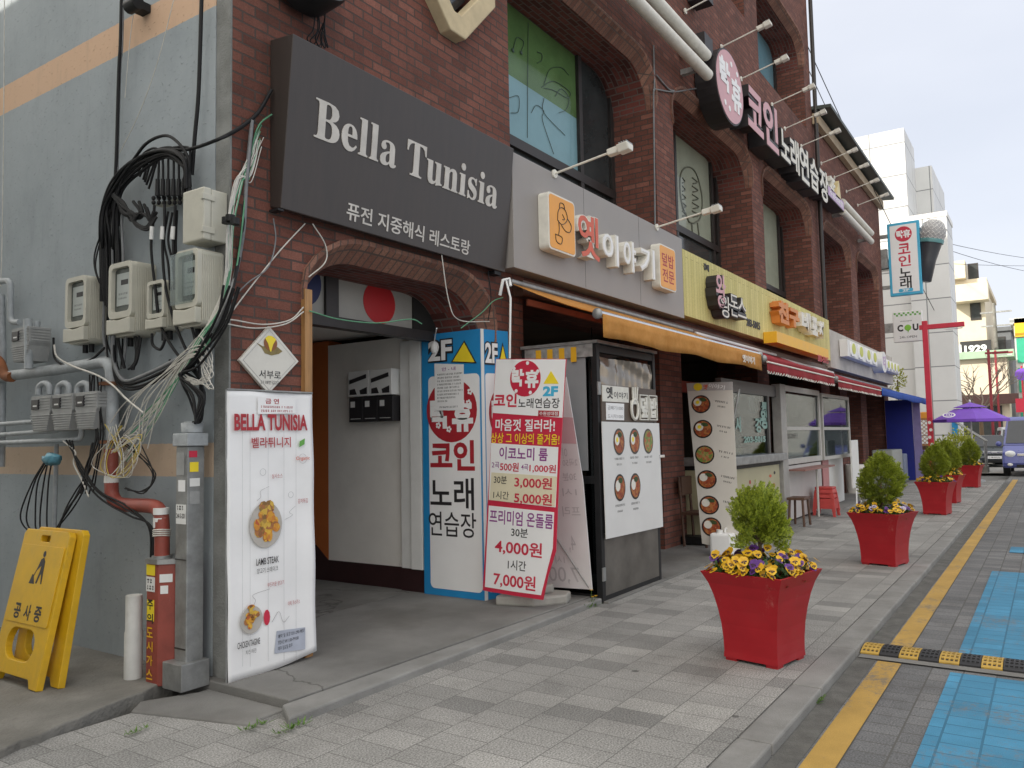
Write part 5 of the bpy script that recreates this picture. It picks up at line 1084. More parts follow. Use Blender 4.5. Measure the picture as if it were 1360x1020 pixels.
for k in range(14):  # white and green wires along the corner
    ox = random.uniform(-4, 4)
    cable([(345 + ox, 168 + 2 * k, 4.26), (333, 200 + 3 * k, 4.25), (318 + ox, 240, 4.25), (306 + ox, 300, 4.25), (303 + ox * .6, 360, 4.25), (290 + ox, 410, 3.08), (262 + ox, 455), (235 + ox, 492 + k), (205 + ox * 2, 535 + k * 2), (165 + ox * 2, 575 + k * 3)], random.choice((.003, .0035, .0045)), M['wirew'] if k % 4 else M['wireg'], LW if k % 4 else LG, 3.0, 2.5)
cable([(361, 152, 4.25), (345, 165, 4.25), (336, 190, 4.25), (328, 240, 4.25), (318, 330, 4.25), (306, 390, 4.25), (280, 450), (230, 510), (186, 555)], .006, M['wireg'], LG, 3.0)
for k in range(9):
    cable([(150 + 6 * k, 560 + 4 * k), (170 + 5 * k, 530), (215 + 4 * k, 500 - 3 * k), (245 + 3 * k, 470), (270, 450 + 6 * k), (280, 480 + 5 * k), (262, 508), (246, 500)], .0035, M['wirew'], LW, 2.99, 4)
for k in range(9):
    cable([(152 + random.uniform(-12, 12), 566), (140 + random.uniform(-20, 30), 600 + 3 * k), (160 + random.uniform(-15, 15), 632), (182 + random.uniform(-10, 12), 612 - 4 * k), (172 + random.uniform(-12, 12), 580), (150, 600)], .003, M['wirew'] if k % 3 else pm('yellow_wire', (.55, .42, .08), .5), 'thin wire curled in the loose nest beside the red riser', 2.96, 3)
for k in range(4): cable([(160 + 8 * k, 590), (185 + 6 * k, 605 + 6 * k), (205, 630 + 4 * k), (190, 655), (168, 648)], .004, M['wire'], 'thin black wire curled in the loose nest beside the red riser', 2.97, 3)
for k in range(5):   # cables down to the yellow board and the red guard
    cable([(60 + 2 * k, 612), (42 + 5 * k, 640), (28 + 9 * k, 685), (40 + 6 * k, 708), (62 + 3 * k, 712), (86, 690 - 3 * k), (108 - k, 650), (118, 620), (124, 590)], .006, M['wire'], 'black cable drooping from the blue rag towards the yellow board', 2.98, 2.5)
for k in range(3): cable([(88 + 4 * k, 585), (104, 612 + 5 * k), (130, 650 + 5 * k), (170, 672 + 6 * k), (197 + 2 * k, 700), (200 + 3 * k, 748)], .007, M['wire'], 'black cable slanting from under the gas meters to the red guard', 2.97, 1)
cable([(84, 586), (100, 600), (98, 616), (110, 640), (118, 660)], .006, M['wirew'], 'white cable hanging below the lowest thin gas pipe', 2.97)
cable([(72, 458), (76, 474), (96, 486), (128, 498), (150, 512), (168, 530), (190, 548)], .007, M['wirew'], 'white and yellow cable slung from the leftmost meter to the flange', 2.95)
b = MB(); r_ = random.Random(3)
FR = [onX(68 + r_.uniform(-12, 12), 610 + r_.uniform(-6, 6), 2.96) for k in range(10)]
c0 = sum(FR, V()) / 10; b.ell(c0, (.05, .11, .04), 12, 8)
for v in b.v: v += V((r_.uniform(-.012, .012), r_.uniform(-.012, .012), r_.uniform(-.012, .012)))
single('blue_rag', b, pm('blue_plastic_rag', (.10, .28, .36), .5, .2, 20), 'crumpled blue plastic rag tied round cables on the side wall', 'rag')
for k, (px, py) in enumerate(((301, 293), (306, 290), (312, 294))):
    b = MB(); p = onX(px, py, 3.1); b.tube([p + V((0, .0, -.02)), p + V((.0, .0, .02))], .03, 10); single('cable_clamp', b, M['black'], 'black round cable clamp on the concrete corner beside the junction box', 'clamp', 'round clamps at the corner')
for l, mt, lab in (([(405, 297, 4.26), (370, 335, 4.26), (330, 385, 4.27), (300, 425, 4.28)], M['wirew'], 'straight pale cord slanting down the brick pier from the dark sign'), ([(403, 408, 4.26), (385, 425, 4.26), (350, 431, 4.26), (310, 425, 4.27), (290, 424)], M['wirew'], 'upper pale cord sagging across the brick pier above the plate'), ([(403, 414, 4.25), (380, 430, 4.25), (340, 436, 4.26), (300, 430, 4.27)], M['wirew'], 'lower pale cord sagging across the brick pier above the plate'),
                   ([(363, 290, 4.26), (366, 320, 4.26), (356, 355, 4.26), (330, 375, 4.26), (305, 400, 4.27)], M['grey'], 'grey cord curving down the brick pier'), ([(411, 413, 4.24), (450, 424, 4.24), (500, 429, 4.24), (545, 424, 4.24), (560, 430, 4.24)], M['wireg'], 'green and white cord strung across the entrance below the arch'),
                   ([(586, 335, 4.2), (596, 400, 4.2), (610, 425, 4.2), (650, 427, 4.2)], M['wirew'], 'pale cord hanging from the dark sign over the right of the arch'), ([(612, 436, 4.2), (640, 415, 4.2), (655, 400, 4.2), (668, 395, 4.2)], M['wireg'], 'green cord rising from the blue box towards the awning arm'),
                   ([(415, 297, 4.24), (432, 325, 4.24), (432, 348, 4.24), (410, 368, 4.24)], M['wirew'], 'pale cord looping from the dark sign onto the left of the arch'), ([(648, 360, 4.22), (652, 395, 4.22), (648, 428, 4.22)], M['wire'], 'black cord hanging down beside the awning arm')):
    cable(l, .005, mt, lab, 3.1, name='cord')
b = MB(); p = onX(576, 462, 5.9); b.ell(p, (.03, .035, .055), 12, 8); b.tube([p, p + V((0, -.02, .12)), onY(580, 436, 4.24)], .006, 5); single('hanging_socket', b, M['white'], 'white cable socket dangling in front of the blue box', 'socket')
# exhaust hood and its cables above the dark sign
E_ = thing('exhaust_fan', 'dark round exhaust fan housing on brick above the dark sign', 'exhaust fan', onY(425, -10, 4.1))
pc = onY(424, -52, 4.05); Fh = Fr(pc, (1, 0, 0), (0, .25, 1))
b = MB(); b.lathe(Fh, [(.28, -.24), (.30, -.05), (.29, .0)], 28); part('housing', b, M['black'], E_)
b = MB(); b.lathe(Fh, [(.29, .001), (.27, .03), (.24, .04), (.05, .05)], 28); part('front_plate', b, pm('grey_fan_plate', (.16, .18, .20), .35, .1, 5), E_)
for k in range(5): cable([(418 + 4 * k, 18, 4.2), (414 + 5 * k, 40, 4.22), (405 + 6 * k, 52, 4.24), (420 + 4 * k, 62, 4.25), (430, 30 + 3 * k, 4.24)], .005, M['wire'], 'thin black wire hanging in a loop below the exhaust fan', 3.1, 3)
b = MB(); p = onX(181, 8, 3.1); b.box(3.06, 3.18, p.y - .05, p.y + .05, p.z - .03, p.z + .03); b.tube([V((3.08, p.y - .06, p.z)), V((3.08, p.y + .06, p.z))], .05, 10); single('wall_bracket', b, M['black'], 'small dark cable bracket high on the orange stripe of the wall', 'bracket')

for k in range(11):   # the fat tangle that hangs round the left of the splices and dives behind the meters
    x = 137 + random.uniform(0, 24); q = random.uniform(-7, 12)
    cable([(250 + random.uniform(-8, 4), 250), (246, 216 + q), (222, 203 + q * .6), (190, 213 + q), (163, 236 + q), (x - 2, 275), (x - 4 + q * .5, 315), (x + random.uniform(-3, 3), 345, 3.12), (x + 3, 375, 3.14)], random.choice((.008, .010, .012)), M['wire'], LB, random.uniform(3.02, 3.09), 2.5)
for k in range(4):
    x = 176 + 6 * k; cable([(150 + 3 * k, 262), (164, 275 + 4 * k), (x, 292 - 3 * k), (x + 10, 280 + 6 * k), (x + 2, 266 + 3 * k)], .012, M['wire'], LB, 3.05, 3)
for k in range(3):
    x = 222 + 6 * k; cable([(x, 280), (x + random.uniform(-4, 4), 320), (x + 2, 350), (x + 4, 385)], .008, M['wire'], LB, 3.06, 2)
for k in range(6):
    cable([(300 + 4 * k, 380), (285 + 3 * k, 430), (262, 470 + 3 * k), (240, 500), (250 + 4 * k, 528), (262, 560)], .008, M['wire'], LB, random.uniform(2.97, 3.05), 3)
for k in range(5):
    cable([(122 + 3 * k, 500), (118 + 4 * k, 540), (128 + 2 * k, 580), (112 + 4 * k, 620), (106 + 5 * k, 655)], .006, M['wire'], 'black cable hanging between the gas meters and the red riser', 2.97, 3)
# ------------------------------------------------------------------ awnings over the shop fronts
def awning(label, mt, x0, x1, y0, z0, y1, z1, drop, scallop=0, frame=None, letters=None):
    T_ = thing('awning', label, 'awning', ((x0 + x1) / 2, y0, z1), 'awnings over the shop fronts')
    n = 26; b = MB()
    vs = [V((x0 + (x1 - x0) * i / n, y0 + (y1 - y0) * j / 6, z0 + (z1 - z0) * j / 6 - .02 * math.sin(PI * j / 6) - .012 * math.sin(PI * j / 6) * math.sin(i * .9))) for j in range(7) for i in range(n + 1)]
    fs = [(j * (n + 1) + i, j * (n + 1) + i + 1, (j + 1) * (n + 1) + i + 1, (j + 1) * (n + 1) + i) for j in range(6) for i in range(n)]
    b.add(vs, fs, True); o = part('canopy', b, mt, T_); k = o.modifiers.new('thickness', 'SOLIDIFY'); k.thickness = .004
    b = MB(); r = .035
    b.tube([(x0 - .03, y1, z1), (x1 + .03, y1, z1)], .045 if frame is None else r, 12); part('front_bar', b, mt if frame is None else frame, T_)
    if frame is None: b = MB(); b.tube([(x0 - .01, y1 - .04, z1 - .045), (x1 + .01, y1 - .04, z1 - .045)], .013, 8); part('cream_strip', b, M['letterwhite'], T_)
    for x in (x0 - .035, x1 + .035): b = MB(); b.ell((x, y1, z1), (.03, .05, .05), 12, 8); part('end_cap', b, M['steel'], T_)
    b = MB(); N_ = max(26, int((x1 - x0) / .11) * 4) if scallop else 30; vs = []
    for i in range(N_ + 1):
        f = i / N_; x = x0 + (x1 - x0) * f; w = .012 * math.sin(f * 23) + .008 * math.sin(f * 51)
        d = drop - (scallop * (1 - abs(math.sin(PI * i / 4))) if scallop else .012 * math.sin(f * 17))
        for j in range(4): vs.append(V((x, y1 - .035 + w * j / 3, z1 - d * j / 3)))
    b.add(vs, [(i * 4 + j, (i + 1) * 4 + j, (i + 1) * 4 + j + 1, i * 4 + j + 1) for i in range(N_) for j in range(3)], True)
    o = part('valance', b, mt, T_); k = o.modifiers.new('thickness', 'SOLIDIFY'); k.thickness = .003
    if scallop:
        b = MB(); b.tube([vs[i * 4 + 3] + V((0, -.003, 0)) for i in range(N_ + 1)], .006, 4, True, False); part('valance_trim', b, M['letterwhite'], T_)
    b = MB(); b.tube([(x0, y0 + .03, z0 + .03), (x1, y0 + .03, z0 + .03)], .03, 10); part('roller', b, M['steel'] if scallop == 0 else M['white'], T_)
    for x in (x0 + .25, x1 - .4):
        e = (x + .7 if x < (x0 + x1) / 2 else x - .5); m_ = (y0 + y1) / 2
        b = MB(); b.fbox(Fr((x, y0, z0 - .14), (e - x, (m_ - y0), (z1 - z0) * .4), (0, 0, 1)), 0, V((e - x, m_ - y0, (z1 - z0) * .4)).length, -.03, .03, -.02, .02); a_ = part('folding_arm', b, M['canvasd'] if not scallop else M['white'], T_)
        b = MB(); p0, p1 = V((e, m_, z0 - .14 + (z1 - z0) * .4)), V((x + .1, y1, z1 - .05)); b.fbox(Fr(p0, p1 - p0, (0, 0, 1)), 0, (p1 - p0).length, -.03, .03, -.02, .02); part('folding_arm', b, M['canvasd'] if not scallop else M['white'], T_)
    if letters:
        b = MB(); G = front(y1 - .06); b.text(G, letters, x1 - .62, z1 - drop * .55, .5, .10, 0, .002, .02); part('lettering', b, M['letterwhite'], T_)
    return T_
awning('orange canvas awning faded along its valance, under the taupe sign', M['canvas'], 6.22, 10.85, 4.15, 2.97, 3.24, 2.59, .21, 0, M['chrome'], '옛이야기')
awning('long red scalloped awning next to the orange one', M['redcan'], 10.98, 15.05, 4.15, 2.95, 3.2, 2.54, .20, .035)
awning('red scalloped awning between the long red one and the blue one', M['redcan'], 15.40, 19.80, 4.15, 2.90, 3.2, 2.50, .19, .035)
awning('plain blue awning at the far end of the shop row', M['bluecan'], 19.95, 28.0, 4.15, 2.85, 3.2, 2.50, .16, 0, M['bluecan'])
b = MB(); b.tube([onY(672, 372, 3.95), onY(678, 396, 3.9), onY(677, 476, 3.9)], .010, 8); b.tube([onY(664, 392, 4.0), onY(668, 372, 3.95), onY(676, 370, 3.95), onY(678, 380, 3.93)], .015, 8); single('awning_crank', b, M['white'], 'white awning crank handle hanging behind the price board', 'crank')

# ------------------------------------------------------------------ sign lamps on arms
def lamp(bx, by, bz, reach, rise, label, dx=.12):
    T_ = thing('sign_lamp', label, 'sign lamp', (bx, by, bz), 'white sign lamps on long arms')
    tip = V((bx + dx, by - reach, bz + rise))
    b = MB(); b.tube([(bx, by, bz), tip], .012, 8); part('arm', b, M['letterwhite'], T_)
    d = (tip - V((bx, by, bz))).normalized(); F = Fr(tip, d, (1, 0, 0) if abs(d.x) < .9 else (0, 1, 0))
    b = MB(); b.fbox(F, -.05, .07, -.04, .04, -.04, .03); part('driver_box', b, M['letterwhite'], T_, bevel=.012)
    b = MB(); b.hexa([F.at(a, c, e) for e, q in ((-.055, .06), (.02, .10)) for c in (-q * .8, q * .8) for a in (.07, .19)]); h = part('head', b, M['letterwhite'], T_, bevel=.01)
    for k in range(4): b = MB(); b.fbox(F, .10 + .025 * k, .11 + .025 * k, -.07, .07, .02, .035); part('fin', b, M['steel'], h)
    b = MB(); b.lathe(Fr((bx, by + .005, bz), (1, 0, 0), (0, 0, 1)), [(.045, -.0), (.045, .02)], 12); part('wall_plate', b, M['letterwhite'], T_)
for px, py, hx, hy, lab in ((736, 231, 815, 216, 'sign lamp over the taupe sign, its arm starting at the orange tile'), (872, 302, 942, 292, 'sign lamp at the seam between taupe sign and yellow plank sign')):
    p = onY(px, py, 4.1); lamp(p.x, 4.1, p.z, .66, .10, lab, .03)
NL = ['first', 'second', 'third', 'fourth', 'fifth', 'sixth', 'seventh', 'eighth', 'ninth', 'last']
for k, (px, py) in enumerate(((910, 15), (958, 62.6), (984, 105), (1025, 139), (1042, 171), (1064, 194), (1090.5, 217), (1108, 235.6), (1124, 254.5), (1139, 272.5))):
    p = onY(px, py, 4.27); lamp(p.x, 4.27, p.z, .64, .16, NL[k] + ' of the sign lamps reaching out over the karaoke letters, counted from the left', .05)
# white flood tubes
for px0, py0, px1, py1, lab in ((860, 22, 940, 100, 'lower white tube of the pair left of the karaoke disc'), (868, -4, 938, 74, 'upper white tube of the pair left of the karaoke disc'), (1119, 292, 1157, 321, 'lower white tube of the pair right of the karaoke letters'), (1119, 274, 1157, 310, 'upper white tube of the pair right of the karaoke letters')):
    q = onY(px1, py1, 4.0); p = V((onY(px0, py0, 4.0).x - (1.6 if px0 < 900 else 0), 4.0, q.z))
    T_ = thing('tube_light', lab, 'tube light', (p + q) / 2, 'white tubes on the facade')
    b = MB(); b.tube([p, q], .085, 14); part('tube', b, M['letterwhite'], T_)
    for e in (p + V((.3, 0, 0)), q - V((.3, 0, 0))): b = MB(); b.box(e.x - .04, e.x + .04, 4.0, 4.30, e.z - .04, e.z + .04); part('bracket', b, M['steel'], T_)
# downpipe where the wing meets the tower, and facade wires
b = MB(); b.tube([(19.46, 4.22, 3.95), (19.46, 4.22, 20)], .05, 10); single('downpipe', b, M['frame'], 'dark downpipe where the brick building meets its lower wing', 'pipe')
for l, lab in (([(868, 60), (869, 118), (868, 132), (870, 300)], 'thin grey conduit running down the pier between the first two windows'), ([(868, 118), (893, 122), (915, 119), (935, 116)], 'thin wire from the first pier towards the karaoke disc'), ([(872, 100), (888, 118), (896, 121)], 'short thin wire crossing on the first pier')):
    b = MB(); b.tube(spline([onY(x, y, 4.28) for x, y in l], 5), .012, 5); single('facade_wire', b, M['grey'], lab, 'cable')

# ------------------------------------------------------------------ glass porch in front of the first shop
C_ = thing('porch_cabinet', 'black framed glass porch with menu board and steel lower panel', 'porch', (7.2, 3.9, 0))
X0, X1, YF = 6.55, 7.87, 3.45
b = MB()
for x in (X0 + .03, X1 - .03): b.box(x - .03, x + .03, YF, YF + .06, 0, 2.38); b.box(x - .03, x + .03, 4.22, 4.28, 0, 2.38)
for z in (2.30, .0, 1.08):
    b.box(X0 + .062, X1 - .062, YF + .002, YF + .058, z, z + .07) if z != 1.08 else None; b.box(X0 + .002, X0 + .058, YF + .062, 4.218, z, z + .07)
part('frame', b, M['black'], C_, bevel=.003)
b = MB(); b.box(X0 - .02, X1 + .02, YF - .02, 4.28, 2.381, 2.41); part('roof', b, M['steel'], C_)
b = MB(); b.box(X0 + .02, X0 + .03, YF + .13, 4.15, 1.2, 2.26); part('side_panel', b, pm('grey_board', (.27, .275, .285), .5, .06, 3), C_, bevel=.002)
b = MB(); b.box(X0 + .03, X0 + .034, YF + .062, 4.216, 1.15, 2.3); part('side_glass', b, M['glass'], C_); b = MB(); b.box(X0 + .03, X0 + .034, YF + .062, 4.216, .07, 1.08); part('side_glass', b, M['dglass'], C_)
b = MB(); b.box(X0 - .004, X0 + .0, YF + .04, 4.24, 2.26, 2.38); part('wrap_sheet', b, pm('silver_wrap', (.42, .42, .41), .3, .35, 14, metal=.4), C_)
for k in range(4): b = MB(); b.box(X0 - .008, X0 - .005, 3.66 + .13 * k, 3.72 + .13 * k, 2.22, 2.36); part('tape', b, M['ybox'], C_)
FC = front(YF)
CP = lambda p: (760 + p[0] / 3.643, 460 + p[1] / 3.643)
def cq(l): return pl(FC, [CP(p) for p in l])
b = MB(); b.fbox(FC, X0 + .06, X1 - .06, 1.76, 2.30, -.04, -.03)
n = 26; vs = []
for j in range(13):
    for i in range(n + 1):
        u, v = X0 + .07 + (X1 - X0 - .14) * i / n, 1.80 + .46 * j / 12
        vs.append(FC.at(u, v, -.015 + .012 * math.sin(5 * u + 9 * v) + .009 * math.sin(17 * u - 5 * v * math.sin(u * 3)) + .006 * math.sin(31 * v + 7 * u)))
b = MB(); b.add(vs, [(j * (n + 1) + i, j * (n + 1) + i + 1, (j + 1) * (n + 1) + i + 1, (j + 1) * (n + 1) + i) for j in range(12) for i in range(n)], True)
part('plastic_sheet', b, pm('crinkled_plastic', (.23, .20, .165), .14, .3, 4, metal=.35), C_)
u0, u1 = X0 + .05, X1 - .03
q = cq([(127, 365), (405, 365), (127, 190), (405, 205)]); zb, zt = (q[0][1] + q[1][1]) / 2, (q[2][1] + q[3][1]) / 2
b = MB(); b.fbox(FC, u0, u1, zb, zt, .001, .012); sp = part('name_panel', b, pm('brown_panel', (.085, .058, .042), .5, .15, 4), C_)
b = MB(); b.poly(FC, cq([(138, 266), (265, 273), (264, 200), (136, 187)]), .013, .02); o = part('name_card', b, M['letterwhite'], C_)
b = MB(); tx(b, FC, '옛', CP((155, 223)), CP((187, 226)), 58 / 3.64, .021, None, .03); tx(b, FC, '이야기', CP((192, 236)), CP((258, 240)), 32 / 3.64, .021, None, .015); part('lettering', b, M['ink'], o)
b = MB(); b.poly(FC, cq([(158, 355), (243, 358), (243, 278), (156, 273)]), .013, .018); o = part('price_card', b, M['whitev'], C_)
b = MB(); tx(b, FC, '곱빼기1000', CP((163, 297)), CP((238, 300)), 20 / 3.64, .019); tx(b, FC, '도시락1000', CP((163, 338)), CP((238, 340)), 20 / 3.64, .019); part('lettering', b, M['inkgry'], o)
b = MB(); 
for k, x in enumerate((278, 289, 301)): b.tube([FC.at(*c_, .03) for c_ in cq([(x, 198), (x + (289 - x) * .3, 262)])], .012, 6)
a_ = cq([(289, 305)])[0]; b.tube([FC.at(a_[0] + .075 * math.cos(t), a_[1] + .10 * math.sin(t), .03) for t in [k * PI / 8 for k in range(17)]], .016, 6); b.fbox(FC, a_[0] - .08, a_[0] + .08, a_[1] + .05, a_[1] + .085, .02, .035); part('fork_emblem', b, M['letterwhite'], C_)
for ch, c in (('덮', (337, 296)), ('밥', (381, 298))):
    a_ = cq([c])[0]; b = MB(); b.poly(FC, rect(a_[0] - .10, a_[0] + .10, a_[1] - .13, a_[1] + .13), .013, .03, [rect(a_[0] - .09, a_[0] + .09, a_[1] - .12, a_[1] + .12)]); b.text(FC, ch, a_[0], a_[1], .16, .21, .014, .03, .04); part('letter_block', b, M['letterwhite'], C_)
b = MB(); b.poly(FC, cq([(152, 932), (428, 872), (408, 372), (131, 364)]), .02, .028); mb_ = part('menu_board', b, pm('menu_white', (.66, .655, .64), .45, .04, 3), C_)
fA = food('red_rice', (.34, .07, .02), (.18, .03, .015), (.40, .15, .04)); fBk = pm('black_bowl', (.02, .02, .02), .3)
fG = food('greens', (.14, .22, .04), (.36, .26, .09), (.40, .10, .04)); fW = pm('egg_white', (.72, .70, .63), .4, .05, 20)
def bowl(F, p_, u, v, ru, rv, w, kind):
    b = MB(); b.disc(F, u, v, ru, rv, w, w + .002, 22); o = part('bowl_print', b, fBk, p_)
    b = MB(); b.disc(F, u, v, ru * .86, rv * .86, w + .003, None, 20); part('food_print', b, fA if kind != 2 else fG, o)
    if kind != 2:
        b = MB(); b.disc(F, u - ru * .38, v + rv * .15, ru * .42, rv * .42, w + .004, None, 14); part('rice_print', b, fW, o)
        if kind == 0: b = MB(); b.disc(F, u - ru * .38, v + rv * .15, ru * .2, rv * .2, w + .005, None, 12); part('yolk_print', b, M['inkyel'], o)
    b = MB(); b.disc(F, u + ru * .1, v + rv * .52, ru * .4, rv * .22, w + .004, None, 10); part('leaf_print', b, pm('dark_greens', (.04, .07, .02), .6, .4, 30) if kind != 2 else fA, o)
for c, k in (((213, 462), 0), ((289, 459), 0), ((355, 459), 2), ((217, 683), 1), ((292, 676), 1)):
    u, v = cq([c])[0]; bowl(FC, C_, u, v, .118, .128, .029, k)
for c in ((215, 543), (290, 537), (357, 534), (219, 768), (294, 757)):
    u, v = cq([c])[0]; b = MB(); dots(b, FC, u - .10, u + .10, v, .022, .029, int(c[0])); dots(b, FC, u - .06, u + .06, v - .055, .02, .029, int(c[1])); part('caption', b, M['ink'], C_)
b = MB(); b.fbox(FC, X0 + .06, X1 - .06, .06, .62, -.02, .0); part('steel_panel', b, pm('dull_steel', (.15, .14, .125), .38, .3, 4, metal=.5, stain=.3), C_, bevel=.003)
b = MB(); b.fbox(FC, X0 + .06, X1 - .06, .62, 1.8, -.03, -.02); part('backing', b, M['black'], C_)
b = MB(); b.fbox(FC, X1 - .02, X1 + .09, 1.28, 1.31, .005, .04); part('door_handle', b, M['chrome'], C_, bevel=.004)
for z in (.2, 1.9): b = MB(); b.fbox(FC, X0 - .008, X0 + .045, z, z + .12, .001, .014); part('hinge', b, M['steel'], C_)

# ------------------------------------------------------------------ standing menu banner by the pier
T_ = thing('menu_board', 'tall white menu banner with six rice bowl pictures leaning beside the brick pier', 'banner', (10.0, 3.65, .02))
q = [onX(932.4, 722, 9.75), onX(982, 735, 9.75), onX(911.8, 508.9, 9.95)]
FM2 = Fr(q[0], q[1] - q[0], q[2] - q[0]); FM2 = Fr(q[0], FM2.u, FM2.n.cross(FM2.u))
b = MB(); b.poly(FM2, pl(FM2, [(932.4, 722), (983, 732), (972.7, 507), (911.8, 508.9)]), -.006, 0); part('sheet', b, pm('menu_vinyl', (.62, .59, .54), .45, .05, 3), T_)
b = MB(); b.poly(FM2, pl(FM2, [(913.5, 519.5), (973.5, 518), (972.7, 507), (911.8, 508.9)]), .001, .003); part('header', b, pm('header_grey', (.42, .40, .40), .5), T_)
b = MB(); c_ = hit(FM2, 927, 514); b.disc(FM2, *c_, .06, .05, .004, None, 14); part('emblem_print', b, M['inkyel'], T_)
b = MB(); tx(b, FM2, '옛', (934, 514), (940, 514), 7, .004, None, .03); part('lettering', b, M['letterred'], T_); b = MB(); tx(b, FM2, '이야기', (941, 513.5), (963, 513), 6, .004, None, .02); part('lettering', b, M['whitev'], T_)
for k, (px, py) in enumerate(((932, 537), (934.5, 570), (937, 604), (940, 637), (943, 671), (946, 700))):
    c_ = hit(FM2, px, py); bowl(FM2, T_, c_[0] - .01, c_[1], .128, .118, .002, (0, 0, 2, 1, 1, 1)[k])
    if k < 5:
        b = MB(); c_ = hit(FM2, px + 28, py - 3); dots(b, FM2, c_[0] - .10, c_[0] + .08, c_[1], .026, .002, k); dots(b, FM2, c_[0] - .06, c_[0] + .05, c_[1] - .06, .022, .002, k + 20); part('caption', b, M['ink'], T_)
b = MB(); b.tube([FM2.at(.1, .1, -.02), FM2.at(.1, 2.0, -.02)], .012, 6); part('stand_rod', b, M['steel'], T_)
p = onZ(921, 722, .02); b = MB(); b.box(p.x - .15, p.x + .5, p.y - .25, p.y + .35, .02, .13); single('banner_foot', b, M['black'], 'black weighted foot under the menu banner at the pier', 'banner base', bevel=.02)
p = onZ(964, 738, .02)
T_ = thing('water_can', 'white square plastic canister in front of the menu banner', 'canister', (p.x, p.y, .02))
b = MB(); b.box(p.x - .12, p.x + .14, p.y - .12, p.y + .16, .02, .30); part('body', b, M['whitev'], T_, bevel=.03)
b = MB(); b.lathe(Fr((p.x - .05, p.y + .05, .30), (1, 0, 0), (0, 1, 0)), [(.04, 0), (.04, .04)], 12); part('cap', b, M['white'], T_, bevel=.004)
b = MB(); b.tube(spline([V((p.x + .1, p.y - .02, .29)), V((p.x + .08, p.y - .02, .345)), V((p.x + .02, p.y, .345)), V((p.x, p.y, .30))], 4), .014, 6); part('grip', b, M['white'], T_)

# ------------------------------------------------------------------ snack counter and glazed front of the next shop
T_ = thing('snack_counter', 'cream snack counter with stickers, steel top and teal lettered window', 'counter', (12.2, 3.75, 0))
YC = 3.72; FK2 = front(YC)
b = MB(); b.box(10.75, 13.35, YC, YC + .6, .02, 1.02); part('counter_body', b, pm('cream_counter', (.42, .39, .25), .45, .08, 3), T_, bevel=.01)
b = MB(); b.box(10.70, 13.4, YC - .12, YC + .62, 1.08, 1.20); part('steel_top', b, M['steel'], T_, bevel=.01); b = MB(); b.box(10.75, 13.35, YC - .02, YC + .6, 1.021, 1.079); part('shadow_gap', b, M['black'], T_)
r_ = random.Random(4)
for k in range(16):
    b = MB(); b.disc(FK2, r_.uniform(11, 13.2), r_.uniform(.3, .98), r_.uniform(.02, .075), r_.uniform(.02, .04), .002, .004, 9); part('sticker', b, (M['inkmar'], M['letterred'], M['frame'])[k % 3], T_)
b = MB(); b.box(10.75, 13.4, YC + .02, YC + .10, 2.12, 2.30); b.box(10.75, 10.82, YC + .02, YC + .1, 1.2, 2.12); b.box(12.92, 12.99, YC + .02, YC + .1, 1.2, 2.12); part('window_frame', b, pm('grey_header', (.10, .095, .09), .5, .2, 6), T_)
b = MB(); b.box(10.82, 12.92, YC + .05, YC + .058, 1.2, 2.12); part('window_pane', b, M['glass'], T_)
teal = pm('teal_vinyl', (.22, .38, .33), .5, .1, 6); FT2 = front(YC + .04)
b = MB(); tx(b, FT2, '경', (1003, 564), (1011, 565), 20, 0, None, .04); tx(b, FT2, '통', (1011, 540), (1020, 540), 12, 0, None, .04); tx(b, FT2, '왕', (1010, 556), (1021, 557), 26, 0, None, .05); tx(b, FT2, '203-5015', (988, 583), (1017, 584), 8, 0, None, .04); tx(b, FT2, '시', (977, 563), (984, 564), 20, 0, None, .05); part('lettering', b, teal, T_)
b = MB(); b.box(10.9, 11.6, YC + .2, YC + .25, 1.25, 2.0); part('menu_sheet', b, pm('green_sheet', (.25, .38, .20), .6, .15, 4), T_)
b = MB(); b.box(12.6, 12.85, YC + .2, YC + .22, 1.85, 2.1); part('paper_notice', b, M['white'], T_)
for k in range(4): b = MB(); b.tube([(11.35 + .3 * k, YC + .35, 1.2), (11.35 + .3 * k, YC + .35, 1.30)], .11, 12); part('snack_tub', b, pm('straw_tub', (.42, .30, .14), .7, .2, 12), T_)
P_ = thing('glazed_front', 'pale steel framed glazed front with open window and ledge by the red stools', 'shop front', (15.2, 3.8, 0))
b = MB(); b.box(13.42, 13.74, YC - .05, YC + .10, .02, 2.34); part('post', b, pm('pale_steel', (.33, .32, .30), .5, .15, 8), P_, bevel=.01)
al = pm('pale_aluminium', (.46, .45, .42), .5, .1, 8)
def frame_(x0, x1, z0, z1, y, w=.09, mid=None):
    b = MB(); b.box(x0, x1, y, y + .07, z1 - w, z1); b.box(x0, x1, y, y + .07, z0, z0 + w); b.box(x0, x0 + w, y, y + .07, z0 + w, z1 - w); b.box(x1 - w, x1, y, y + .07, z0 + w, z1 - w)
    if mid: b.box(x0 + w, x1 - w, y, y + .07, mid - .03, mid + .03)
    o = part('window', b, al, P_, bevel=.004); b = MB(); b.box(x0 + w, x1 - w, y + .03, y + .036, z0 + w, z1 - w); part('pane', b, M['glass'], o); return o
frame_(13.76, 16.35, .98, 2.34, YC, .10, 1.60)
b = MB(); b.box(13.78, 16.3, YC + .02, YC + .08, .05, .96); part('kick_panel', b, pm('white_panel', (.50, .48, .46), .5, .08, 3), P_)
b = MB(); b.box(13.86, 16.25, YC + .045, YC + .05, 1.12, 1.58); part('frosted_film', b, pm('frosted_film', (.30, .30, .27), .4, .08, 3), P_)
b = MB(); tx(b, front(YC + .02), '방긋방긋', (1046, 578), (1060, 580), 7, 0, None, .01); part('lettering', b, M['frame'], P_)
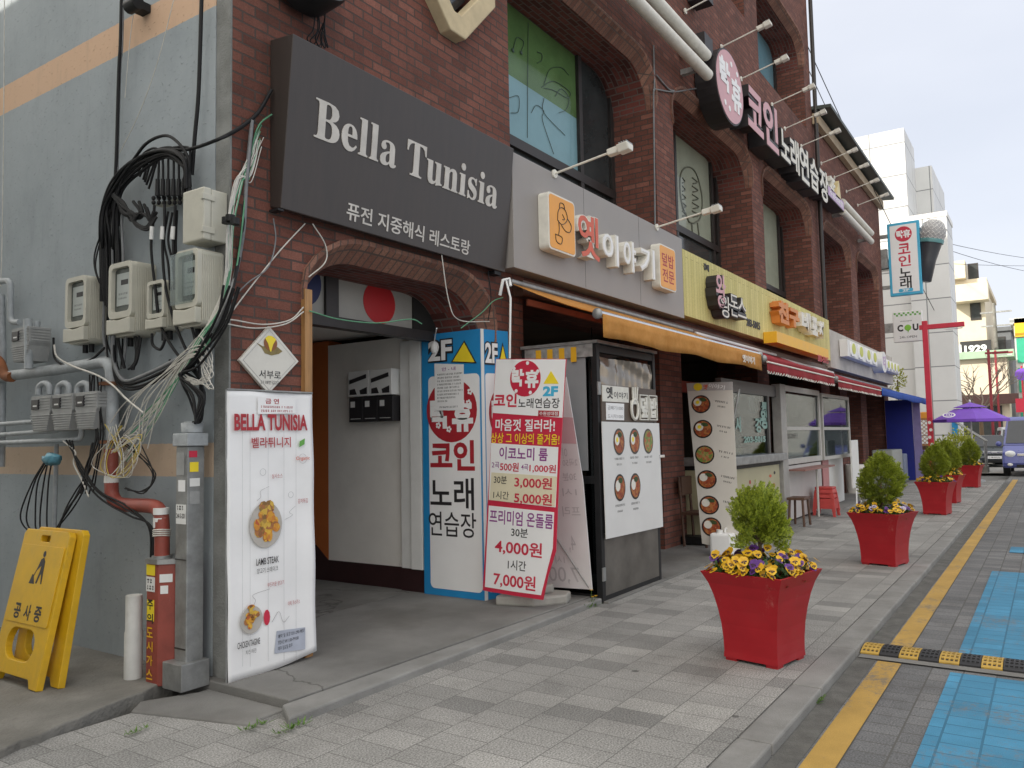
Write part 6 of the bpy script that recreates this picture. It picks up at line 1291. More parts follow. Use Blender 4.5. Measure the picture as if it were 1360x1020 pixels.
b = MB(); b.box(13.8, 16.0, YC - .30, YC - .02, .88, .91); part('ledge', b, pm('dusky_ledge', (.26, .13, .11), .6), P_); b = MB(); b.tube([(15.0, YC - .2, .02), (15.0, YC - .2, .88)], .02, 8); part('ledge_leg', b, al, P_)
frame_(16.45, 19.0, .98, 2.30, YC - .02, .07, 1.60)
b = MB(); b.box(16.5, 18.95, YC + .045, YC + .05, 1.1, 1.58); part('frosted_film', b, pm('frosted_film', (.33, .32, .30), .4, .08, 3), P_)
b = MB(); b.box(16.8, 17.3, YC + .1, YC + .12, .02, 1.5); part('pink_banner', b, pm('pink_banner', (.50, .22, .22), .5), P_)
b = MB(); b.box(17.4, 18.9, YC + .15, YC + .2, .02, 1.3); part('white_board', b, M['white'], P_)
p = onZ(1063, 694, .02)
T_ = thing('wooden_stool', 'small brown wooden stool under the ledge of the glazed shop front', 'stool', (13.45, 3.45, .02))
b = MB(); b.box(13.25, 13.65, 3.32, 3.6, .44, .48); part('seat', b, M['dwood'], T_, bevel=.006)
for x in (13.29, 13.61):
    for y in (3.36, 3.56): b = MB(); b.tube([(x, y, .44), (x + (x - 13.45) * .2, y + (y - 3.46) * .2, .02)], .02, 8); part('leg', b, M['dwood'], T_)
T_ = thing('wooden_chair', 'dark wooden chair behind the menu banner', 'chair', (10.45, 3.95, .02))
b = MB(); b.box(10.3, 10.7, 3.85, 4.2, .44, .48); part('seat', b, M['dwood'], T_, bevel=.006)
for x, y, h in ((10.32, 3.87, .44), (10.68, 3.87, .44), (10.32, 4.18, .95), (10.68, 4.18, .95)): b = MB(); b.tube([(x, y, .02), (x, y + (.05 if h > .5 else 0), h)], .02, 8); part('leg', b, M['dwood'], T_)
b = MB(); b.box(10.32, 10.68, 4.19, 4.23, .7, .95); part('backrest', b, M['dwood'], T_)
for k in range(4):
    T_ = thing('pendant_lamp', 'black pendant lamp in the row inside the shop behind the orange awning', 'pendant lamp', (8.9 + .55 * k, 5.2, 2.3), 'pendant lamps inside the shop')
    b = MB(); b.lathe(Fr((8.9 + .75 * k, 4.75, 2.48), (1, 0, 0), (0, 1, 0)), [(.17, 0), (.16, .06), (.05, .20), (.03, .24)], 16); part('shade', b, pm('lamp_black', (.05, .05, .05), .25), T_)
    b = MB(); b.tube([(8.9 + .75 * k, 4.75, 2.7), (8.9 + .75 * k, 4.75, 2.9)], .008, 5); part('cord', b, M['wire'], T_)
b = MB(); b.box(8.0, 13.4, 4.36, 4.48, 2.14, 2.30); single('red_beam', b, pm('red_beam', (.22, .035, .02), .5, .2, 5), 'red wooden beam across the shop front behind the menu banner', 'beam')
# ------------------------------------------------------------------ stacked red plastic stools
def stool(z, label):
    T_ = thing('plastic_stool', label, 'stool', (15.42, 3.48, z), 'stacked red plastic stools')
    x, y, s, t = 15.42, 3.48, .20, .155
    b = MB(); b.box(x - t, x + t, y - t, y + t, z + .40, z + .44); b.hexa([V((x + i * (t if k else t + .015), y + j * (t if k else t + .015), z + (.40 if k else .33))) for k in (0, 1) for j in (-1, 1) for i in (-1, 1)]); part('seat', b, M['stoolred'], T_, bevel=.012)
    for i in (-1, 1):
        for j in (-1, 1):
            f = lambda w, zz: V((x + i * w, y + j * w, zz)); b = MB()
            b.hexa([V((x + i * (w - d1 if a == 0 else w), y + j * (w - d1 if c == 0 else w), zz)) for zz, w, d1 in ((z, s, .045), (z + .33, t + .012, .06)) for c in (0, 1) for a in (0, 1)]); part('leg', b, M['stoolred'], T_)
    for hz in (.14,):
        w = s - .02; b = MB()
        for (a0, a1, c0, c1) in ((-w, w, -w, -w + .015), (-w, w, w - .015, w), (-w, -w + .015, -w + .016, w - .016), (w - .015, w, -w + .016, w - .016)): b.box(x + a0, x + a1, y + c0, y + c1, z + hz, z + hz + .09)
        part('rail', b, M['stoolred'], T_)
stool(.0, 'lower red plastic stool of the stack on the pavement'); stool(.09, 'upper red plastic stool of the stack on the pavement')
p = onZ(1135, 655, .02); b = MB(); b.lathe(Fr((21.3, 4.05, .02), (1, 0, 0), (0, 1, 0)), [(.26, 0), (.28, .5), (.28, .66), (.25, .70)], 20); single('white_bin', b, M['lobby'], 'round off-white bin by the far brick pier', 'bin')
T_ = thing('folding_board', 'white folding notice board with crossed legs before the glazed shop front', 'notice board', (18.2, 3.5, .02))
b = MB(); b.box(17.9, 18.6, 3.48, 3.51, .35, 1.35); part('board', b, M['white'], T_)
for a in (-1, 1): b = MB(); b.tube([(18.25 - .25 * a, 3.45, .02), (18.25 + .2 * a, 3.52, .6)], .015, 6); part('leg', b, M['white'], T_)
# blue stall at the end
T_ = thing('blue_stall', 'deep blue painted side panel of the stall under the blue awning', 'stall', (27, 3.9, 0))
b = MB(); b.box(27.4, 27.46, 3.52, 4.28, .02, 2.5); part('side_panel', b, M['bluepan'], T_); b = MB(); b.box(27.40, 27.47, 3.30, 3.51, .02, 2.48); part('edge_post', b, pm('lilac_post', (.28, .24, .50), .5, .1, 5), T_)
b = MB(); b.box(24.6, 26.3, 3.7, 4.25, .02, 1.0); part('freezer', b, pm('pale_freezer', (.36, .38, .36), .5, .1, 3), T_, bevel=.03)
b = MB(); b.box(26.4, 26.9, 3.65, 4.1, .02, .85); single('blue_box', b, pm('grey_blue_box', (.22, .26, .36), .5, .1, 4), 'grey blue plastic box beside the deep blue panel', 'box', bevel=.03)
# ------------------------------------------------------------------ planters
def flower_proto(mt, name):
    b = MB(); r_ = random.Random(11)
    for k, (a, rad, sz) in enumerate(((90, .016, .017), (145, .017, .0165), (35, .017, .0165), (205, .014, .0155), (335, .014, .0155), (270, .016, .019))):
        c = (rad * math.cos(math.radians(a)), rad * math.sin(math.radians(a)))
        b.poly(WORLD, [(c[0] + sz * math.cos(t), c[1] + sz * math.sin(t)) for t in [i * PI / 5 for i in range(10)]], .001 * k)
    b.mat(1)
    for an, l in ((270, .020), (218, .017), (322, .017)):
        c, q = math.cos(math.radians(an)), math.sin(math.radians(an)); b.add([(0, 0, .0075), (c * l - q * .006, q * l + c * .006, .0075), (c * l * 1.15, q * l * 1.15, .0075), (c * l + q * .006, q * l - c * .006, .0075)], [(0, 3, 2, 1)])
    b.mat(0)
    m = _mesh(name, b, [mt, M['petD']], (0, 0, 0)); return m
PM = [flower_proto(M['petY'], 'pansy'), flower_proto(M['petP'], 'pansy'), flower_proto(M['petW'], 'pansy')]
def leafquad(b, p, d, up, l, w):
    s = d.cross(up); s = s.normalized() * w if s.length > 1e-5 else V((w, 0, 0))
    b.add([p, p + d * l * .5 + s, p + d * l, p + d * l * .5 - s], [(0, 1, 2, 3)])
def spray(b, p, d, r, L, n):
    """flat thuja spray: a stem with scale-leaf strips to both sides"""
    side_ = d.cross(V((r.uniform(-1, 1), r.uniform(-1, 1), r.uniform(-1, 1)))).normalized(); nn = d.cross(side_)
    for k in range(n):
        f = k / n; q = p + d * (L * f)
        for s in (-1, 1):
            dd = (d * .75 + side_ * s * r.uniform(.55, .9) + nn * r.uniform(-.25, .25)).normalized(); leafquad(b, q, dd, nn, L * .5 * (1.1 - f * .6), L * .085)
    leafquad(b, p + d * L * .6, d, nn, L * .5, L * .09)
def bush_mesh(kind, seed, mt):
    r = random.Random(seed); b = MB()
    if kind == 'open':       # near planter: loose round head of upright sprays on a bare stem, gaps between
        for k in range(1350):
            th, ph = r.uniform(0, 2 * PI), math.acos(r.uniform(-.75, 1)); rr = r.uniform(.35, 1) ** .6
            lump = 1 + .26 * math.sin(3 * th + 1.3) * math.sin(2.2 * ph) + .15 * math.sin(5 * th + 3 * ph)
            c = V((.215 * rr * lump * math.sin(ph) * math.cos(th), .215 * rr * lump * math.sin(ph) * math.sin(th), .24 * rr * lump * math.cos(ph)))
            if math.sin(9 * c.x + 4) * math.sin(11 * c.z + 2) * math.sin(10 * c.y) > .55: continue
            d = (c.normalized() * .6 + V((r.uniform(-.35, .35), r.uniform(-.35, .35), r.uniform(.25, 1.0)))).normalized()
            spray(b, c - d * .03, d, r, r.uniform(.05, .085), 5)
    else:                    # clipped egg, denser
        for k in range(2400):
            th, cz = r.uniform(0, 2 * PI), r.uniform(-1, 1); rr = r.uniform(.72, 1.0); R_ = math.sqrt(max(0, 1 - cz * cz))
            lump = 1 + .11 * math.sin(3 * th + seed) * math.sin(3 * cz + 1) + .08 * math.sin(7 * th + 7 * cz + seed)
            e = 1.08 - .42 * max(0, cz)
            c = V((.265 * rr * lump * R_ * math.cos(th) * e, .265 * rr * lump * R_ * math.sin(th) * e, .36 * cz * rr * lump))
            d = (V((c.x, c.y, c.z * .6)).normalized() * .7 + V((r.uniform(-.4, .4), r.uniform(-.4, .4), r.uniform(.1, .8)))).normalized()
            spray(b, c - d * .02, d, r, r.uniform(.05, .08), 4)
    return _mesh('crown', b, mt, (0, 0, 0))
BM = [bush_mesh('open', 3, M['leafA']), bush_mesh('egg', 5, M['leafB']), bush_mesh('egg', 9, M['leafB'])]
def pot_mesh():
    b = MB(); prof = [(.215, 0), (.212, .04), (.214, .12), (.222, .22), (.238, .32), (.258, .41), (.284, .49), (.312, .545), (.325, .57)]
    inner = [(.31, .572), (.28, .50), (.25, .44)]
    rows = [(w * .9, z) for w, z in prof + inner]; vs = []; fs = []
    for w, z in rows: vs += [V((-w, -w, z)), V((w, -w, z)), V((w, w, z)), V((-w, w, z))]
    for i in range(len(rows) - 1):
        for k in range(4): k1 = (k + 1) % 4; fs.append((i * 4 + k, i * 4 + k1, i * 4 + 4 + k1, i * 4 + 4 + k))
    b.add(vs, fs); return b
def feet_mesh():
    b = MB(); b.box(-.04, .04, -.04, .04, -.02, 0); return b
pot0 = _mesh('pot', pot_mesh(), M['pot'], (0, 0, 0)); feet0 = _mesh('foot', feet_mesh(), M['pot'], (0, 0, 0))
b = MB(); b.box(-.22, .22, -.22, .22, .44, .5); soil0 = _mesh('soil', b, M['soil'], (0, 0, 0))
def child(name, me, T_, loc=(0, 0, 0), rot=(0, 0, 0), s=1):
    o = bpy.data.objects.new(name, me); COL.objects.link(o); o.parent = T_; o.location = loc; o.rotation_euler = rot; o.scale = (s, s, s) if not isinstance(s, tuple) else s; return o
def planter(x, y, label, bush, nfl, mix, rot, seed, bz=.93, bs=1., spill=0):
    T_ = thing('flower_planter', label, 'planter', (x, y, .02), 'red planters along the kerb'); T_.rotation_euler = (0, 0, rot)
    r = random.Random(seed)
    child('pot', pot0, T_); [child('foot', feet0, T_, (i * .145, j * .145, 0)) for i in (-1, 1) for j in (-1, 1)]; child('soil', soil0, T_)
    child('crown', BM[bush], T_, (0.0, 0, bz), (r.uniform(-.08, .08), r.uniform(-.08, .08), r.uniform(0, 6)), (bs * r.uniform(.93, 1.07), bs * r.uniform(.93, 1.07), bs * r.uniform(.92, 1.08)))
    b = MB(); b.tube([V((.0, .0, .48)), V((.008, .005, .62)), V((-.006, .0, .8)), V((0, 0, .98))], [.017, .014, .012, .006], 8)
    for k in range(9 if bush == 0 else 3):
        a = r.uniform(0, 6.28); h = r.uniform(.68, .9); b.tube([V((0, 0, h)), V((.06 * math.cos(a), .06 * math.sin(a), h + .07)), V((.12 * math.cos(a), .12 * math.sin(a), h + .2))], [.007, .005, .002], 5)
    child('trunk', _mesh('trunk', b, M['trunk'], (0, 0, 0)), T_)
    b = MB()
    for k in range(700):
        a, q = r.uniform(0, 6.28), math.sqrt(r.random()) * .33; p = V((max(-.25, min(.25, 1.0 * q * math.cos(a))), max(-.25, min(.25, 1.0 * q * math.sin(a))), .50 + r.uniform(0, .17) * (1.1 - q * 1.5)))
        d = V((r.uniform(-1, 1), r.uniform(-1, 1), r.uniform(.1, 1))).normalized(); leafquad(b, p, d, V((r.uniform(-.4, .4), r.uniform(-.4, .4), 1)), r.uniform(.03, .055), r.uniform(.009, .015))
    child('pansy_leaves', _mesh('pansy_leaves', b, M['pleaf'], (0, 0, 0)), T_)
    for k in range(nfl):
        a, q = r.uniform(0, 6.28), math.sqrt(r.uniform(.03, 1)) * .36; px_, py_ = max(-.275, min(.275, .92 * q * math.cos(a) * 1.15)), max(-.275, min(.275, .92 * q * math.sin(a) * 1.15))
        z = .595 + r.uniform(.0, .15) * (1.15 - q / .5) - .02 * (q / .36)
        me = PM[r.choices((0, 1, 2), mix)[0]]
        # faces look outwards and up, most of them towards the light of the street
        yaw = math.atan2(py_ - .10, px_ - .12) + r.uniform(-.8, .8) - rot * 0; tilt = r.uniform(.45, 1.15)
        child('pansy', me, T_, (px_, py_, z), (tilt, r.uniform(-.3, .3), yaw + PI / 2), r.uniform(.75, 1.15))
    return T_
planter(5.475, 1.675, 'nearest red planter, loose green thuja over many yellow pansies', 0, 165, (.88, .12, .0), -.20, 21, .90, .85)
planter(10.06, 1.655, 'red planter second along the kerb, egg shaped bush and pansies spilling over', 1, 85, (.72, .16, .12), -.22, 22, .94, .86)
planter(16.5, 1.79, 'third red planter along the kerb, half hiding the fourth', 2, 40, (.92, .08, 0), -.15, 23, .92, .88)
planter(19.2, 1.86, 'fourth red planter, half hidden behind the third', 1, 30, (.92, .08, 0), -.15, 24, .93, .92)
planter(24.6, 1.83, 'farthest red planter, just before the crossing', 2, 26, (.9, .1, 0), -.1, 25, .90, .92)
# weeds in the joints
def weed(x, y, z, s, label, flowers=0):
    r = random.Random(int(x * 100)); T_ = thing('weed', label, 'weed', (x, y, z)); b = MB()
    for k in range(46):
        a = r.uniform(0, 6.28); d = V((math.cos(a), math.sin(a), r.uniform(.15, 1.1))).normalized(); p = V((x + r.uniform(-.05, .05) * s * 2.2, y + r.uniform(-.02, .02) * s, z)); leafquad(b, p, d, V((0, 0, 1)), r.uniform(.03, .08) * s, r.uniform(.003, .008) * s)
    part('leaves', b, M['weed'], T_)
    for k in range(flowers):
        p = V((x + r.uniform(-.06, .06), y + r.uniform(-.04, .04), z + r.uniform(.08, .17))); b = MB(); b.tube([V((x, y, z)), p], .0025, 4); s_ = part('stem', b, M['weed'], T_)
        b = MB()
        for j in range(14): a = j * .45; leafquad(b, p, V((math.cos(a), math.sin(a), .35)).normalized(), V((0, 0, 1)), .02, .004)
        part('flower_head', b, M['petY'], s_)
p = onZ(785, 806, 0.0); weed(p.x, p.y, 0, 1.3, 'flowering dandelion at the foot of the glass porch', 3)
for px, py, s, lab in ((388, 968, .9, 'small weed at the corner of the entrance kerb strip'), (338, 966, .7, 'tiny weed in the paving joint left of the kerb strip corner'), (182, 972, .6, 'tiny weed in the paving joint by the alley edge'), (1087, 930, .7, 'tiny weed in the gutter near the first planter'), (1160, 842, .6, 'tiny weed in the gutter beside the speed bump'), (500, 895, .5, 'moss tuft on the joint of the entrance kerb strip')):
    p = onZ(px, py, -.05 if px > 1000 else .01); weed(p.x, p.y, p.z, s, lab)
# ------------------------------------------------------------------ speed bump: alternating yellow and black rubber sections with a grid of grooves
T_ = thing('speed_bump', 'yellow and black rubber speed bump across the road', 'speed bump', (6.0, 0, Zr))
rubb = pm('black_rubber', (.018, .018, .02), .6, .2, 8, stain=.1); ruby = pm('yellow_rubber', (.46, .29, .05), .6, .2, 10, stain=.45)
SL = .355 / 2.2
for k in range(24):
    y1 = 1.195 - .1225 * k; y0 = y1 - .119; mt = ruby if k % 2 == 0 else rubb
    Fb = Fr((6.09, 0, Zr), (1, 0, 0), (0, 0, 1)); b = MB()
    prof = [(.34 * t, .034 * max(0., math.sin(PI * t)) ** .6) for t in [i / 10 for i in range(11)]]
    G_ = Fr((6.09, y1, Zr), (1, 0, 0), (0, 0, 1))
    b.poly(G_, prof, 0, y1 - y0); o = part('section', b, rubb, T_)
    b = MB()
    hz_ = lambda t: .034 * max(0., math.sin(PI * t)) ** .6
    strips = [(.05 + i * .18, .05 + i * .18 + .075, 0, .119) for i in range(6)] + [(.05 + i * .18 + .076, .05 + (i + 1) * .18 - .001, c, c + .010) for i in range(5) for c in (.0, .0273, .0545, .0818, .109)]
    for t0, t1, c0, c1 in strips:
        b.hexa([V((6.09 + .34 * t, y1 - c, Zr + hz_(t) + h)) for h in (-.004, .007) for c in (c1, c0) for t in (t0, t1)])
    part('tread', b, mt, o)
b = MB(); b.quad((6.0, -1.75, Zr + .010), (6.095, -1.75, Zr + .010), (6.095, 1.19, Zr + .010), (6.0, 1.19, Zr + .010)); part('mortar_bed', b, M['apron'], T_)
# ------------------------------------------------------------------ beyond the crossing
WB = thing('white_building', 'tall white panelled building beyond the brick row, sunlit above and shaded below', 'building', (38, 8, 0))
pan = masonry('white_panels', 1.9, 1.35, .02, [(0, (.60, .61, .61)), (1, (.66, .67, .67))], (.22, .23, .24), rough=.45, bump=.25, speckle=.03, patch=.05, offset=0, smooth=0)
b = MB(); b.box(36, 39.0, 4.36, 16, -.1, 14.1); part('tower', b, pan, WB); b = MB(); b.box(39.001, 44, 3.7, 15, -.1, 13.2); part('stair_block', b, pan, WB)
b = MB(); b.box(35.4, 37.6, 2.95, 4.355, -.1, 10.0); part('front_wing', b, pan, WB)
for (y0, y1, z0, z1) in ((6.3, 7.2, 11.6, 12.2), (5.4, 6.25, 11.6, 12.2), (4.7, 5.6, 8.2, 8.7)):
    b = MB(); b.fbox(side(36), -y1, -y0, z0, z1, .0, .02); o = part('window', b, M['steel'], WB); b = MB(); b.fbox(side(36), -y1 + .05, -y0 - .05, z0 + .06, z1 - .06, .021, .024); part('pane', b, dg, o)
b = MB(); b.box(39.1, 40.6, 3.66, 3.695, 8.0, 9.4); part('window', b, dg, WB)
b = MB(); b.box(35.38, 37.7, 2.92, 4.34, 10.001, 10.2); part('parapet', b, M['white'], WB)
# street lamps (red poles with a single arm)
def redpole(x, y, h, arm, label, txt=True, r=.075):
    LR = M['lampred'] if txt else pm('shaded_red_post', (.24, .02, .03), .5, .15, 5)  # far posts use a darker red, their shade put into the colour
    T_ = thing('street_lamp', label, 'street lamp', (x, y, 0), 'red street lamp posts')
    b = MB(); b.box(x - r, x + r, y - r, y + r, 0, h); part('post', b, LR, T_, bevel=.01)
    b = MB(); b.box(x - .07, x + .07, y - arm, y + .15, h - .26 if txt else h - .22, h - .12); part('arm', b, LR, T_, bevel=.01)
    b = MB(); b.box(x - .06, x + .06, y - arm + .05, y - arm + .5, h - .31, h - .281); part('lamp_head', b, M['white'], T_)
    b = MB(); b.box(x - r * 1.6, x + r * 1.6, y - r * 1.6, y + r * 1.6, 0, .25); part('base', b, LR, T_, bevel=.01)
    if txt:
        r_ = random.Random(2); F = side(x - r)
        for k in range(9): b = MB(); b.disc(F, -y + r_.uniform(-.03, .03), 1.0 + .11 * k, .045, .05, .002, .004, 9); part('ornament_print', b, M['white'] if k % 2 else M['inkmar'], T_)
redpole(27.0, 2.99, 4.85, 1.05, 'red street lamp post with level arm in front of the white building')
p = onX(1319, 572, 46); redpole(46, p.y, 5.5, .85, 'red street lamp post beyond the purple parasol, taller of the far pair', False, .06)
p = onX(1327.5, 560, 56); redpole(56, p.y, 6.3, .9, 'red street lamp post beyond the purple parasol, slighter of the far pair', False, .06)
# purple parasol
T_ = thing('parasol', 'purple parasol with white round emblem on pavement beyond the planters', 'parasol', (27.1, 1.93, 0))
ap = V((27.1, 1.93, 2.34)); b = MB(); n = 8; vs = []; fs = []
for i in range(n):
    a = 2 * PI * i / n + .2
    vs += [ap + V((1.0 * math.cos(a), 1.0 * math.sin(a), -.50)), ap + V((.42 * math.cos(a), .42 * math.sin(a), -.19)), ap + V((.45 * math.cos(a), .45 * math.sin(a), -.15)), ap + V((1.0 * math.cos(a), 1.0 * math.sin(a), -.58))]
for i in range(n):
    j = (i + 1) % n; fs += [(i * 4 + 3, j * 4 + 3, j * 4, i * 4), (i * 4, j * 4, j * 4 + 1, i * 4 + 1)]
b.add(vs, fs); t0 = [ap] + [vs[i * 4 + 2] for i in range(n)]; b.add(t0, [(0, i + 1, (i + 1) % n + 1) for i in range(n)]); o = part('canopy', b, M['purple'], T_); k = o.modifiers.new('thickness', 'SOLIDIFY'); k.thickness = .006
b = MB(); b.tube([ap - V((0, 0, .02)), V((27.1, 1.93, .0))], .022, 8); part('pole', b, M['white'], T_); b = MB(); b.ell(ap + V((0, 0, .03)), (.03, .03, .05), 8, 6); part('finial', b, M['white'], T_)
pe = onX(1261, 554, 26.35); Fe = Fr(pe + V((-.12, 0, .06)), (0, -1, 0), (.35, 0, 1)); b = MB(); b.poly(Fe, [(.17 * math.cos(t), .075 * math.sin(t)) for t in [k * PI / 12 for k in range(24)]], 0, .002, [[(.13 * math.cos(t), .05 * math.sin(t)) for t in [k * PI / 12 for k in range(24)]]]); b.text(Fe, 'CU', 0, 0, .16, .06, .001, None, .03); part('emblem_print', b, M['whitev'], T_)
b = MB(); b.lathe(Fr((27.1, 1.93, 0), (1, 0, 0), (0, 1, 0)), [(.28, 0), (.28, .06), (.05, .10), (.04, .3)], 16); part('base', b, M['steel'], T_)
# lattice screen, crate, counter, steps beside the white building
T_ = thing('lattice_screen', 'brown wooden lattice screen behind the red lamp post', 'screen', (30, 3.5, 0)); p0 = onX(1214, 556, 30); p1 = onX(1236, 592, 30); F = side(30)
b = MB(); u0, u1, v0, v1 = -p0.y, -p1.y, p1.z, p0.z
for (a, c, d, e) in ((u0, u1, v1 - .06, v1), (u0, u1, v0, v0 + .06), (u0, u0 + .06, v0 + .06, v1 - .06), (u1 - .06, u1, v0 + .06, v1 - .06)): b.fbox(F, a, c, d, e, 0, .05)
part('frame', b, M['lattice'], T_)
b = MB(); k = -1.2
while k < 1.2:
    for s in (1, -1):
        pts = []
        for t in range(11):
            uu = u0 + (u1 - u0) * t / 10; vv = (v0 + v1) / 2 + s * (uu - (u0 + u1) / 2) + k
            if v0 < vv < v1: pts.append(F.at(uu, vv, .02 + .006 * s))
        if len(pts) > 1: b.tube([pts[0], pts[-1]], .012, 4)
    k += .13
part('lattice', b, M['lattice'], T_)
b = MB(); b.fbox(F, u0 - .1, u1 + .1, 0, v0 - .002, 0, .1); part('base_board', b, M['dwood'], T_)
p = onX(1225, 549, 30.2); b = MB(); b.fbox(side(30.2), -p.y - .25, -p.y + .25, v1 + .002, v1 + .22, -.3, 0); single('orange_crate', b, M['orange'], 'orange crate on top of the lattice screen', 'crate', bevel=.02)
p0 = onX(1218, 598, 28.5); p1 = onX(1230, 640, 28.5); b = MB(); b.fbox(side(28.6), -p0.y, -p1.y, 0, p0.z, -.4, 0); single('purple_cabinet', b, pm('purple_cabinet', (.09, .05, .20), .5), 'small purple cabinet at the foot of the lattice screen', 'cabinet', bevel=.02)
T_ = thing('outside_steps', 'concrete steps with sloping rails against the white building', 'steps', (35, 2.6, 0)); b = MB()
for k in range(6): b.box(34.3 + 0 * k, 35.38, 2.0 + .22 * k, 2.22 + .22 * k, -.1, .18 + .17 * k)
part('flight', b, M['concrete'], T_)
for x in (34.32, 35.2): b = MB(); b.tube([(x, 2.0, 1.1), (x, 3.3, 2.1)], .03, 8); b.tube([(x, 2.05, .1), (x, 2.05, 1.12)], .025, 6); part('rail', b, M['steel'], T_)
p0, p1 = onX(1264, 561, 35.3), onX(1273, 578, 35.3); b = MB(); b.fbox(side(35.3), -p0.y, -p1.y, p1.z, p0.z, 0, .03); b.tube([V((35.31, p1.y + .1, 0)), V((35.31, p1.y + .1, p1.z))], .02, 6); single('blue_notice', b, M['inkblue'], 'small blue notice on a post by the concrete steps', 'sign')
def shrub(name, lab, c, rad, mt, n, seed, l=.09):
    r = random.Random(seed); b = MB()
    for k in range(n):
        d = V((r.gauss(0, 1), r.gauss(0, 1), r.gauss(0, 1))).normalized(); q = r.uniform(.45, 1) * (1 + .25 * math.sin(4 * d.x + seed) * math.sin(5 * d.z)); p = V(c) + V((d.x * rad[0] * q, d.y * rad[1] * q, d.z * rad[2] * q))
        if p.z < .02: continue
        dd = (d + V((r.uniform(-.8, .8), r.uniform(-.8, .8), r.uniform(-.3, .9)))).normalized(); leafquad(b, p, dd, V((r.uniform(-1, 1), r.uniform(-1, 1), 1)), l * r.uniform(.7, 1.3), l * .3)
    T_ = thing(name, lab, 'plant', (c[0], c[1], 0)); part('crown', b, mt, T_); b = MB(); b.tube([(c[0], c[1], 0), (c[0], c[1], c[2])], .02, 6); part('trunk', b, M['trunk'], T_)
p = onX(1277, 592, 29.5); shrub('golden_shrub', 'yellow green shrub behind the bushes of the third and fourth planters', (29.5, p.y, 1.0), (.45, .45, .5), M['leafC'], 900, 4)
p = onX(1254, 597, 30); shrub('garden_plant', 'dark green plants at the foot of the steps, left of the golden shrub', (30, p.y, .8), (.4, .6, .5), M['leafB'], 800, 6)
p = onX(1190, 510, 28.5); shrub('hanging_plant', 'small climbing plant at the end of the grey fascia sign', (28.55, onX(1192, 510, 28.5).y, 3.2), (.15, .25, .45), M['leafC'], 260, 8)
# power lines
for k, (a, c, s) in enumerate((((1072, 60), (1245, 420), .2), ((1220, 318), (1420, 368), .3), ((1225, 315), (1420, 348), .2), ((1220, 348), (1420, 352), .1), ((1075, 95), (1175, 300), .2))):
    p, q = onX(a[0], a[1], 20.5 if k in (0, 4) else 37), onX(c[0], c[1], 62 if k else 36); 
    b = MB(); b.tube([p.lerp(q, t) - V((0, 0, s * 4 * t * (1 - t))) for t in [i / 10 for i in range(11)]], .012, 4); single('power_line', b, M['wire'], ('upper', 'lowest', 'middle', 'flattest', 'thin second')[k] + (' overhead wire leaving the brick tower' if k in (0, 4) else ' overhead wire right of the white building'), 'power line')
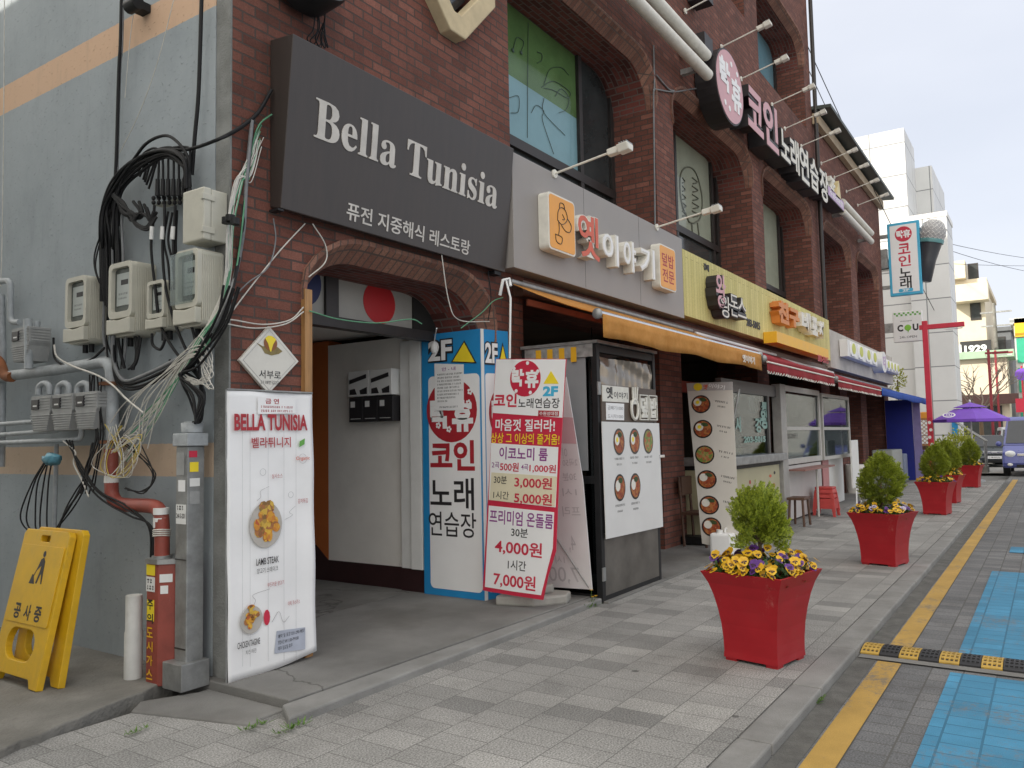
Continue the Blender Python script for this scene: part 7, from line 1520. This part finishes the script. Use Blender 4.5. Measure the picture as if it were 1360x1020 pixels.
# vehicles
def vehicle(name, label, cat, o, L, Wd, H, col, yaw, van=True, plate_=True):
    T_ = thing(name, label, cat, (o[0], o[1], o[2])); T_.rotation_euler = (0, 0, yaw); body = pm(name + '_paint', col, .28, .06, 3, spec=.6); F = Fr((0, -Wd / 2, 0), (-1, 0, 0), (0, 0, 1))
    def ch(nm, b, mt, bev=0, par=None):
        oo = bpy.data.objects.new(nm, _mesh(nm, b, mt, (0, 0, 0))); COL.objects.link(oo); oo.parent = par or T_; _bev(oo, bev); return oo
    # side outline, nose towards -X (local), extruded across the width with tucked-in roof
    if van: low = [(-L / 2, .28), (-L / 2 - .06, .45), (-L / 2 + .02, .82), (-L / 2 + .32, 1.02), (L / 2 - .05, 1.02), (L / 2, .35)]; up = [(-L / 2 + .36, 1.02), (-L / 2 + .98, H - .08), (-L / 2 + 1.2, H), (L / 2 - .25, H), (L / 2 - .05, 1.02)]
    else: low = [(-L / 2, .28), (-L / 2 - .05, .5), (-L / 2 + .15, .78), (-L / 2 + .95, .92), (L / 2 - .6, .95), (L / 2, .85), (L / 2, .3)]; up = [(-L / 2 + .95, .92), (-L / 2 + 1.6, H), (L / 2 - 1.4, H), (L / 2 - .5, .95)]
    hw = Wd / 2
    def loft(out, w0, w1):
        b = MB(); n = len(out); z0 = min(p[1] for p in out); z1 = max(p[1] for p in out)
        wz = lambda z: w0 + (w1 - w0) * (z - z0) / (z1 - z0); ring = [V((x, -wz(z), z)) for x, z in out] + [V((x, wz(z), z)) for x, z in out]
        b.add(ring, [tuple(range(n)), tuple(range(2 * n - 1, n - 1, -1))] + [(i, i + n, (i + 1) % n + n, (i + 1) % n) for i in range(n)]); return b
    ch('body', loft(low, hw, hw - .02), body, .07); ch('cabin', loft(up, hw - .03, hw - .17), body, .05)
    gm = pm('car_glass', (.03, .035, .045), .06, .2, 2)
    (xa, za), (xb, zb) = up[0], up[1]; d = .012; a, c = .08, .93
    P = lambda f, s: V((xa + (xb - xa) * f - d * 1.2, s * (hw - .10 - .12 * f), za + (zb - za) * f + d))
    b = MB(); b.quad(P(a, 1), P(a, -1), P(c, -1), P(c, 1)); ch('windscreen', b, gm)
    for s in (-1, 1):
        y0, y1 = s * (hw - .035), s * (hw - .155); b = MB(); xs = (up[0][0] + .22, up[-1][0] - .25)
        b.quad(V((xs[0], y0 + s * .006, 1.06)), V((xs[1], y0 + s * .006, 1.06)), V((xs[1] - .12, y1 + s * .006, H - .12)), V((up[1][0] + .1, y1 + s * .006, H - .12))); ch('side_window', b, gm)
        for x in (-L / 2 + .78, L / 2 - .78):
            Fw = Fr((x, s * (hw - .16), .31), (1, 0, 0), (0, 0, 1)) if s < 0 else Fr((x, s * (hw - .16), .31), (-1, 0, 0), (0, 0, 1))
            b = MB(); b.lathe(Fw, [(.30, -.04), (.31, .0), (.31, .15), (.29, .17), (.19, .175)], 20); w = ch('wheel', b, M['black']); b = MB(); b.lathe(Fw, [(.19, .176), (.17, .16), (.05, .17), (.0, .17)], 12); ch('rim', b, M['steel'], 0, w)
        fx = -L / 2 + (.02 if van else .0)
        b = MB(); b.ell((fx + .02, s * (hw - .24), .74 if van else .68), (.09, .17, .12), 12, 8); ch('headlight', b, pm('headlight', (.62, .64, .66), .12, .05, 5))
        b = MB(); b.ell((xa + .15, s * (hw + .10), 1.08), (.06, .10, .09), 10, 6); ch('mirror', b, body)
        b = MB(); b.ell((-L / 2 - .03, s * (hw - .22), .40), (.05, .09, .06), 10, 6); ch('fog_lamp', b, M['white'])
    b = MB(); b.box(-L / 2 - .03, -L / 2 + .04, -hw * .52, hw * .52, .68, .76); g = ch('grille', b, M['chrome'], .01); b = MB(); b.box(-L / 2 - .045, -L / 2 - .02, -.10, .10, .70, .75); ch('badge', b, M['chrome'], .01)
    b = MB(); b.box(-L / 2 - .05, -L / 2 + .04, -hw * .55, hw * .55, .30, .40); ch('intake', b, M['black'], .01)
    if plate_:
        Fp = Fr((-L / 2 - .075, 0, .52), (0, -1, 0), (0, 0, 1)); b = MB(); b.fbox(Fp, -.26, .26, -.06, .06, 0, .015); p_ = ch('number_plate', b, M['whitev']); b = MB(); dots(b, Fp, -.2, .2, 0, .06, .017, 3); ch('plate_print', b, M['ink'], 0, p_)
    return T_
vehicle('van', 'blue van facing the camera at the right edge beyond the crossing', 'van', (33.8, .50, -.05), 4.5, 1.8, 2.0, (.085, .10, .30), .0)
vehicle('car', 'dark car parked behind the purple parasol pole', 'car', (41.5, 2.55, -.16), 4.2, 1.7, 1.45, (.03, .04, .045), .25, False)
vehicle('van', 'silver van parked beyond the purple parasol', 'van', (44.5, 1.3, -.16), 4.4, 1.7, 1.8, (.42, .44, .46), .1)
# far buildings
def block(name, lab, x0, x1, y0, y1, h, mt, wins=(), depthw=1):
    T_ = thing(name, lab, 'building', ((x0 + x1) / 2, (y0 + y1) / 2, 0)); b = MB(); b.box(x0, x1, y0, y1, -.2, h); part('wall', b, mt, T_); b = MB(); b.box(x0 - .2, x1 + .2, y0 - .2, y1 + .2, h, h + .35); part('parapet', b, mt, T_)
    for (a, c, d, e) in wins: b = MB(); b.fbox(side(x0), -c, -a, d, e, 0, .05); o = part('window', b, M['frame'], T_); b = MB(); b.fbox(side(x0), -c + .1, -a - .1, d + .1, e - .1, .051, .056); part('pane', b, dg, o)
    return T_
creamw = pm('cream_render', (.60, .54, .42), .8, .06, 1.5, stain=.08)
q0, q1 = onX(1270, 380, 64), onX(1312, 470, 64)
T_ = block('cream_building', 'cream building with a small balcony beyond the white building', 64, 76, q1.y, q1.y + 9, q0.z, creamw, [(q1.y + .25, q1.y + .9, 9.2, 10.6), (q1.y + .25, q1.y + .9, 12.0, 13.2)])
b = MB(); b.box(62.6, 63.99, q1.y - .3, q1.y + 2.0, 10.4, 11.6); part('balcony', b, creamw, T_)
b = MB(); b.box(63, 70, q1.y + 1, q1.y + 9, q0.z + .36, q0.z + 1.6); part('roof_block', b, creamw, T_)
s0, s1 = onX(1275, 454, 60), onX(1317, 468, 60)
T_ = thing('shop_sign', 'dark sign ending in 1929 under the cream building', 'sign', (60, s1.y, s1.z)); F = side(60); b = MB(); b.fbox(F, -s0.y, -s1.y, s1.z, s0.z, -.3, 0); part('panel', b, M['ink'], T_); b = MB(); b.text(F, '역1929', -s1.y - 1.25, (s0.z + s1.z) / 2 - .08, 2.0, .6, .01, None, .04); part('lettering', b, M['whitev'], T_)
for x in (60.1,): b = MB(); b.box(60.05, 64, s1.y + 1.0, s1.y + 1.2, 0, s0.z); part('post', b, M['frame'], T_)
g0, g1 = onX(1278, 478, 57), onX(1340, 523, 57); g2 = onX(1346, 470, 57)
T_ = thing('low_shop', 'low cream shop with pale green roof edge behind a bare tree', 'building', (60, g1.y + 2, 0))
b = MB(); b.box(57, 59.9, g1.y, g1.y + 9, -.1, g0.z); part('wall', b, creamw, T_); b = MB(); b.box(56.6, 60, g1.y - .4, g1.y + 9, g0.z + .001, g0.z + .45); part('roof', b, pm('pale_green_roof', (.30, .42, .30), .6, .1, 3), T_)
b = MB(); b.box(56.5, 56.99, g1.y - .5, g1.y + 7, g1.z - .6, g1.z); part('canopy', b, pm('brown_canopy', (.10, .05, .045), .6), T_)
b = MB(); b.box(56.9, 56.98, g1.y + .4, g1.y + 6, .2, g1.z - .7); part('shop_window', b, dg, T_)
def bare_tree(x, y, h, lab, seed):
    r = random.Random(seed); T_ = thing('bare_tree', lab, 'tree', (x, y, 0)); b = MB(); b.tube([(x, y, 0), (x + .1, y, h * .4)], [.13, .09], 8); part('trunk', b, M['trunk'], T_); b = MB()
    def br(p, d, l, rad, k):
        q = p + d * l; b.tube([p, p.lerp(q, .5) + V((r.uniform(-.1, .1), r.uniform(-.1, .1), 0)) * l, q], [rad, rad * .8, rad * .6], 5)
        if k:
            for i in range(3): br(p.lerp(q, r.uniform(.5, 1)), (d + V((r.uniform(-.7, .7), r.uniform(-.9, .9), r.uniform(-.2, .5)))).normalized(), l * .68, rad * .6, k - 1)
    for i in range(5): a = i * 1.25; br(V((x + .1, y, h * .4)), V((math.cos(a) * .6, math.sin(a) * .8, 1)).normalized(), h * .26, .05, 3)
    part('branches', b, pm('pale_bark', (.20, .16, .13), .9, .2, 10), T_)
p = onX(1303, 560, 50); bare_tree(50, p.y, 6.2, 'bare branched tree before the low cream shop', 4)
k0, k1 = onX(1327, 440, 80), onX(1346, 500, 80)
block('grey_building', 'dark grey building in the gap right of the cream building', 80, 90, k1.y, k0.y + 2, k0.z, pm('dark_grey_render', (.13, .14, .15), .7, .15, 1.), [(k1.y + .4, k1.y + 1.2, 8, 9.5)])
t0, t1 = onX(1346, 430, 62), onX(1375, 560, 62)
T_ = block('green_building', 'building clad in green and yellow sign panels at the right edge', 62, 72, t1.y - 2, t0.y, t0.z, pm('white_clad', (.55, .55, .52), .6, .08, 2))
F = side(62)
for k in range(4): b = MB(); b.fbox(F, -t0.y + .1, -t1.y + 2, t0.z - 2.6 - 1.95 * k, t0.z - 1.0 - 1.95 * k, .01, .1); part('sign_panel', b, pm('emerald_panel', (.03, .36, .22), .5, .08, 3), T_)
b = MB(); b.fbox(F, -t0.y + .05, -t1.y + 2, t0.z - .9, t0.z + .3, .0, .2); part('yellow_band', b, M['ybox'], T_); b = MB(); b.fbox(F, -t0.y + .1, -t1.y + 2, t0.z - 10.2, t0.z - 9.2, .0, .2); part('yellow_band', b, M['ybox'], T_)
b = MB(); b.text(F, '가구백화점', -t0.y + 1.6, t0.z - 5.4, 2.2, .5, .11, None, .03); part('lettering', b, M['ink'], T_)
p = onX(1357, 536, 55); T_ = thing('shop_sign', 'small red and white sign under the green building', 'sign', (55, p.y, 2.4)); b = MB(); b.fbox(side(55), -p.y - .3, -p.y + .5, p.z - .5, p.z + .3, -.1, 0); part('panel', b, M['inkred'], T_); b = MB(); b.disc(side(55), -p.y + .1, p.z + 1.7, .35, .35, -.1, 0, 20); part('round_plate', b, M['purple'], T_); b = MB(); b.tube([V((55.05, p.y - .1, 0)), V((55.05, p.y - .1, p.z + 2.2))], .05, 8); part('post', b, M['lampred'], T_)
block('far_block', 'pale low house closing the street far away', 110, 120, -14, 14, 6.0, pm('far_render', (.40, .39, .36), .8, .1, 1.), [(-2, 0, 2, 4), (2, 4, 2, 4)])
block('opposite_far_block', 'row house across the far end of street', 70, 105, -30, -9, 8.5, pm('far_render', (.40, .37, .34), .8, .1, 1.))
T_ = thing('utility_pole', 'grey utility pole with crossarms beyond the cream building', 'utility pole', (66, onX(1326, 430, 66).y, 0)); y_ = onX(1326, 430, 66).y
b = MB(); b.tube([(61, y_, 0), (61, y_, onX(1326, 402, 61).z)], [.16, .10], 8); part('pole', b, M['concrete'], T_)
for dz in (.6, 1.5): z_ = onX(1326, 402, 61).z - dz; b = MB(); b.box(60.95, 61.05, y_ - 1.0, y_ + .8, z_ - .05, z_ + .05); part('crossarm', b, M['steel'], T_)
